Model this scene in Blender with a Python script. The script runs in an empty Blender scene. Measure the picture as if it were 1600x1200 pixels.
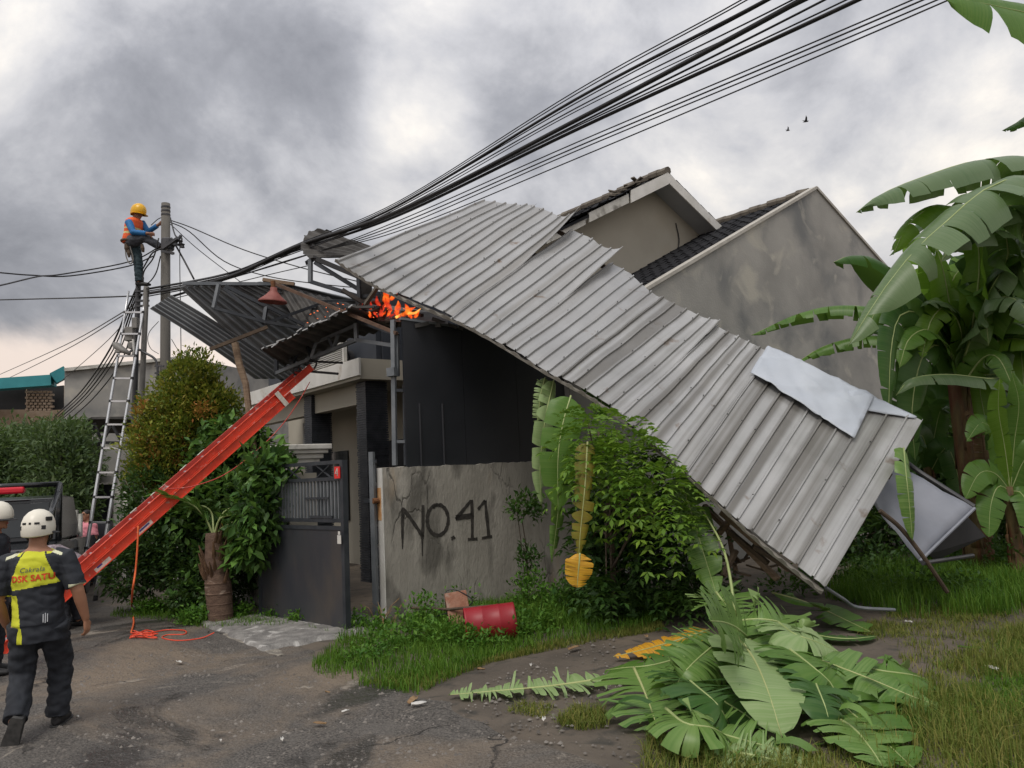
import bpy, math, random
import numpy as np
from mathutils import Vector, Matrix, Quaternion, noise as mnoise
random.seed(7); rng = np.random.default_rng(7)
sc = bpy.context.scene
col = sc.collection

# ------------------------------------------------------------------ camera
FOC = 1200.0; PITCH = math.radians(6.4); ROLL = math.radians(2.8); EYE = 1.8
_f = np.array([0, math.cos(PITCH), math.sin(PITCH)]); _u0 = np.array([0, -math.sin(PITCH), math.cos(PITCH)])
_r = np.array([1., 0, 0])*math.cos(ROLL) - _u0*math.sin(ROLL)
_u = _u0*math.cos(ROLL) + np.array([1., 0, 0])*math.sin(ROLL)
cd = bpy.data.cameras.new('camera'); cam = bpy.data.objects.new('camera', cd); col.objects.link(cam)
cd.sensor_width = 36; cd.lens = 36*FOC/1600; cd.clip_end = 3000; cd.clip_start = 0.05
m = Matrix.Identity(4)
for i in range(3):
    m[i][0] = _r[i]; m[i][1] = _u[i]; m[i][2] = -_f[i]
m[2][3] = EYE
cam.matrix_world = m
sc.camera = cam
sc.render.resolution_x = 1024; sc.render.resolution_y = 768

# ------------------------------------------------------------------ world (overcast evening sky)
SUN_EL = 58; SUN_AZ = -155      # azimuth from +Y towards +X, degrees
w = bpy.data.worlds.new('World'); sc.world = w; w.use_nodes = True
w.cycles.sampling_method = 'MANUAL'; w.cycles.sample_map_resolution = 512
nt = w.node_tree; N = nt.nodes; L = nt.links
for n in list(N): N.remove(n)
def nd(tree, t, **kw):
    n = tree.nodes.new(t)
    for k, v in kw.items():
        if k.startswith('_'): setattr(n, k[1:], v)
        else:
            k2 = int(k[1:]) if k[0] == 'i' and k[1:].isdigit() else k.replace('__', ' ')
            n.inputs[k2].default_value = v
    return n
def wn(t, **kw): return nd(nt, t, **kw)
def math_(tree, op, a, b=None, c=None, clamp=False):
    n = tree.nodes.new('ShaderNodeMath'); n.operation = op; n.use_clamp = clamp
    for i, x in enumerate((a, b, c)):
        if x is None: continue
        if isinstance(x, (int, float)): n.inputs[i].default_value = x
        else: tree.links.new(x, n.inputs[i])
    return n.outputs[0]
def ramp(tree, fac, stops, interp='LINEAR'):
    n = tree.nodes.new('ShaderNodeValToRGB'); n.color_ramp.interpolation = interp
    e = n.color_ramp.elements
    while len(e) < len(stops): e.new(0.5)
    for i, (p, c) in enumerate(stops):
        e[i].position = p; e[i].color = (c[0], c[1], c[2], 1) if not isinstance(c, (int, float)) else (c, c, c, 1)
    tree.links.new(fac, n.inputs[0]); return n.outputs[0]
def mixc(tree, fac, a, b, mode='MIX'):
    n = tree.nodes.new('ShaderNodeMix'); n.data_type = 'RGBA'; n.blend_type = mode
    for k, x in ((0, fac), (6, a), (7, b)):
        if isinstance(x, (int, float)): n.inputs[k].default_value = x
        elif isinstance(x, (tuple, list)): n.inputs[k].default_value = (x[0], x[1], x[2], 1)
        else: tree.links.new(x, n.inputs[k])
    return n.outputs[2]
sky = wn('ShaderNodeTexSky', _sky_type='NISHITA', _sun_disc=False, _sun_elevation=math.radians(SUN_EL), _sun_rotation=math.radians(SUN_AZ), _air_density=2.0, _dust_density=4.0)
tc = wn('ShaderNodeTexCoord')
sep = wn('ShaderNodeSeparateXYZ'); L.new(tc.outputs['Generated'], sep.inputs[0])
zc = math_(nt, 'MAXIMUM', sep.outputs[2], 0.0)
den = math_(nt, 'ADD', zc, 0.75)
dv = wn('ShaderNodeCombineXYZ')
L.new(math_(nt, 'DIVIDE', sep.outputs[0], den), dv.inputs[0]); L.new(math_(nt, 'DIVIDE', sep.outputs[1], den), dv.inputs[1])
mp = wn('ShaderNodeMapping'); L.new(dv.outputs[0], mp.inputs[0])
SKYOFF = (5.5, 5.5, 0.0); mp.inputs[1].default_value = SKYOFF
n1 = wn('ShaderNodeTexNoise', Scale=3.4, Detail=10.0, Roughness=0.6, Distortion=0.25); L.new(mp.outputs[0], n1.inputs['Vector'])
n2 = wn('ShaderNodeTexNoise', Scale=6.5, Detail=7.0, Roughness=0.58, Distortion=0.3); L.new(mp.outputs[0], n2.inputs['Vector'])
dens = math_(nt, 'ADD', math_(nt, 'ADD', math_(nt, 'MULTIPLY', math_(nt, 'SUBTRACT', n1.outputs[0], .5), .68), math_(nt, 'MULTIPLY', math_(nt, 'SUBTRACT', n2.outputs[0], .5), 0.44)), .45)
# broad cloud masses of this evening: (azimuth deg, elevation deg, radius, weight)
wrp = wn('ShaderNodeTexNoise', Scale=3.0, Detail=4.0, Roughness=0.6); L.new(tc.outputs['Generated'], wrp.inputs['Vector'])
wv = wn('ShaderNodeVectorMath', _operation='MULTIPLY_ADD'); L.new(wrp.outputs['Color'], wv.inputs[0]); wv.inputs[1].default_value = (.22, .22, .22)
wo_ = wn('ShaderNodeVectorMath', _operation='ADD'); L.new(tc.outputs['Generated'], wo_.inputs[0]); wo_.inputs[1].default_value = (-.11, -.11, -.11); L.new(wo_.outputs[0], wv.inputs[2])
def blob_dir(x, y):
    d = _f + _r*(x-800)/FOC + _u*(600-y)/FOC; d /= np.linalg.norm(d); return d
for (x, y, rad, wt) in ((400, 80, .15, .14), (530, 130, .11, .10), (250, 110, .11, .13), (170, 160, .07, .05), (90, 320, .12, .11), (200, 360, .10, .06), (1250, 150, .18, .08), (420, 330, .10, .04), (1000, 60, .2, .06),
                        (640, 200, .055, -.20), (700, 230, .05, -.08), (1050, 240, .09, -.16), (1400, 250, .10, -.15), (340, 240, .09, -.09), (90, 80, .15, -.10), (60, 200, .10, -.08), (640, 40, .08, -.04), (700, 420, .3, -.04)):
    d = blob_dir(x, y)
    dt = wn('ShaderNodeVectorMath', _operation='DISTANCE'); L.new(wv.outputs[0], dt.inputs[0]); dt.inputs[1].default_value = tuple(d)
    g = math_(nt, 'DIVIDE', dt.outputs['Value'], rad)
    g = math_(nt, 'POWER', 2.718, math_(nt, 'MULTIPLY', math_(nt, 'MULTIPLY', g, g), -1.0))
    dens = math_(nt, 'ADD', dens, math_(nt, 'MULTIPLY', g, wt*.68))
ccol = ramp(nt, dens, [(0.24, (.92, .86, .78)), (0.36, (.66, .645, .64)), (0.46, (.49, .49, .515)), (0.56, (.32, .325, .355)), (0.70, (.18, .185, .21))])
# overcast luminance rises towards the zenith (CIE overcast sky)
lum = math_(nt, 'ADD', math_(nt, 'MULTIPLY', zc, .75), 0.86)
cs = wn('ShaderNodeVectorMath', _operation='SCALE'); L.new(ccol, cs.inputs[0]); L.new(lum, cs.inputs['Scale'])
# pale peach evening band low on the horizon
hzr = wn('ShaderNodeMapRange', _interpolation_type='SMOOTHSTEP'); L.new(math_(nt, 'ADD', zc, math_(nt, 'MULTIPLY', math_(nt, 'SUBTRACT', n2.outputs[0], .5), .12)), hzr.inputs[0])
hzr.inputs[1].default_value = .205; hzr.inputs[2].default_value = .15; hz = math_(nt, 'MULTIPLY', hzr.outputs[0], .85)
cc = mixc(nt, hz, cs.outputs[0], (.90, .76, .67))
sky_s = wn('ShaderNodeVectorMath', _operation='SCALE'); L.new(sky.outputs[0], sky_s.inputs[0]); sky_s.inputs['Scale'].default_value = 0.06
fin = mixc(nt, 0.93, sky_s.outputs[0], cc)
bg = wn('ShaderNodeBackground', Strength=0.95); L.new(fin, bg.inputs[0])
wo = wn('ShaderNodeOutputWorld'); L.new(bg.outputs[0], wo.inputs[0])

# ------------------------------------------------------------------ sun (behind cloud: wide and weak)
sd = bpy.data.lights.new('sun', 'SUN'); sd.energy = 1.5; sd.angle = math.radians(24); sd.color = (1, .94, .86)
so = bpy.data.objects.new('sun', sd); col.objects.link(so)
_az, _el = math.radians(SUN_AZ), math.radians(SUN_EL)
sdir = Vector((math.sin(_az)*math.cos(_el), math.cos(_az)*math.cos(_el), math.sin(_el)))
so.rotation_euler = sdir.to_track_quat('Z', 'Y').to_euler(); so.location = (0, 0, 60)
sc.view_settings.view_transform = 'Standard'; sc.view_settings.look = 'None'
sc.view_settings.gamma = 1; sc.view_settings.use_curve_mapping = False
sc.view_settings.exposure = 0.28
sc.cycles.max_bounces = 6; sc.cycles.diffuse_bounces = 3; sc.cycles.glossy_bounces = 3; sc.cycles.transmission_bounces = 4; sc.cycles.transparent_max_bounces = 8

# ------------------------------------------------------------------ measuring helpers (photo coordinates 1600 x 1200 -> places)
def V(*a): return Vector(a)
CAM = np.array([0, 0, EYE])
def ray(x, y): return _f + _r*(x-800)/FOC + _u*(600-y)/FOC
def gnd(x, y, z=0.0):
    d = ray(x, y); p = CAM + d*(z-EYE)/d[2]; return Vector(p)
def at(x, y, Y):
    d = ray(x, y); return Vector(CAM + d*Y/d[1])
A_ = math.radians(38)
D2 = Vector((math.cos(A_), math.sin(A_), 0)); D1 = Vector((-math.sin(A_), math.cos(A_), 0))
O = gnd(603, 972)
def W(u, v, z=0.0): return O + D2*u + D1*v + Vector((0, 0, z))
def onside(x, y, v=0.0):          # point on the house's side plane
    d = Vector(ray(x, y)); c = Vector(CAM); p = W(0, v); return c + d*((p-c).dot(D1)/d.dot(D1))
def onfront(x, y, u=0.0):
    d = Vector(ray(x, y)); c = Vector(CAM); p = W(u, 0); return c + d*((p-c).dot(D2)/d.dot(D2))
def lerp(a, b, t): return a + (b-a)*t

# ------------------------------------------------------------------ objects
ORG = {}
def link(o, parent=None, origin=None):
    col.objects.link(o)
    origin = Vector(origin) if origin is not None else (ORG[parent.name].copy() if parent else Vector((0, 0, 0)))
    ORG[o.name] = origin
    o.location = origin - (ORG[parent.name] if parent else Vector((0, 0, 0)))
    if parent: o.parent = parent
    return origin
def tag(o, label=None, cat=None, group=None, kind=None):
    if label: o['label'] = label
    if cat: o['category'] = cat
    if group: o['group'] = group
    if kind: o['kind'] = kind
    return o
def thing(name, label, cat, loc, group=None):
    o = bpy.data.objects.new(name, None); o.empty_display_size = 0.2
    link(o, None, loc); return tag(o, label, cat, group)
def setsmooth(me, on=True):
    me.polygons.foreach_set('use_smooth', [on]*len(me.polygons))
class MB:
    def __init__(s): s.v = []; s.f = []; s.mi = []; s.uv = None
    def add(s, vs, fs, mi=0):
        b = len(s.v); s.v += [tuple(x) for x in vs]; s.f += [tuple(b+i for i in f) for f in fs]; s.mi += [mi]*len(fs); return b
    def hexa(s, p, mi=0):   # 8 corners: bottom 0-3, top 4-7
        s.add(p, [(3, 2, 1, 0), (4, 5, 6, 7), (0, 1, 5, 4), (1, 2, 6, 5), (2, 3, 7, 6), (3, 0, 4, 7)], mi); return s
    def box(s, c, sx, sy, sz, ex=None, ey=None, ez=None, mi=0):
        ex = ex or Vector((1, 0, 0)); ey = ey or Vector((0, 1, 0)); ez = ez or Vector((0, 0, 1)); c = Vector(c)
        q = [c + ex*(a*sx/2) + ey*(b*sy/2) + ez*(d*sz/2) for d in (-1, 1) for a, b in ((-1, -1), (1, -1), (1, 1), (-1, 1))]
        return s.hexa(q, mi)
    def uvbox(s, u0, u1, v0, v1, z0, z1, mi=0):
        return s.hexa([W(u, v, z) for z in (z0, z1) for u, v in ((u0, v1), (u0, v0), (u1, v0), (u1, v1))], mi)
    def bar(s, p, q, w, h=None, up=None, mi=0):
        p, q = Vector(p), Vector(q); h = h or w; t = (q-p).normalized(); up = Vector(up) if up else Vector((0, 0, 1))
        if abs(t.dot(up)) > 0.97: up = Vector((0.3, 1, 0))
        a = t.cross(up).normalized(); b = a.cross(t).normalized()
        q8 = [e + a*(i*w/2) + b*(j*h/2) for e in (p, q) for i, j in ((-1, -1), (1, -1), (1, 1), (-1, 1))]
        return s.hexa(q8, mi)
    def tube(s, pts, r, n=8, cap=True, mi=0):
        pts = [Vector(p) for p in pts]; k = len(pts); rs = r if isinstance(r, (list, tuple)) else [r]*k
        prev = None; rings = []
        for i, p in enumerate(pts):
            t = (pts[min(i+1, k-1)]-pts[max(i-1, 0)])
            t = t.normalized() if t.length > 1e-9 else Vector((0, 0, 1))
            if prev is None:
                a = t.orthogonal().normalized()
            else:
                a = prev - t*prev.dot(t); a = a.normalized() if a.length > 1e-6 else t.orthogonal().normalized()
            prev = a; b = t.cross(a); rr = rs[i]
            rx, ry = rr if isinstance(rr, tuple) else (rr, rr)
            rings.append([p + a*(math.cos(2*math.pi*j/n)*rx) + b*(math.sin(2*math.pi*j/n)*ry) for j in range(n)])
        vs = [x for R_ in rings for x in R_]; fs = []
        for i in range(k-1):
            for j in range(n): fs.append((i*n+j, i*n+(j+1) % n, (i+1)*n+(j+1) % n, (i+1)*n+j))
        if cap: fs.append(tuple(range(n-1, -1, -1))); fs.append(tuple((k-1)*n+j for j in range(n)))
        s.add(vs, fs, mi); return s
    def lathe(s, c, prof, n=16, axis=None, mi=0):   # prof: (r, h) list
        ax = (axis or Vector((0, 0, 1))).normalized(); a = ax.orthogonal().normalized(); b = ax.cross(a); c = Vector(c)
        vs = [c + ax*h + (a*math.cos(2*math.pi*j/n) + b*math.sin(2*math.pi*j/n))*r for r, h in prof for j in range(n)]
        fs = [(i*n+j, i*n+(j+1) % n, (i+1)*n+(j+1) % n, (i+1)*n+j) for i in range(len(prof)-1) for j in range(n)]
        s.add(vs, fs, mi); return s
    def grid(s, rows, mi=0, uvs=None):
        r, c = len(rows), len(rows[0])
        s.add([p for R_ in rows for p in R_], [(i*c+j, i*c+j+1, (i+1)*c+j+1, (i+1)*c+j) for i in range(r-1) for j in range(c-1)], mi); return s
    def build(s, name, mat, parent=None, origin=None, smooth=False, bevel=0, uv=None, solid=0):
        me = bpy.data.meshes.new(name); o = bpy.data.objects.new(name, me)
        og = link(o, parent, origin)
        me.from_pydata([tuple(Vector(v)-og) for v in s.v], [], s.f)
        for mm in (mat if isinstance(mat, (list, tuple)) else [mat]): me.materials.append(mm)
        if any(s.mi): me.polygons.foreach_set('material_index', s.mi)
        if uv is not None:
            ul = me.uv_layers.new(name='UVMap'); li = np.empty(len(me.loops), dtype=np.int32); me.loops.foreach_get('vertex_index', li)
            ul.data.foreach_set('uv', np.asarray(uv, dtype=np.float32)[li].ravel())
        if smooth: setsmooth(me)
        me.update()
        if solid:
            md = o.modifiers.new('thickness', 'SOLIDIFY'); md.thickness = solid; md.offset = 0
        if bevel:
            md = o.modifiers.new('bevel', 'BEVEL'); md.width = bevel; md.segments = 2; md.limit_method = 'ANGLE'
        return o
def npmesh(name, verts, faces, mat, parent=None, origin=None, uv=None, smooth=False):
    """fast mesh: verts (N,3), faces (M,k) all of one size"""
    me = bpy.data.meshes.new(name); o = bpy.data.objects.new(name, me); og = link(o, parent, origin)
    verts = np.asarray(verts, dtype=np.float32) - np.array(og, dtype=np.float32); faces = np.asarray(faces, dtype=np.int32)
    M_, k = faces.shape
    me.vertices.add(len(verts)); me.vertices.foreach_set('co', verts.ravel())
    me.loops.add(M_*k); me.loops.foreach_set('vertex_index', faces.ravel())
    me.polygons.add(M_); me.polygons.foreach_set('loop_start', np.arange(0, M_*k, k, dtype=np.int32))
    me.polygons.foreach_set('loop_total', np.full(M_, k, dtype=np.int32))
    if uv is not None:
        ul = me.uv_layers.new(name='UVMap'); ul.data.foreach_set('uv', np.asarray(uv, dtype=np.float32)[faces.ravel()].ravel())
    me.materials.append(mat); me.update(calc_edges=True); me.validate()
    if smooth: setsmooth(me)
    return o
def inst(name, mesh, matrix, parent):
    o = bpy.data.objects.new(name, mesh); col.objects.link(o); o.parent = parent
    o.matrix_basis = Matrix.Translation(-ORG[parent.name]) @ matrix
    ORG[o.name] = matrix.translation.copy(); return o
def smoothpath(pts, n=8):
    """Catmull-Rom through points"""
    pts = [Vector(p) for p in pts]; out = []
    P = [pts[0]*2-pts[1]] + pts + [pts[-1]*2-pts[-2]]
    for i in range(1, len(P)-2):
        a, b, c, d = P[i-1:i+3]
        for k in range(n):
            t = k/n
            out.append(0.5*((2*b) + (c-a)*t + (2*a-5*b+4*c-d)*t*t + (3*b-a-3*c+d)*t*t*t))
    out.append(pts[-1]); return out
def fold(v): return Vector(v)

# ------------------------------------------------------------------ materials
def mat(name, c1, c2=None, scale=4.0, rough=0.7, metal=0.0, bump=0.0, bscale=None, spec=0.4, stain=None, stain_scale=1.2, stain_lo=0.5, stain_hi=0.65,
        island=None, detail=6.0, stretch=None, coords='Object', rough2=None, translucent=0.0, uvstreak=None, emit=None, back=None, stain2=None, st2=(3., .55, .62), cracks=None, sheen=0):
    m = bpy.data.materials.new(name); m.use_nodes = True; t = m.node_tree; bs = t.nodes['Principled BSDF']; Lk = t.links
    bs.inputs['Roughness'].default_value = rough; bs.inputs['Metallic'].default_value = metal
    if 'Specular IOR Level' in bs.inputs: bs.inputs['Specular IOR Level'].default_value = spec
    tcn = t.nodes.new('ShaderNodeTexCoord'); vec = tcn.outputs[coords]
    if stretch:
        mpn = t.nodes.new('ShaderNodeMapping'); mpn.inputs[3].default_value = stretch; Lk.new(vec, mpn.inputs[0]); svec = mpn.outputs[0]
    else: svec = vec
    def noise(sc_, det=detail, v=None, dist=0.0):
        n = t.nodes.new('ShaderNodeTexNoise'); n.inputs['Scale'].default_value = sc_; n.inputs['Detail'].default_value = det; n.inputs['Distortion'].default_value = dist
        Lk.new(v or svec, n.inputs['Vector']); return n.outputs[0]
    cur = None
    n_main = noise(scale)
    if c2 is not None: cur = mixc(t, ramp(t, n_main, [(.32, 0), (.68, 1)]), c1, c2)
    else:
        cur = mixc(t, ramp(t, n_main, [(.3, 0), (.7, 1)]), tuple(x*.88 for x in c1), tuple(min(1, x*1.1) for x in c1))
    if island:
        g = t.nodes.new('ShaderNodeNewGeometry'); rr = ramp(t, g.outputs['Random Per Island'], island)
        cur = mixc(t, 0.72, cur, rr)
    if back is not None:
        g2 = t.nodes.new('ShaderNodeNewGeometry'); cur = mixc(t, g2.outputs['Backfacing'], cur, back)
    if stain is not None:
        s_ = ramp(t, noise(stain_scale, 8.0, dist=0.4), [(stain_lo, 0), (stain_hi, 1)]); cur = mixc(t, s_, cur, stain)
        if rough2 is not None:
            rm = t.nodes.new('ShaderNodeMapRange'); Lk.new(s_, rm.inputs[0]); rm.inputs[3].default_value = rough; rm.inputs[4].default_value = rough2; Lk.new(rm.outputs[0], bs.inputs['Roughness'])
    if stain2 is not None:
        s2 = ramp(t, noise(st2[0], 7.0, dist=0.6), [(st2[1], 0), (st2[2], 1)]); cur = mixc(t, s2, cur, stain2)
    hgt = None
    if bump: hgt = noise(bscale or scale*6, 8.0)
    if cracks:
        vo = t.nodes.new('ShaderNodeTexVoronoi'); vo.feature = 'DISTANCE_TO_EDGE'; vo.inputs['Scale'].default_value = cracks[0]
        dn = t.nodes.new('ShaderNodeTexNoise'); dn.inputs['Scale'].default_value = 3.0; dn.inputs['Detail'].default_value = 5; Lk.new(svec, dn.inputs['Vector'])
        ad = t.nodes.new('ShaderNodeVectorMath'); ad.operation = 'MULTIPLY_ADD'; Lk.new(dn.outputs['Color'], ad.inputs[0]); ad.inputs[1].default_value = (.35, .35, .35); Lk.new(svec, ad.inputs[2])
        Lk.new(ad.outputs[0], vo.inputs['Vector'])
        ck = ramp(t, vo.outputs['Distance'], [(0.0, 1), (cracks[1], 0)])
        msk = ramp(t, noise(1.3, 3.0), [(.5, 0), (.6, 1)])
        ck = math_(t, 'MULTIPLY', ck, msk)
        cur = mixc(t, ck, cur, tuple(x*.35 for x in c1))
        if hgt is not None: hgt = math_(t, 'SUBTRACT', hgt, math_(t, 'MULTIPLY', ck, 1.0))
    if uvstreak:
        uvn = t.nodes.new('ShaderNodeUVMap'); m2 = t.nodes.new('ShaderNodeMapping'); m2.inputs[3].default_value = uvstreak[0]; Lk.new(uvn.outputs[0], m2.inputs[0])
        nn = noise(1.0, 7.0, m2.outputs[0]); cur = mixc(t, ramp(t, nn, [(uvstreak[2], 0), (uvstreak[3], uvstreak[4])]), cur, uvstreak[1])
    Lk.new(cur, bs.inputs['Base Color'])
    if hgt is not None:
        bn = t.nodes.new('ShaderNodeBump'); bn.inputs['Strength'].default_value = bump; bn.inputs['Distance'].default_value = 0.02
        Lk.new(hgt, bn.inputs['Height']); Lk.new(bn.outputs[0], bs.inputs['Normal'])
    if emit:
        bs.inputs['Emission Color'].default_value = (*emit[:3], 1); bs.inputs['Emission Strength'].default_value = emit[3]
    if translucent:
        tr = t.nodes.new('ShaderNodeBsdfTranslucent'); br = mixc(t, 0.35, cur, (.22, .38, .03)); Lk.new(br, tr.inputs[0])
        mx = t.nodes.new('ShaderNodeMixShader'); mx.inputs[0].default_value = translucent
        Lk.new(bs.outputs[0], mx.inputs[1]); Lk.new(tr.outputs[0], mx.inputs[2])
        Lk.new(mx.outputs[0], t.nodes['Material Output'].inputs[0])
    return m
M = {}
M['soil'] = mat('soil', (.070, .058, .047), (.115, .095, .075), scale=1.6, rough=.9, bump=.9, bscale=9, stain=(.15, .12, .09), stain_scale=.7, stain_lo=.5, stain_hi=.72, stain2=(.05, .045, .038), st2=(5., .55, .7))
def road_mat():
    m = bpy.data.materials.new('road'); m.use_nodes = True; t = m.node_tree; bs = t.nodes['Principled BSDF']; Lk = t.links
    tcn = t.nodes.new('ShaderNodeTexCoord')
    def nz(s, d=6.0, dist=0.0, rough=.55):
        n = t.nodes.new('ShaderNodeTexNoise'); n.inputs['Scale'].default_value = s; n.inputs['Detail'].default_value = d; n.inputs['Distortion'].default_value = dist; n.inputs['Roughness'].default_value = rough
        Lk.new(tcn.outputs['Object'], n.inputs['Vector']); return n.outputs[0]
    c = mixc(t, ramp(t, nz(60, 4), [(.40, 0), (.60, 1)]), (.040, .036, .033), (.135, .122, .108))
    c = mixc(t, ramp(t, nz(3.5, 9, .5, .7), [(.46, 0), (.64, .6)]), c, (.13, .119, .107))
    dust = ramp(t, nz(.42, 10, .7, .62), [(.48, 0), (.62, .85)])
    c = mixc(t, dust, c, mixc(t, nz(14, 6), (.15, .115, .082), (.235, .185, .135)))
    pale = ramp(t, nz(.85, 9, 1.0, .66), [(.615, 0), (.66, .8)]); c = mixc(t, pale, c, (.34, .30, .25))
    wet = ramp(t, nz(.6, 8, .8, .6), [(.56, 0), (.62, .85)]); c = mixc(t, wet, c, (.045, .042, .039))
    vo = t.nodes.new('ShaderNodeTexVoronoi'); vo.feature = 'DISTANCE_TO_EDGE'; vo.inputs['Scale'].default_value = .5
    dn = t.nodes.new('ShaderNodeTexNoise'); dn.inputs['Scale'].default_value = 2.5; dn.inputs['Detail'].default_value = 6; Lk.new(tcn.outputs['Object'], dn.inputs['Vector'])
    ad = t.nodes.new('ShaderNodeVectorMath'); ad.operation = 'MULTIPLY_ADD'; Lk.new(dn.outputs['Color'], ad.inputs[0]); ad.inputs[1].default_value = (.6, .6, .6); Lk.new(tcn.outputs['Object'], ad.inputs[2]); Lk.new(ad.outputs[0], vo.inputs['Vector'])
    ck = math_(t, 'MULTIPLY', ramp(t, vo.outputs['Distance'], [(0, 1), (.009, 0)]), ramp(t, nz(.7, 3), [(.48, 0), (.56, 1)])); c = mixc(t, ck, c, (.025, .022, .02))
    Lk.new(c, bs.inputs['Base Color'])
    rg = t.nodes.new('ShaderNodeMapRange'); Lk.new(wet, rg.inputs[0]); rg.inputs[3].default_value = .78; rg.inputs[4].default_value = .2; Lk.new(rg.outputs[0], bs.inputs['Roughness'])
    hh = math_(t, 'ADD', math_(t, 'MULTIPLY', nz(40, 6), .5), math_(t, 'ADD', nz(6, 6), math_(t, 'MULTIPLY', dust, .6)))
    hh = math_(t, 'SUBTRACT', hh, math_(t, 'MULTIPLY', math_(t, 'ADD', ck, wet), .4))
    bn = t.nodes.new('ShaderNodeBump'); bn.inputs['Strength'].default_value = 1.0; bn.inputs['Distance'].default_value = .05; Lk.new(hh, bn.inputs['Height']); Lk.new(bn.outputs[0], bs.inputs['Normal'])
    return m
M['road'] = road_mat()
M['apron'] = mat('driveway_concrete', (.13, .125, .12), (.27, .26, .245), scale=7, rough=.85, bump=1.0, bscale=40, stain=(.42, .41, .39), stain_scale=5, stain_lo=.58, stain_hi=.66)
M['plaster'] = mat('grey_plaster', (.25, .245, .23), (.36, .35, .325), scale=.9, rough=.9, bump=.25, bscale=30, stain=(.17, .175, .175), stain_scale=.8, stain_lo=.48, stain_hi=.66, stain2=(.42, .40, .35), st2=(1.4, .56, .7))
M['wall41'] = mat('old_concrete_wall', (.26, .245, .215), (.38, .36, .32), scale=2.2, rough=.9, bump=.5, bscale=28, stain=(.13, .123, .108), stain_scale=2.4, stain_lo=.5, stain_hi=.64, stain2=(.44, .34, .23), st2=(1.1, .57, .72), cracks=(2.2, .02), stretch=(1, 1, .4))
M['white'] = mat('white_paint', (.70, .69, .66), (.58, .57, .53), scale=3, rough=.6, bump=.1, stain=(.34, .27, .2), stain_scale=2, stain_lo=.6, stain_hi=.75)
M['whiteold'] = mat('dirty_white_paint', (.62, .61, .57), (.42, .41, .37), scale=4, rough=.75, bump=.2, stain=(.16, .15, .13), stain_scale=3, stain_lo=.55, stain_hi=.7)
M['cream'] = mat('cream_paint', (.44, .41, .34), (.38, .35, .285), scale=1.2, rough=.8, bump=.06, stain=(.40, .36, .28), stain_scale=.9, stain_lo=.55, stain_hi=.8)
M['soffit'] = mat('grey_soffit', (.50, .52, .54), (.43, .45, .48), scale=1.5, rough=.7)
M['clad'] = mat('dark_stone_strips', (.022, .026, .034), (.055, .06, .07), scale=6, rough=.45, bump=.3)
M['tile'] = mat('dark_roof_tile', (.012, .013, .016), (.024, .024, .026), scale=3, rough=.8, bump=.3, spec=.1, stain=(.04, .036, .032), stain_scale=2, stain_lo=.6, stain_hi=.7)
M['ridge'] = mat('ridge_cap', (.10, .085, .07), (.17, .15, .12), scale=5, rough=.8, bump=.3)
M['black'] = mat('black_panel_paint', (.016, .018, .022), (.024, .026, .031), scale=1.2, rough=.42, bump=.05, stain=(.034, .034, .037), stain_scale=1.0, stain_lo=.55, stain_hi=.8, spec=.3)
M['steel'] = mat('dark_grey_steel', (.030, .035, .043), (.055, .061, .07), scale=5, rough=.5, metal=.3)
M['steell'] = mat('mid_grey_steel', (.13, .145, .16), (.20, .215, .23), scale=5, rough=.5, metal=.3)
M['gatepanel'] = mat('gate_sheet_paint', (.030, .034, .043), (.050, .050, .054), scale=2.0, rough=.42, bump=.08, stain=(.095, .078, .062), stain_scale=1.5, stain_lo=.5, stain_hi=.8, stretch=(1, 1, .5))
M['galv'] = mat('galvalume_sheet', (.36, .36, .355), (.41, .412, .41), scale=2, rough=.38, metal=.55, bump=.08, bscale=4, uvstreak=((4.5, .12, 1), (.22, .205, .18), .46, .70, .7), stain2=(.19, .125, .08), st2=(3.2, .66, .78))
M['galv2'] = mat('streaked_galvalume_sheet', (.35, .35, .34), (.43, .43, .425), scale=2, rough=.36, metal=.5, bump=.06, bscale=9, uvstreak=((4.4, .05, 1), (.125, .115, .098), .45, .58, .75), stain2=(.17, .11, .07), st2=(3.0, .64, .78))  # strong dark streaks along the pans, plus rust spots
M['galvdark'] = mat('dark_galvalume', (.17, .18, .19), (.25, .26, .265), scale=2, rough=.5, metal=.5, bump=.05, stain=(.10, .10, .10), stain_scale=1.3, stain_lo=.5, stain_hi=.7)  # darker grey than the plain sheet, with random darker blotches
M['burnt'] = mat('burnt_sheet', (.05, .048, .046), (.10, .095, .09), scale=5, rough=.7, metal=.2, bump=.2)
M['timber'] = mat('weathered_timber', (.17, .115, .075), (.26, .19, .13), scale=6, rough=.85, bump=.4, stretch=(1, 1, 6))
M['darktimber'] = mat('dark_timber', (.06, .042, .03), (.11, .08, .055), scale=6, rough=.85, bump=.4)
M['tarp'] = mat('pale_tarpaulin', (.40, .44, .50), (.46, .50, .555), scale=2, rough=.42, bump=.25, bscale=5)
M['tarp2'] = mat('grey_tarpaulin', (.21, .225, .265), (.27, .285, .33), scale=2, rough=.5, bump=.25, bscale=5)
M['concretepole'] = mat('concrete_pole', (.10, .095, .085), (.15, .142, .128), scale=3, rough=.9, bump=.3, stretch=(1, 1, .2))
M['pipe'] = mat('dark_pipe', (.05, .052, .058), (.09, .09, .095), scale=4, rough=.5, metal=.4)
M['pipegrey'] = mat('grey_pipe', (.17, .165, .155), (.24, .23, .215), scale=4, rough=.6, metal=.2)
M['alu'] = mat('ladder_aluminium', (.58, .59, .61), (.66, .67, .69), scale=8, rough=.38, metal=.75)
M['rubber'] = mat('black_rubber', (.018, .018, .02), (.03, .03, .032), scale=8, rough=.6)
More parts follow.
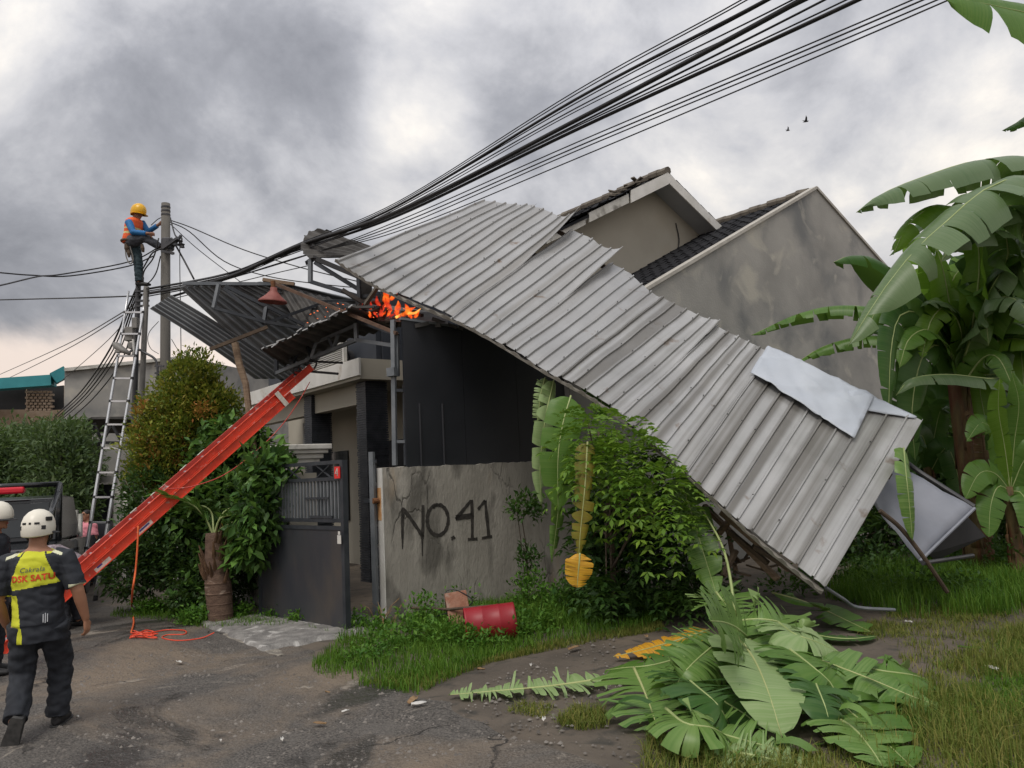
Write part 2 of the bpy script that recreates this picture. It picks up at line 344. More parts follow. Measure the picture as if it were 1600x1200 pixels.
M['cable'] = mat('black_cable', (.014, .014, .016), (.024, .024, .026), scale=8, rough=.5)
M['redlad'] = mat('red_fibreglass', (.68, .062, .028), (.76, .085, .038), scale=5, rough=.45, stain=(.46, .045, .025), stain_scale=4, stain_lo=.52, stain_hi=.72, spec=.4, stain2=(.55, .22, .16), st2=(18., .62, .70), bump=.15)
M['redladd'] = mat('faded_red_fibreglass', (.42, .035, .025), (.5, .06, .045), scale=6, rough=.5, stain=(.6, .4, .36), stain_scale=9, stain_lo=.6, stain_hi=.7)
M['sticker'] = mat('sticker_white', (.7, .68, .62), (.55, .5, .42), scale=30, rough=.5)
M['stickerblue'] = mat('sticker_blue', (.05, .06, .25), rough=.5)
M['rope'] = mat('orange_rope', (.62, .10, .03), (.72, .16, .05), scale=60, rough=.8)
M['paint_text'] = mat('black_wall_lettering', (.022, .020, .018), (.05, .045, .04), scale=20, rough=.85)
M['rust'] = mat('rusty_iron', (.20, .085, .03), (.10, .045, .025), scale=14, rough=.85, bump=.3)
M['rustwash'] = mat('rust_wash', (.48, .22, .07), (.62, .42, .24), scale=9, rough=.85)
M['rustdark'] = mat('dark_rusty_steel', (.085, .05, .034), (.14, .085, .058), scale=9, rough=.85, bump=.3)
M['redcan'] = mat('red_drum_paint', (.24, .010, .018), (.30, .018, .026), scale=4, rough=.45, bump=.12, bscale=5, stain=(.17, .015, .02), stain_scale=3, stain_lo=.55, stain_hi=.7)
M['redsign'] = mat('red_sign', (.62, .02, .02), (.7, .03, .025), scale=3, rough=.4)
M['brickplank'] = mat('worn_brick_red_board', (.28, .12, .075), (.37, .21, .15), scale=7, rough=.9, bump=.4, stain=(.42, .36, .31), stain_scale=5, stain_lo=.55, stain_hi=.68)
M['teal'] = mat('teal_fascia_paint', (.03, .22, .25), (.045, .28, .31), scale=2, rough=.6)
M['dark'] = mat('dark_interior', (.025, .026, .028), (.04, .04, .042), scale=2, rough=.8)
M['brick'] = mat('pale_brick', (.33, .24, .17), (.42, .33, .25), scale=8, rough=.9, bump=.3)
M['glass'] = mat('dark_glass', (.018, .022, .026), (.022, .028, .032), rough=.08, spec=.6)
M['carpaint'] = mat('black_car_paint', (.012, .013, .016), (.016, .018, .02), rough=.15, spec=.6)
M['lightbar'] = mat('red_light_bar', (.55, .012, .025), (.62, .02, .04), rough=.2)
M['chrome'] = mat('chrome', (.6, .6, .62), rough=.2, metal=1)
M['lampred'] = mat('rusty_red_enamel', (.19, .05, .04), (.27, .09, .075), scale=8, rough=.6)
M['acwhite'] = mat('ac_casing', (.42, .42, .40), (.36, .36, .34), scale=4, rough=.6)
M['litter'] = mat('pale_litter', (.55, .54, .52), (.62, .60, .55), rough=.7)
M['dryleaf'] = mat('dry_leaf', (.20, .12, .06), (.32, .21, .11), scale=20, rough=.9)

M['scrap'] = mat('broken_concrete', (.20, .18, .15), (.30, .275, .235), scale=14, rough=.9, bump=.8, bscale=40, stain=(.16, .145, .125), stain_scale=6, stain_lo=.5, stain_hi=.62)
# ================================================================== ground
def zg(x, y):
    return 0.022*mnoise.noise((x*.55, y*.55, 3.1)) + 0.012*mnoise.noise((x*1.9, y*1.9, 8.4))
def axis_pts(lo, hi, step, far, n):
    mid = np.arange(lo, hi+1e-6, step); k = np.linspace(0, 1, n+1)[1:]
    return np.concatenate([(lo-(far+lo)*k**2.2)[::-1], mid, hi+(far-hi)*k**2.2])
gx = axis_pts(-9, 9, .2, 700, 22); gy = axis_pts(2, 18, .2, 1200, 22)
gy = gy[gy > -300]
gv = np.array([(x, y, zg(x, y)) for y in gy for x in gx]); nx = len(gx)
gf = np.array([(j*nx+i, j*nx+i+1, (j+1)*nx+i+1, (j+1)*nx+i) for j in range(len(gy)-1) for i in range(nx-1)])
tag(npmesh('ground', gv, gf, M['soil'], smooth=True), kind='structure')
# road: worn asphalt strip along the street, ragged verge
us_n = 40
rv, rf = [], []
vs_ = list(np.arange(-13, 16, .2)) + list(np.arange(16, 140, 3.0))
for k, v in enumerate(vs_):
    right = -1.25 + .22*mnoise.noise((v*.8, 0, 1)) + .12*mnoise.noise((v*3.1, 0, 5)) - (0.55 if v > 1.9 else 0) - (.9 if v > 6 else 0)
    left = -8.2 + .2*mnoise.noise((v*.7, 4, 1))
    for i in range(us_n+1):
        u = left + (right-left)*i/us_n; p = W(u, v)
        rv.append((p.x, p.y, zg(p.x, p.y) + (.014 if 0 < i < us_n else -.03)))
for k in range(len(vs_)-1):
    for i in range(us_n):
        a = k*(us_n+1)+i; rf.append((a, a+us_n+1, a+us_n+2, a+1))
rf = np.array(rf)[:, ::-1]
tag(npmesh('road', rv, rf, M['road'], smooth=True), kind='structure')
# concrete apron in front of the gate
av, af = [], []
NA = 24
for j in range(NA+1):
    for i in range(NA+1):
        a, b = i/NA, j/NA
        u = -1.75 + 1.75*a + .08*mnoise.noise((b*6, a, 2)); v = -.5 + 2.55*b + .10*mnoise.noise((a*6, b, 7))
        p = W(u, v); e = min(a, 1-a, b, 1-b)
        av.append((p.x, p.y, zg(p.x, p.y) + (.045 + .018*mnoise.noise((p.x*5, p.y*5, 1)) if e > 0 else -.04)))
for j in range(NA):
    for i in range(NA):
        a = j*(NA+1)+i; af.append((a, a+1, a+NA+2, a+NA+1))
tag(npmesh('driveway', av, af, M['apron'], smooth=True), kind='structure')
# broken pale kerb pieces at the apron edge
for k, (x0, y0, x1, y1, wd) in enumerate(((352, 993, 402, 1010, .16), (405, 1010, 440, 1026, .15))):
    p, q = gnd(x0, y0), gnd(x1, y1); b = MB(); n = 7
    t = (q-p).normalized(); s_ = Vector((-t.y, t.x, 0)); rows = []
    for i in range(n+1):
        c = lerp(p, q, i/n); ww = wd*(.35+.65*math.sin(math.pi*(i+.4)/(n+.8)))*(.8+.4*random.random())
        rows.append([Vector((*(c + s_*(e*ww/2)).to_2d(), zg(c.x, c.y) + h)) for e, h in ((-1.3, .008), (-.8, .018), (0, .020), (.8, .018), (1.3, .008))])
    b.grid(rows)
    o = b.build('broken_concrete_edge', M['scrap'], None, origin=p, smooth=True)
    tag(o, ['longer pale broken concrete strip along the driveway edge', 'shorter pale broken concrete strip nearer the driveway front', 'larger pale concrete scrap on the road in the foreground', 'small pale concrete scrap at the bottom of the road'][k], 'concrete scrap', 'pale broken concrete strips')

# ================================================================== burning house
house = thing('house', 'single storey house with dark tiled roofs, grey gable wall and burning carport side', 'house', W(6, 3, 0))
SL = .5036
def zA(u): return 4.95 + (u-5.57)*SL if u <= 11.07 else 7.72 - (u-11.07)*SL
b = MB()      # grey gable
pts = [(3.3, -.2), (19.2, -.2), (19.2, zA(19.2)), (11.07, 7.72), (3.3, zA(3.3))]
vsx = [W(u, 0, z) for u, z in pts] + [W(u, .15, z) for u, z in pts]
b.add(vsx, [(0, 1, 2, 3, 4), (9, 8, 7, 6, 5)] + [(i+5, (i+1) % 5+5, (i+1) % 5, i) for i in range(5)])
gw = b.build('gable_wall', M['plaster'], house); gw['label'] = 'bare grey plastered gable wall'
b = MB()      # pale capping along the near rake
for (ua, ub) in ((3.3, 11.07), (19.2, 11.07)):
    b.bar(W(ua, .07, zA(ua)+.03), W(ub, .07, zA(ub)+.03), .21, .06)
b.build('gable_capping', mat('pale_mortar_capping', (.36, .34, .30), (.46, .44, .40), scale=4, rough=.9, bump=.3), gw)
# roof A deck
b = MB()
b.hexa([W(u, v, zA(u)-d) for d in (.16, .09) for u, v in ((3.1, 8), (3.1, .16), (11.07, .16), (11.07, 8))])
b.hexa([W(u, v, zA(u)-d) for d in (.16, .09) for u, v in ((11.08, 8), (11.08, .16), (19.2, .16), (19.2, 8))])
roofA = b.build('roof', M['tile'], house)
def tile_mesh(name, w_, l_):
    n = 6; vs, fs = [], []
    for j in range(2):
        for i in range(n+1):
            x = -w_/2 + w_*i/n; z = .018*math.cos(2*math.pi*i/n) + (.022 if j == 0 else 0)
            vs.append((x, -l_/2 + l_*j, z))
    for i in range(n): fs.append((i, i+1, n+2+i, n+1+i))
    base = len(vs)
    for i in range(n+1): v = vs[i]; vs.append((v[0], v[1], v[2]-.028))
    for i in range(n): fs.append((base+i, base+i+1, i+1, i))
    me = bpy.data.meshes.new(name); me.from_pydata(vs, [], fs); me.materials.append(M['tile']); setsmooth(me, False); return me
tme = tile_mesh('roof_tile', .262, .44)
def slope_matrix(p, ex, ey):
    ez = ex.cross(ey).normalized(); mt = Matrix.Identity(4)
    for i in range(3): mt[i][0], mt[i][1], mt[i][2], mt[i][3] = ex[i], ey[i], ez[i], p[i]
    return mt
def lay_tiles(parent, u0, u1, v0, nv, zf, name='roof_tile', skip=0.0, exposure=.29):
    """courses climbing from u0 to u1, columns from v0"""
    dz = zf(u0+1)-zf(u0); ey = (D2 + Vector((0, 0, dz))).normalized(); ex = -D1
    ln = math.hypot(u1-u0, zf(u1)-zf(u0)); nc = int(ln/exposure)
    for c in range(nc):
        u = u0 + (u1-u0)*(c+.5)/nc
        for k in range(nv):
            if random.random() < skip: continue
            v = v0 + .25*(k+.5)
            rj = Matrix.Rotation(random.uniform(-.012, .012), 4, 'Z')
            inst(name, tme, slope_matrix(W(u, v, zf(u)-.045+random.uniform(-.006, .006)), ex, ey) @ rj, parent)
lay_tiles(roofA, 4.7, 11.0, .16, 9, zA)
b = None
for k in range(10):
    v = .2 + .25*k; c = MB(); 
    c.tube([W(11.07, v, 7.70+random.uniform(-.01, .03)), W(11.07, v+.27, 7.72+random.uniform(-.01, .03))], [(.12, .10), (.105, .09)], 8)
    c.build('ridge_cap', M['ridge'], roofA)
# ---- upper gable
AU, AZ, SB = 8.4, 8.25, .52
def zB(u): return AZ - abs(u-AU)*SB
gb = thing_part = None
b = MB()
pb = [(4.6, 3.0), (11.0, 3.0), (11.0, zB(11.0)-.16), (AU, AZ-.16), (4.6, zB(4.6)-.16)]
vsx = [W(u, 2.5, z) for u, z in pb] + [W(u, 2.68, z) for u, z in pb]
b.add(vsx, [(0, 1, 2, 3, 4), (9, 8, 7, 6, 5)] + [(i+5, (i+1) % 5+5, (i+1) % 5, i) for i in range(5)])
cg = b.build('upper_gable_wall', M['cream'], house); cg['label'] = 'cream painted upper gable wall under white fascia'
b = MB().tube(smoothpath([W(9.2, 2.48, 7.35), W(9.25, 2.47, 6.9), W(9.0, 2.47, 6.5), W(8.2, 2.47, 6.2), W(7.7, 2.46, 5.98)], 6), .012, 6)
b.build('loose_wire', M['cable'], cg)
b = MB()
for (ua, ub) in ((4.3, AU), (10.7, AU)):
    s_ = [(ua, zB(ua)), (ub, zB(ub))]
    b.hexa([W(u, v, zB(u)-d) for d in (.16, .10) for u, v in ((ua, 9), (ua, 1.98), (ub, 1.98), (ub, 9))])
roofB = b.build('upper_roof', M['tile'], house)
b = MB(); b.hexa([W(u, v, zB(u)-d) for d in (.19, .163) for u, v in ((10.7, 2.5), (10.7, 2.02), (AU+.02, 2.02), (AU+.02, 2.5))])
b.hexa([W(u, v, zB(u)-d) for d in (.19, .163) for u, v in ((4.3, 2.5), (4.3, 2.02), (AU-.02, 2.02), (AU-.02, 2.5))])
b.build('soffit', M['soffit'], roofB)
for (ua, ub, nm) in ((10.7, AU, 0), (AU, 7.15, 1), (7.1, 5.9, 2), (5.82, 4.75, 3)):
    b = MB(); dz = (0, 0, -.05, -.09)[nm]; dv = (0, 0, .03, .06)[nm]
    hgt = (.24, .27, .20, .17)[nm]
    b.hexa([W(u, v, zB(u)-.02-d+dz) for d in (hgt, 0) for u, v in ((ua, 1.98+dv), (ua, 1.945+dv), (ub, 1.945+dv), (ub, 1.98+dv))])
    o = b.build('fascia_board', M['white'] if nm < 2 else M['whiteold'], roofB)
lay_tiles(roofB, 4.4, 8.35, 1.95, 14, zB, skip=.05)
lay_tiles(roofB, 10.6, 8.45, 1.95, 2, zB, skip=.0)
for k in range(16):
    v = 1.95 + .25*k; c = MB(); jz = random.uniform(-.01, .05) if k < 6 else random.uniform(-.01, .02)
    c.tube([W(AU, v, AZ+jz), W(AU, v+.27, AZ+.02+jz)], [(.12, .10), (.105, .09)], 8)
    c.build('ridge_cap', M['ridge'], roofB)
b = MB()
for k in range(14):
    p = W(AU-.5+random.uniform(-.5, .3), 2.1+random.random()*1.1, 0); uu = (p-O).dot(D2); p.z = zB(uu)+.06
    b.bar(p, p+Vector((random.uniform(-.25, .25), random.uniform(-.2, .2), random.uniform(-.03, .09))), .09, .03)
b.build('broken_tile_debris', M['ridge'], roofB)
# ---- street side of the house: porch slab, columns, walls
b = MB(); b.uvbox(2.75, 12, 3.9, 10, -.1, 4.9); b.uvbox(4.6, 4.75, .15, 3.44, -.1, 3.9)
b.build('wall', M['cream'], house)
b = MB(); b.uvbox(1.35, 4.6, 3.2, 9.0, 3.50, 3.86)
slab = b.build('porch_slab', M['cream'], house)
b = MB(); b.uvbox(1.31, 1.348, 3.16, 9.0, 3.56, 3.86); b.build('slab_edge', M['white'], slab)
b = MB(); b.uvbox(1.62, 1.85, 3.78, 9.0, 3.12, 3.498); b.build('porch_beam', M['cream'], house)
def column(u0, v0, du, dv, z1):
    b = MB(); b.uvbox(u0+.02, u0+du-.02, v0+.02, v0+dv-.02, 0, z1); c = b.build('column', M['clad'], house)
    b = MB(); z = 0; k = 0
    while z < z1-.03:
        e = random.uniform(0, .012)
        b.uvbox(u0-e, u0+du+e, v0-e, v0+dv+e, z, z+.034); z += .042
    s_ = b.build('stone_strips', M['clad'], c); s_['kind'] = 'stuff'
column(1.55, 3.40, .42, .36, 3.498); column(1.55, 5.75, .42, .36, 3.498)
MB().uvbox(2.71, 2.74, 4.1, 4.85, .1, 2.5).build('doorway', M['dark'], house)
MB().uvbox(2.71, 2.74, 6.6, 7.6, .9, 2.4).build('window', M['glass'], house)
# parapet screen above the slab: white louvre and dark lattice, round fan
lou = MB().uvbox(1.47, 1.50, 3.95, 6.0, 3.862, 4.30).build('louvre_screen', M['dark'], house)
for v_ in (3.93, 6.0): MB().uvbox(1.40, 1.468, v_, v_+.05, 3.862, 4.31).build('louvre_post', M['white'], lou)
for k in range(11):
    c = MB(); z = 3.89 + k*.037
    c.hexa([W(u, v, z+dz) for dz in (0, .012) for u, v in ((1.40, 6.0), (1.40, 3.98), (1.466, 3.98), (1.466, 6.0))]); c.build('slat', M['white'], lou)
b = MB(); b.uvbox(1.7, 1.8, 3.25, 8.5, 3.862, 5.1); b.uvbox(1.81, 4.5, 3.2, 3.3, 3.862, 5.1)
b.build('dark_upper_wall', mat('slate_blue_paint', (.032, .038, .05), (.045, .052, .066), scale=2, rough=.7), house)
fanc = onfront(547, 564, 1.66)
b = MB(); b.lathe(fanc, [(.16, 0), (.20, 0), (.20, .1), (.16, .1), (.16, 0)], 20, -D2)
fn = b.build('exhaust_fan', M['rubber'], house, smooth=False)
for k in range(7):
    a = k*2*math.pi/7; ex = D1*math.cos(a) + Vector((0, 0, 1))*math.sin(a); c = MB()
    c.box(fanc + ex*.085 - D2*.03, .13, .06, .008, ex, ex.cross(D2)+D2*.3, D2); c.build('blade', M['steell'], fn)
# air conditioner
acp = onfront(491, 677, 2.5)
ac = thing('air_conditioner', 'grey outdoor air conditioner unit mounted under the porch slab behind the gate', 'air conditioner', acp)
MB().box(acp, .30, .62, .5, D2, D1).build('casing', M['acwhite'], ac, bevel=.01)
f = MB().lathe(acp - D2*.155, [(.02, .0), (.19, .0), (.19, .012), (.17, .012), (.17, .004)], 20, -D2).build('fan_grille', M['steell'], ac)
for k in (-1, 1): MB().bar(acp+D1*.22*k-Vector((0, 0, .27)), acp+D1*.22*k+D2*.5-Vector((0, 0, .27)), .04).build('bracket', M['steel'], ac)

# ================================================================== boundary wall with painted number
bw = thing('boundary_wall', 'cracked grey concrete boundary wall painted NO.41 with white end face', 'wall', W(1.6, .07, 0))
b = MB(); n = 40
rows0 = []
for i in range(n+1):
    u = .012 + 3.27*i/n; zt = 1.905 + .012*mnoise.noise((u*3, 0, 0)) + (.012 if random.random() < .2 else 0)
    rows0.append((u, zt))
b.grid([[W(u, 0, z) for u, z in ((u, zt*k/8-.2*(1-k/8)) for u, zt in rows0)] for k in range(9)])
b.grid([[W(u, 0, zt) for u, zt in rows0], [W(u, .17, zt+.004) for u, zt in rows0]])
b.grid([[W(u, .17, zt+.004) for u, zt in rows0], [W(u, .17, -.2) for u, zt in rows0]])
wall41 = b.build('wall_face', M['wall41'], bw)
MB().uvbox(-.005, .011, -.004, .175, -.2, 1.91).build('white_end_face', M['white'], bw)
b = MB(); b.uvbox(-.009, -.0055, .02, .12, 1.25, 1.66); b.build('rust_stain', M['rustwash'], bw)
hp = W(-.02, .07, 1.5)
MB().tube([hp, hp-D2*.08], .035, 10).build('gate_hinge', M['rust'], bw)
MB().bar(hp-D2*.04, hp-D2*.04+D1*.28, .05, .045).build('hinge_arm', M['steel'], bw)
def stroke(mb, pts, w0, w1=None):
    P = [onside(x, y, -.004) for x, y in pts]; P = smoothpath(P, 4) if len(P) > 2 else [lerp(P[0], P[1], k/5) for k in range(6)]
    w1 = w1 if w1 is not None else w0; rows = []
    for i, p in enumerate(P):
        t = (P[min(i+1, len(P)-1)] - P[max(i-1, 0)]).normalized(); s_ = t.cross(D1).normalized()
        ww = lerp(w0, w1, i/(len(P)-1))*(.8+.4*random.random())/2
        rows.append([p - s_*ww, p + s_*ww])
    mb.grid(rows)
PX = 15.5e-3
for ch, strokes in (('N', [([(630, 793), (629, 818), (629, 846)], 3.4, 2.), ([(631, 796), (645, 815), (661, 839)], 3.2, 3.), ([(661, 789), (661, 815), (660, 842)], 3.2, 3.0), ([(660, 842), (660, 869)], 2., .8), ([(629, 846), (629, 858)], 1.8, .8)]),
                    ('O', [([(684+16.5*math.sin(a)+ (2 if i == 0 else 0), 812.5-24*math.cos(a)) for i, a in enumerate(np.linspace(0, 2*math.pi, 17))], 3.2, 3.2), ([(676, 793), (684, 789), (694, 793)], 3, 2.5)]),
                    ('dot', [([(707, 838), (709, 843)], 4, 4)]),
                    ('4', [([(736, 782), (724, 797), (712, 811)], 3, 3), ([(712, 811), (726, 809), (740, 807)], 3.4, 3.), ([(712, 807), (738, 803)], 2.2, 2), ([(737, 781), (738, 810), (738, 842)], 3.2, 3.), ([(731, 843), (746, 842)], 2.6, 2.6)]),
                    ('1', [([(747, 796), (758, 782)], 2.6, 2.8), ([(758, 782), (761, 810), (764, 839)], 3.2, 3.4), ([(753, 841), (769, 838)], 2.8, 2.8)])):
    b = MB()
    for s_ in strokes: stroke(b, s_[0], s_[1]*PX, s_[2]*PX)
    b.build('painted_lettering', M['paint_text'], wall41)

# ---- black metal screen above the wall
scr = thing('metal_screen', 'black sheet metal screen standing on the numbered wall under the torn roof', 'screen', W(1.8, .08, 1.9))
edges = [.40, 1.35, 2.3, 3.25]
for k in range(3):
    b = MB(); ztop = lambda u: 3.87 - (u-.4)*.045
    ua, ub = edges[k]+.004, edges[k+1]-.004
    b.hexa([W(ua, .085, 1.93), W(ua, .05+.004*k, 1.88), W(ub, .05+.004*k, 1.88), W(ub, .085, 1.88), W(ua, .085, ztop(ua)), W(ua, .05+.004*k, ztop(ua)), W(ub, .05+.004*k, ztop(ub)), W(ub, .085, ztop(ub))])
    b.build('screen_panel', M['black'], scr)
for k in range(2):
    u = .62 + k*.36; MB().bar(W(u, .04, 1.9), W(u, .04, 2.75), .022, .02).build('batten', M['black'], scr)
MB().bar(W(.38, .065, 3.885), W(3.26, .065, 3.885-.13), .06, .03).build('top_rail', M['steell'], scr)

# ---- corner post of the carport frame
cp = thing('carport_frame', 'dark steel truss frame of the carport over the open gate', 'carport frame', W(.2, .1, 1.9))
def px_bar(parent, name, a, c, w_=.05, h_=None, m_='steel'):
    return MB().bar(at(*a), at(*c), w_, h_).build(name, M[m_], parent)
for a, c, w_, m_ in (((614, 500, 10.15), (617, 727, 10.15), .055, 'steell'), ((632, 600, 10.2), (634, 727, 10.2), .04, 'steel'), ((612, 575, 10.1), (613, 588, 10.1), .11, 'steell'),
                     ((432, 583, 11.9), (557, 531, 10.9), .05, 'steell'), ((557, 531, 10.9), (623, 541, 10.2), .05, 'steell'), ((556, 505, 10.9), (557, 534, 10.9), .05, 'steell'),
                     ((432, 563, 11.9), (492, 536, 11.4), .04, 'steel'), ((492, 536, 11.4), (556, 508, 10.9), .04, 'steell'), ((556, 500, 10.9), (622, 524, 10.2), .045, 'steel'), ((432, 545, 11.9), (432, 585, 11.9), .05, 'steel'),
                     ((455, 574, 11.7), (466, 549, 11.6), .04, 'steel'), ((450, 549, 11.7), (457, 573, 11.7), .04, 'steel'), ((486, 560, 11.4), (494, 535, 11.4), .04, 'steell'), ((480, 540, 11.5), (487, 560, 11.4), .04, 'steel'),
                     ((521, 545, 11.2), (528, 523, 11.1), .04, 'steell'), ((513, 527, 11.2), (521, 545, 11.2), .04, 'steel'), ((436, 562, 11.8), (535, 567, 11.4), .03, 'rubber'), ((455, 578, 11.6), (528, 584, 11.3), .035, 'rubber'),
                     ((620, 524, 10.2), (621, 588, 10.2), .05, 'steell'), ((614, 690, 10.15), (634, 690, 10.2), .04, 'steell'), ((614, 610, 10.15), (634, 610, 10.2), .04, 'steel')):
    px_bar(cp, 'truss_bar' if w_ < .052 else 'post', a, c, w_, None, m_)
UP = Vector((0, 0, 1))
# ================================================================== gate
gl, gr_ = gnd(408, 964), gnd(545, 990)
gdir = (gl-gr_).normalized(); gn = Vector((-gdir.y, gdir.x, 0)); gw_ = (gl-gr_).length
if gn.y > 0: gn = -gn            # towards the camera
gate = thing('sliding_gate', 'dark steel gate leaf with solid lower sheet and vertical bars above', 'gate', lerp(gl, gr_, .5))
def G(a, z, d=0.0): return gr_ + gdir*a + UP*z + gn*d
def gbox(a0, a1, z0, z1, d0, d1): return MB().hexa([G(a, z, d) for z in (z0, z1) for a, d in ((a0, d0), (a1, d0), (a1, d1), (a0, d1))])
gbox(.04, gw_-.03, .05, 1.20, -.01, .012).build('lower_panel', M['gatepanel'], gate)
for a in (.0, gw_-.06): gbox(a, a+.06, .03, 2.02, -.035, .035).build('gate_stile', M['steel'], gate)
for z in (.03, 1.21, 1.30, 1.80, 2.0): gbox(.06, gw_-.06, z-.02, z+.025, -.02, .022).build('gate_rail', M['steel'], gate)
nb = 24
for k in range(nb):
    a = .14 + (gw_-.28)*k/(nb-1); gbox(a-.012, a+.012, 1.325, 1.78, -.012, .012).build('gate_bar', M['steell'], gate)
for a0, a1 in ((.30, .62), (1.0, 1.32), (1.5, 1.8)):
    for s_ in (0, 1): MB().bar(G(a0, 1.82 if s_ else 1.98), G(a1, 1.98 if s_ else 1.82), .02, .012).build('gate_cross_bar', M['steel'], gate)
gbox(.33, .85, 1.56, 1.585, .014, .03).build('gate_rail', M['steel'], gate)
gbox(.25, .75, 1.33, 1.36, .014, .03).build('gate_rail', M['steel'], gate)
sp = G(.085, 1.875, .05)
sign = thing('house_sign', 'small red square sign with figure on the gate top', 'sign', sp)
MB().box(sp, .11, .012, .14, gdir, gn, UP).build('sign_plate', M['redsign'], sign)
b = MB()
for p, q in (((.012, .05), (-.03, -.012)), ((-.03, -.012), (.032, -.012)), ((.014, .05), (.014, -.045))):
    b.bar(sp + gn*.009 - gdir*p[0] + UP*p[1], sp + gn*.009 - gdir*q[0] + UP*q[1], .004, .011, up=gn.cross(UP)+UP*.01)
b.build('sign_figure', M['whiteold'], sign)
tg = at(530, 843, 9.2)
tagp = thing('paper_tag', 'small white paper tag hanging on the gate stile', 'tag', tg)
MB().box(tg, .075, .004, .10, gdir, gn, UP).build('paper', M['litter'], tagp)
MB().box(tg+UP*.075, .04, .004, .04, gdir, gn, UP).build('paper_tab', M['litter'], tagp)
# second leaf, swung inwards and seen edge-on
g2 = thing('open_gate_leaf', 'open dark gate leaf seen edge on beside the white wall end', 'gate', W(.5, .32, 0))
q0, q1 = gnd(588, 972), gnd(592, 955); q1 = q0 + (D2*.50+D1*.88).normalized()*1.5
dd = (q1-q0).normalized()
MB().bar(q0+UP*.05, q0+UP*2.12, .06, .06).build('gate_stile', M['steell'], g2)
MB().bar(q1+UP*.05, q1+UP*2.05, .06, .06).build('gate_stile', M['steel'], g2)
for k in range(8):
    z = .15 + k*.26; MB().bar(q0+UP*z+dd*.03, q1+UP*z-dd*.03, .05, .05).build('gate_rail', M['steel'], g2)
for k in range(7):
    MB().bar(q0+UP*(.28+k*.26)-dd*.0+D2*.05, q1+UP*(.28+k*.26)+D2*.05, .012, .22).build('gate_slat', M['steel'], g2)
# gate pillar with stepped white capital
pc = at(464, 712, 10.9); pc.z = 0
pil = thing('gate_pillar', 'white gate pillar with stepped moulded capital behind the gate', 'pillar', pc)
MB().box(pc+UP*.95, .40, .40, 1.9, D2, D1).build('shaft', M['cream'], pil)
zt = at(464, 696, 10.9).z
b = MB()
for k, (hw, z0, z1) in enumerate(((.24, -.27, -.20), (.28, -.20, -.13), (.33, -.13, -.075), (.37, -.075, .0))):
    b.box(pc+UP*(zt+(z0+z1)/2), hw*2, hw*2, z1-z0-.001, D2, D1)
b.build('capital', M['whiteold'], pil, bevel=.012)
fw = thing('front_wall', 'low off-white front wall behind the palm and bushes', 'wall', W(0, 4, 0))
MB().uvbox(-.62, -.48, 1.95, 8.2, -.1, 1.25).build('wall_face', M['whiteold'], fw)
MB().uvbox(-.66, -.44, 1.93, 8.22, 1.251, 1.31).build('wall_coping', M['plaster'], fw)

# ================================================================== corrugated sheets
def corr(a0, a1, b0, b1, nr, amp=.02, nt=6, bend=0.0, prof='sine', curl=None, jag=0.0, seed=0):
    """ruled corrugated surface; ribs run from edge a (a0->a1) to edge b (b0->b1). returns MB + uv"""
    r = random.Random(seed); steps = nr*6; rows = []; uv = []
    if isinstance(a0, list): Pa = lambda s: path_at(a0, s)
    else: Pa = lambda s: lerp(a0, a1, s)
    if isinstance(b0, list): Pb = lambda s: path_at(b0, s)
    else: Pb = lambda s: lerp(b0, b1, s)
    wid = sum((Pa((i+1)/10)-Pa(i/10)).length for i in range(10))
    jags = [r.uniform(0, jag) for _ in range(steps+1)]
    for j in range(nt+1):
        t = j/nt; R_ = []
        for i in range(steps+1):
            s = i/steps; A, B = Pa(s), Pb(s); e = 1e-3
            s2 = min(1, s+.01); s1 = max(0, s-.01)
            ds = (lerp(Pa(s2), Pb(s2), t)-lerp(Pa(s1), Pb(s1), t)); nn = ds.cross(B-A); nn = nn.normalized() if nn.length > 1e-9 else UP
            ph = (i % 6)/6
            h = amp*math.sin(2*math.pi*ph) if prof == 'sine' else amp*(1 if ph in (4/6, 5/6) else 0)
            tt = t + (jags[i] if j == 0 else 0)
            p = lerp(A, B, tt) + nn*(h + bend*math.sin(math.pi*t) + .012*mnoise.noise((s*9, t*5, seed*3.3)))
            R_.append(p); uv.append((s*wid, t*(B-A).length))
        rows.append(R_)
    mb = MB(); mb.grid(rows); return mb, uv
def path_at(P, s):
    L_ = [0]
    for i in range(len(P)-1): L_.append(L_[-1] + (P[i+1]-P[i]).length)
    d = s*L_[-1]
    for i in range(len(P)-1):
        if d <= L_[i+1] or i == len(P)-2:
            return lerp(P[i], P[i+1], (d-L_[i])/max(1e-9, L_[i+1]-L_[i]))
def sheet(name, label, a, b_, nr, mat_, amp=.02, group=None, parent=None, **kw):
    if isinstance(a[0], tuple): a = [at(*p) for p in a]
    if isinstance(b_[0], tuple): b_ = [at(*p) for p in b_]
    mb, uv = corr(a, None, b_, None, nr, amp, **kw)
    o = mb.build(name, M[mat_], parent, origin=None if parent else a[0], uv=uv, solid=.004)
    if not parent: tag(o, label, 'roof sheet', group)
    return o
GS = 'torn carport roof sheets'
sheet('corrugated_sheet', 'narrow grey corrugated sheet sagging furthest left beside the pole', [(234, 482, 11.2), (268, 461, 11.5)], [(398, 592, 12.2), (470, 592, 12.7)], 6, 'galvdark', .022, GS, seed=1, bend=-.06, nt=8)
sheet('corrugated_sheet', 'wide grey corrugated sheet hanging over the carport above the conical shrub', [(280, 449, 11.4), (340, 444, 11.7), (428, 439, 12.2)], [(440, 596, 12.6), (500, 560, 12.9), (585, 474, 13.2)], 14, 'galvdark', .022, GS, seed=2, bend=-.03, nt=8)
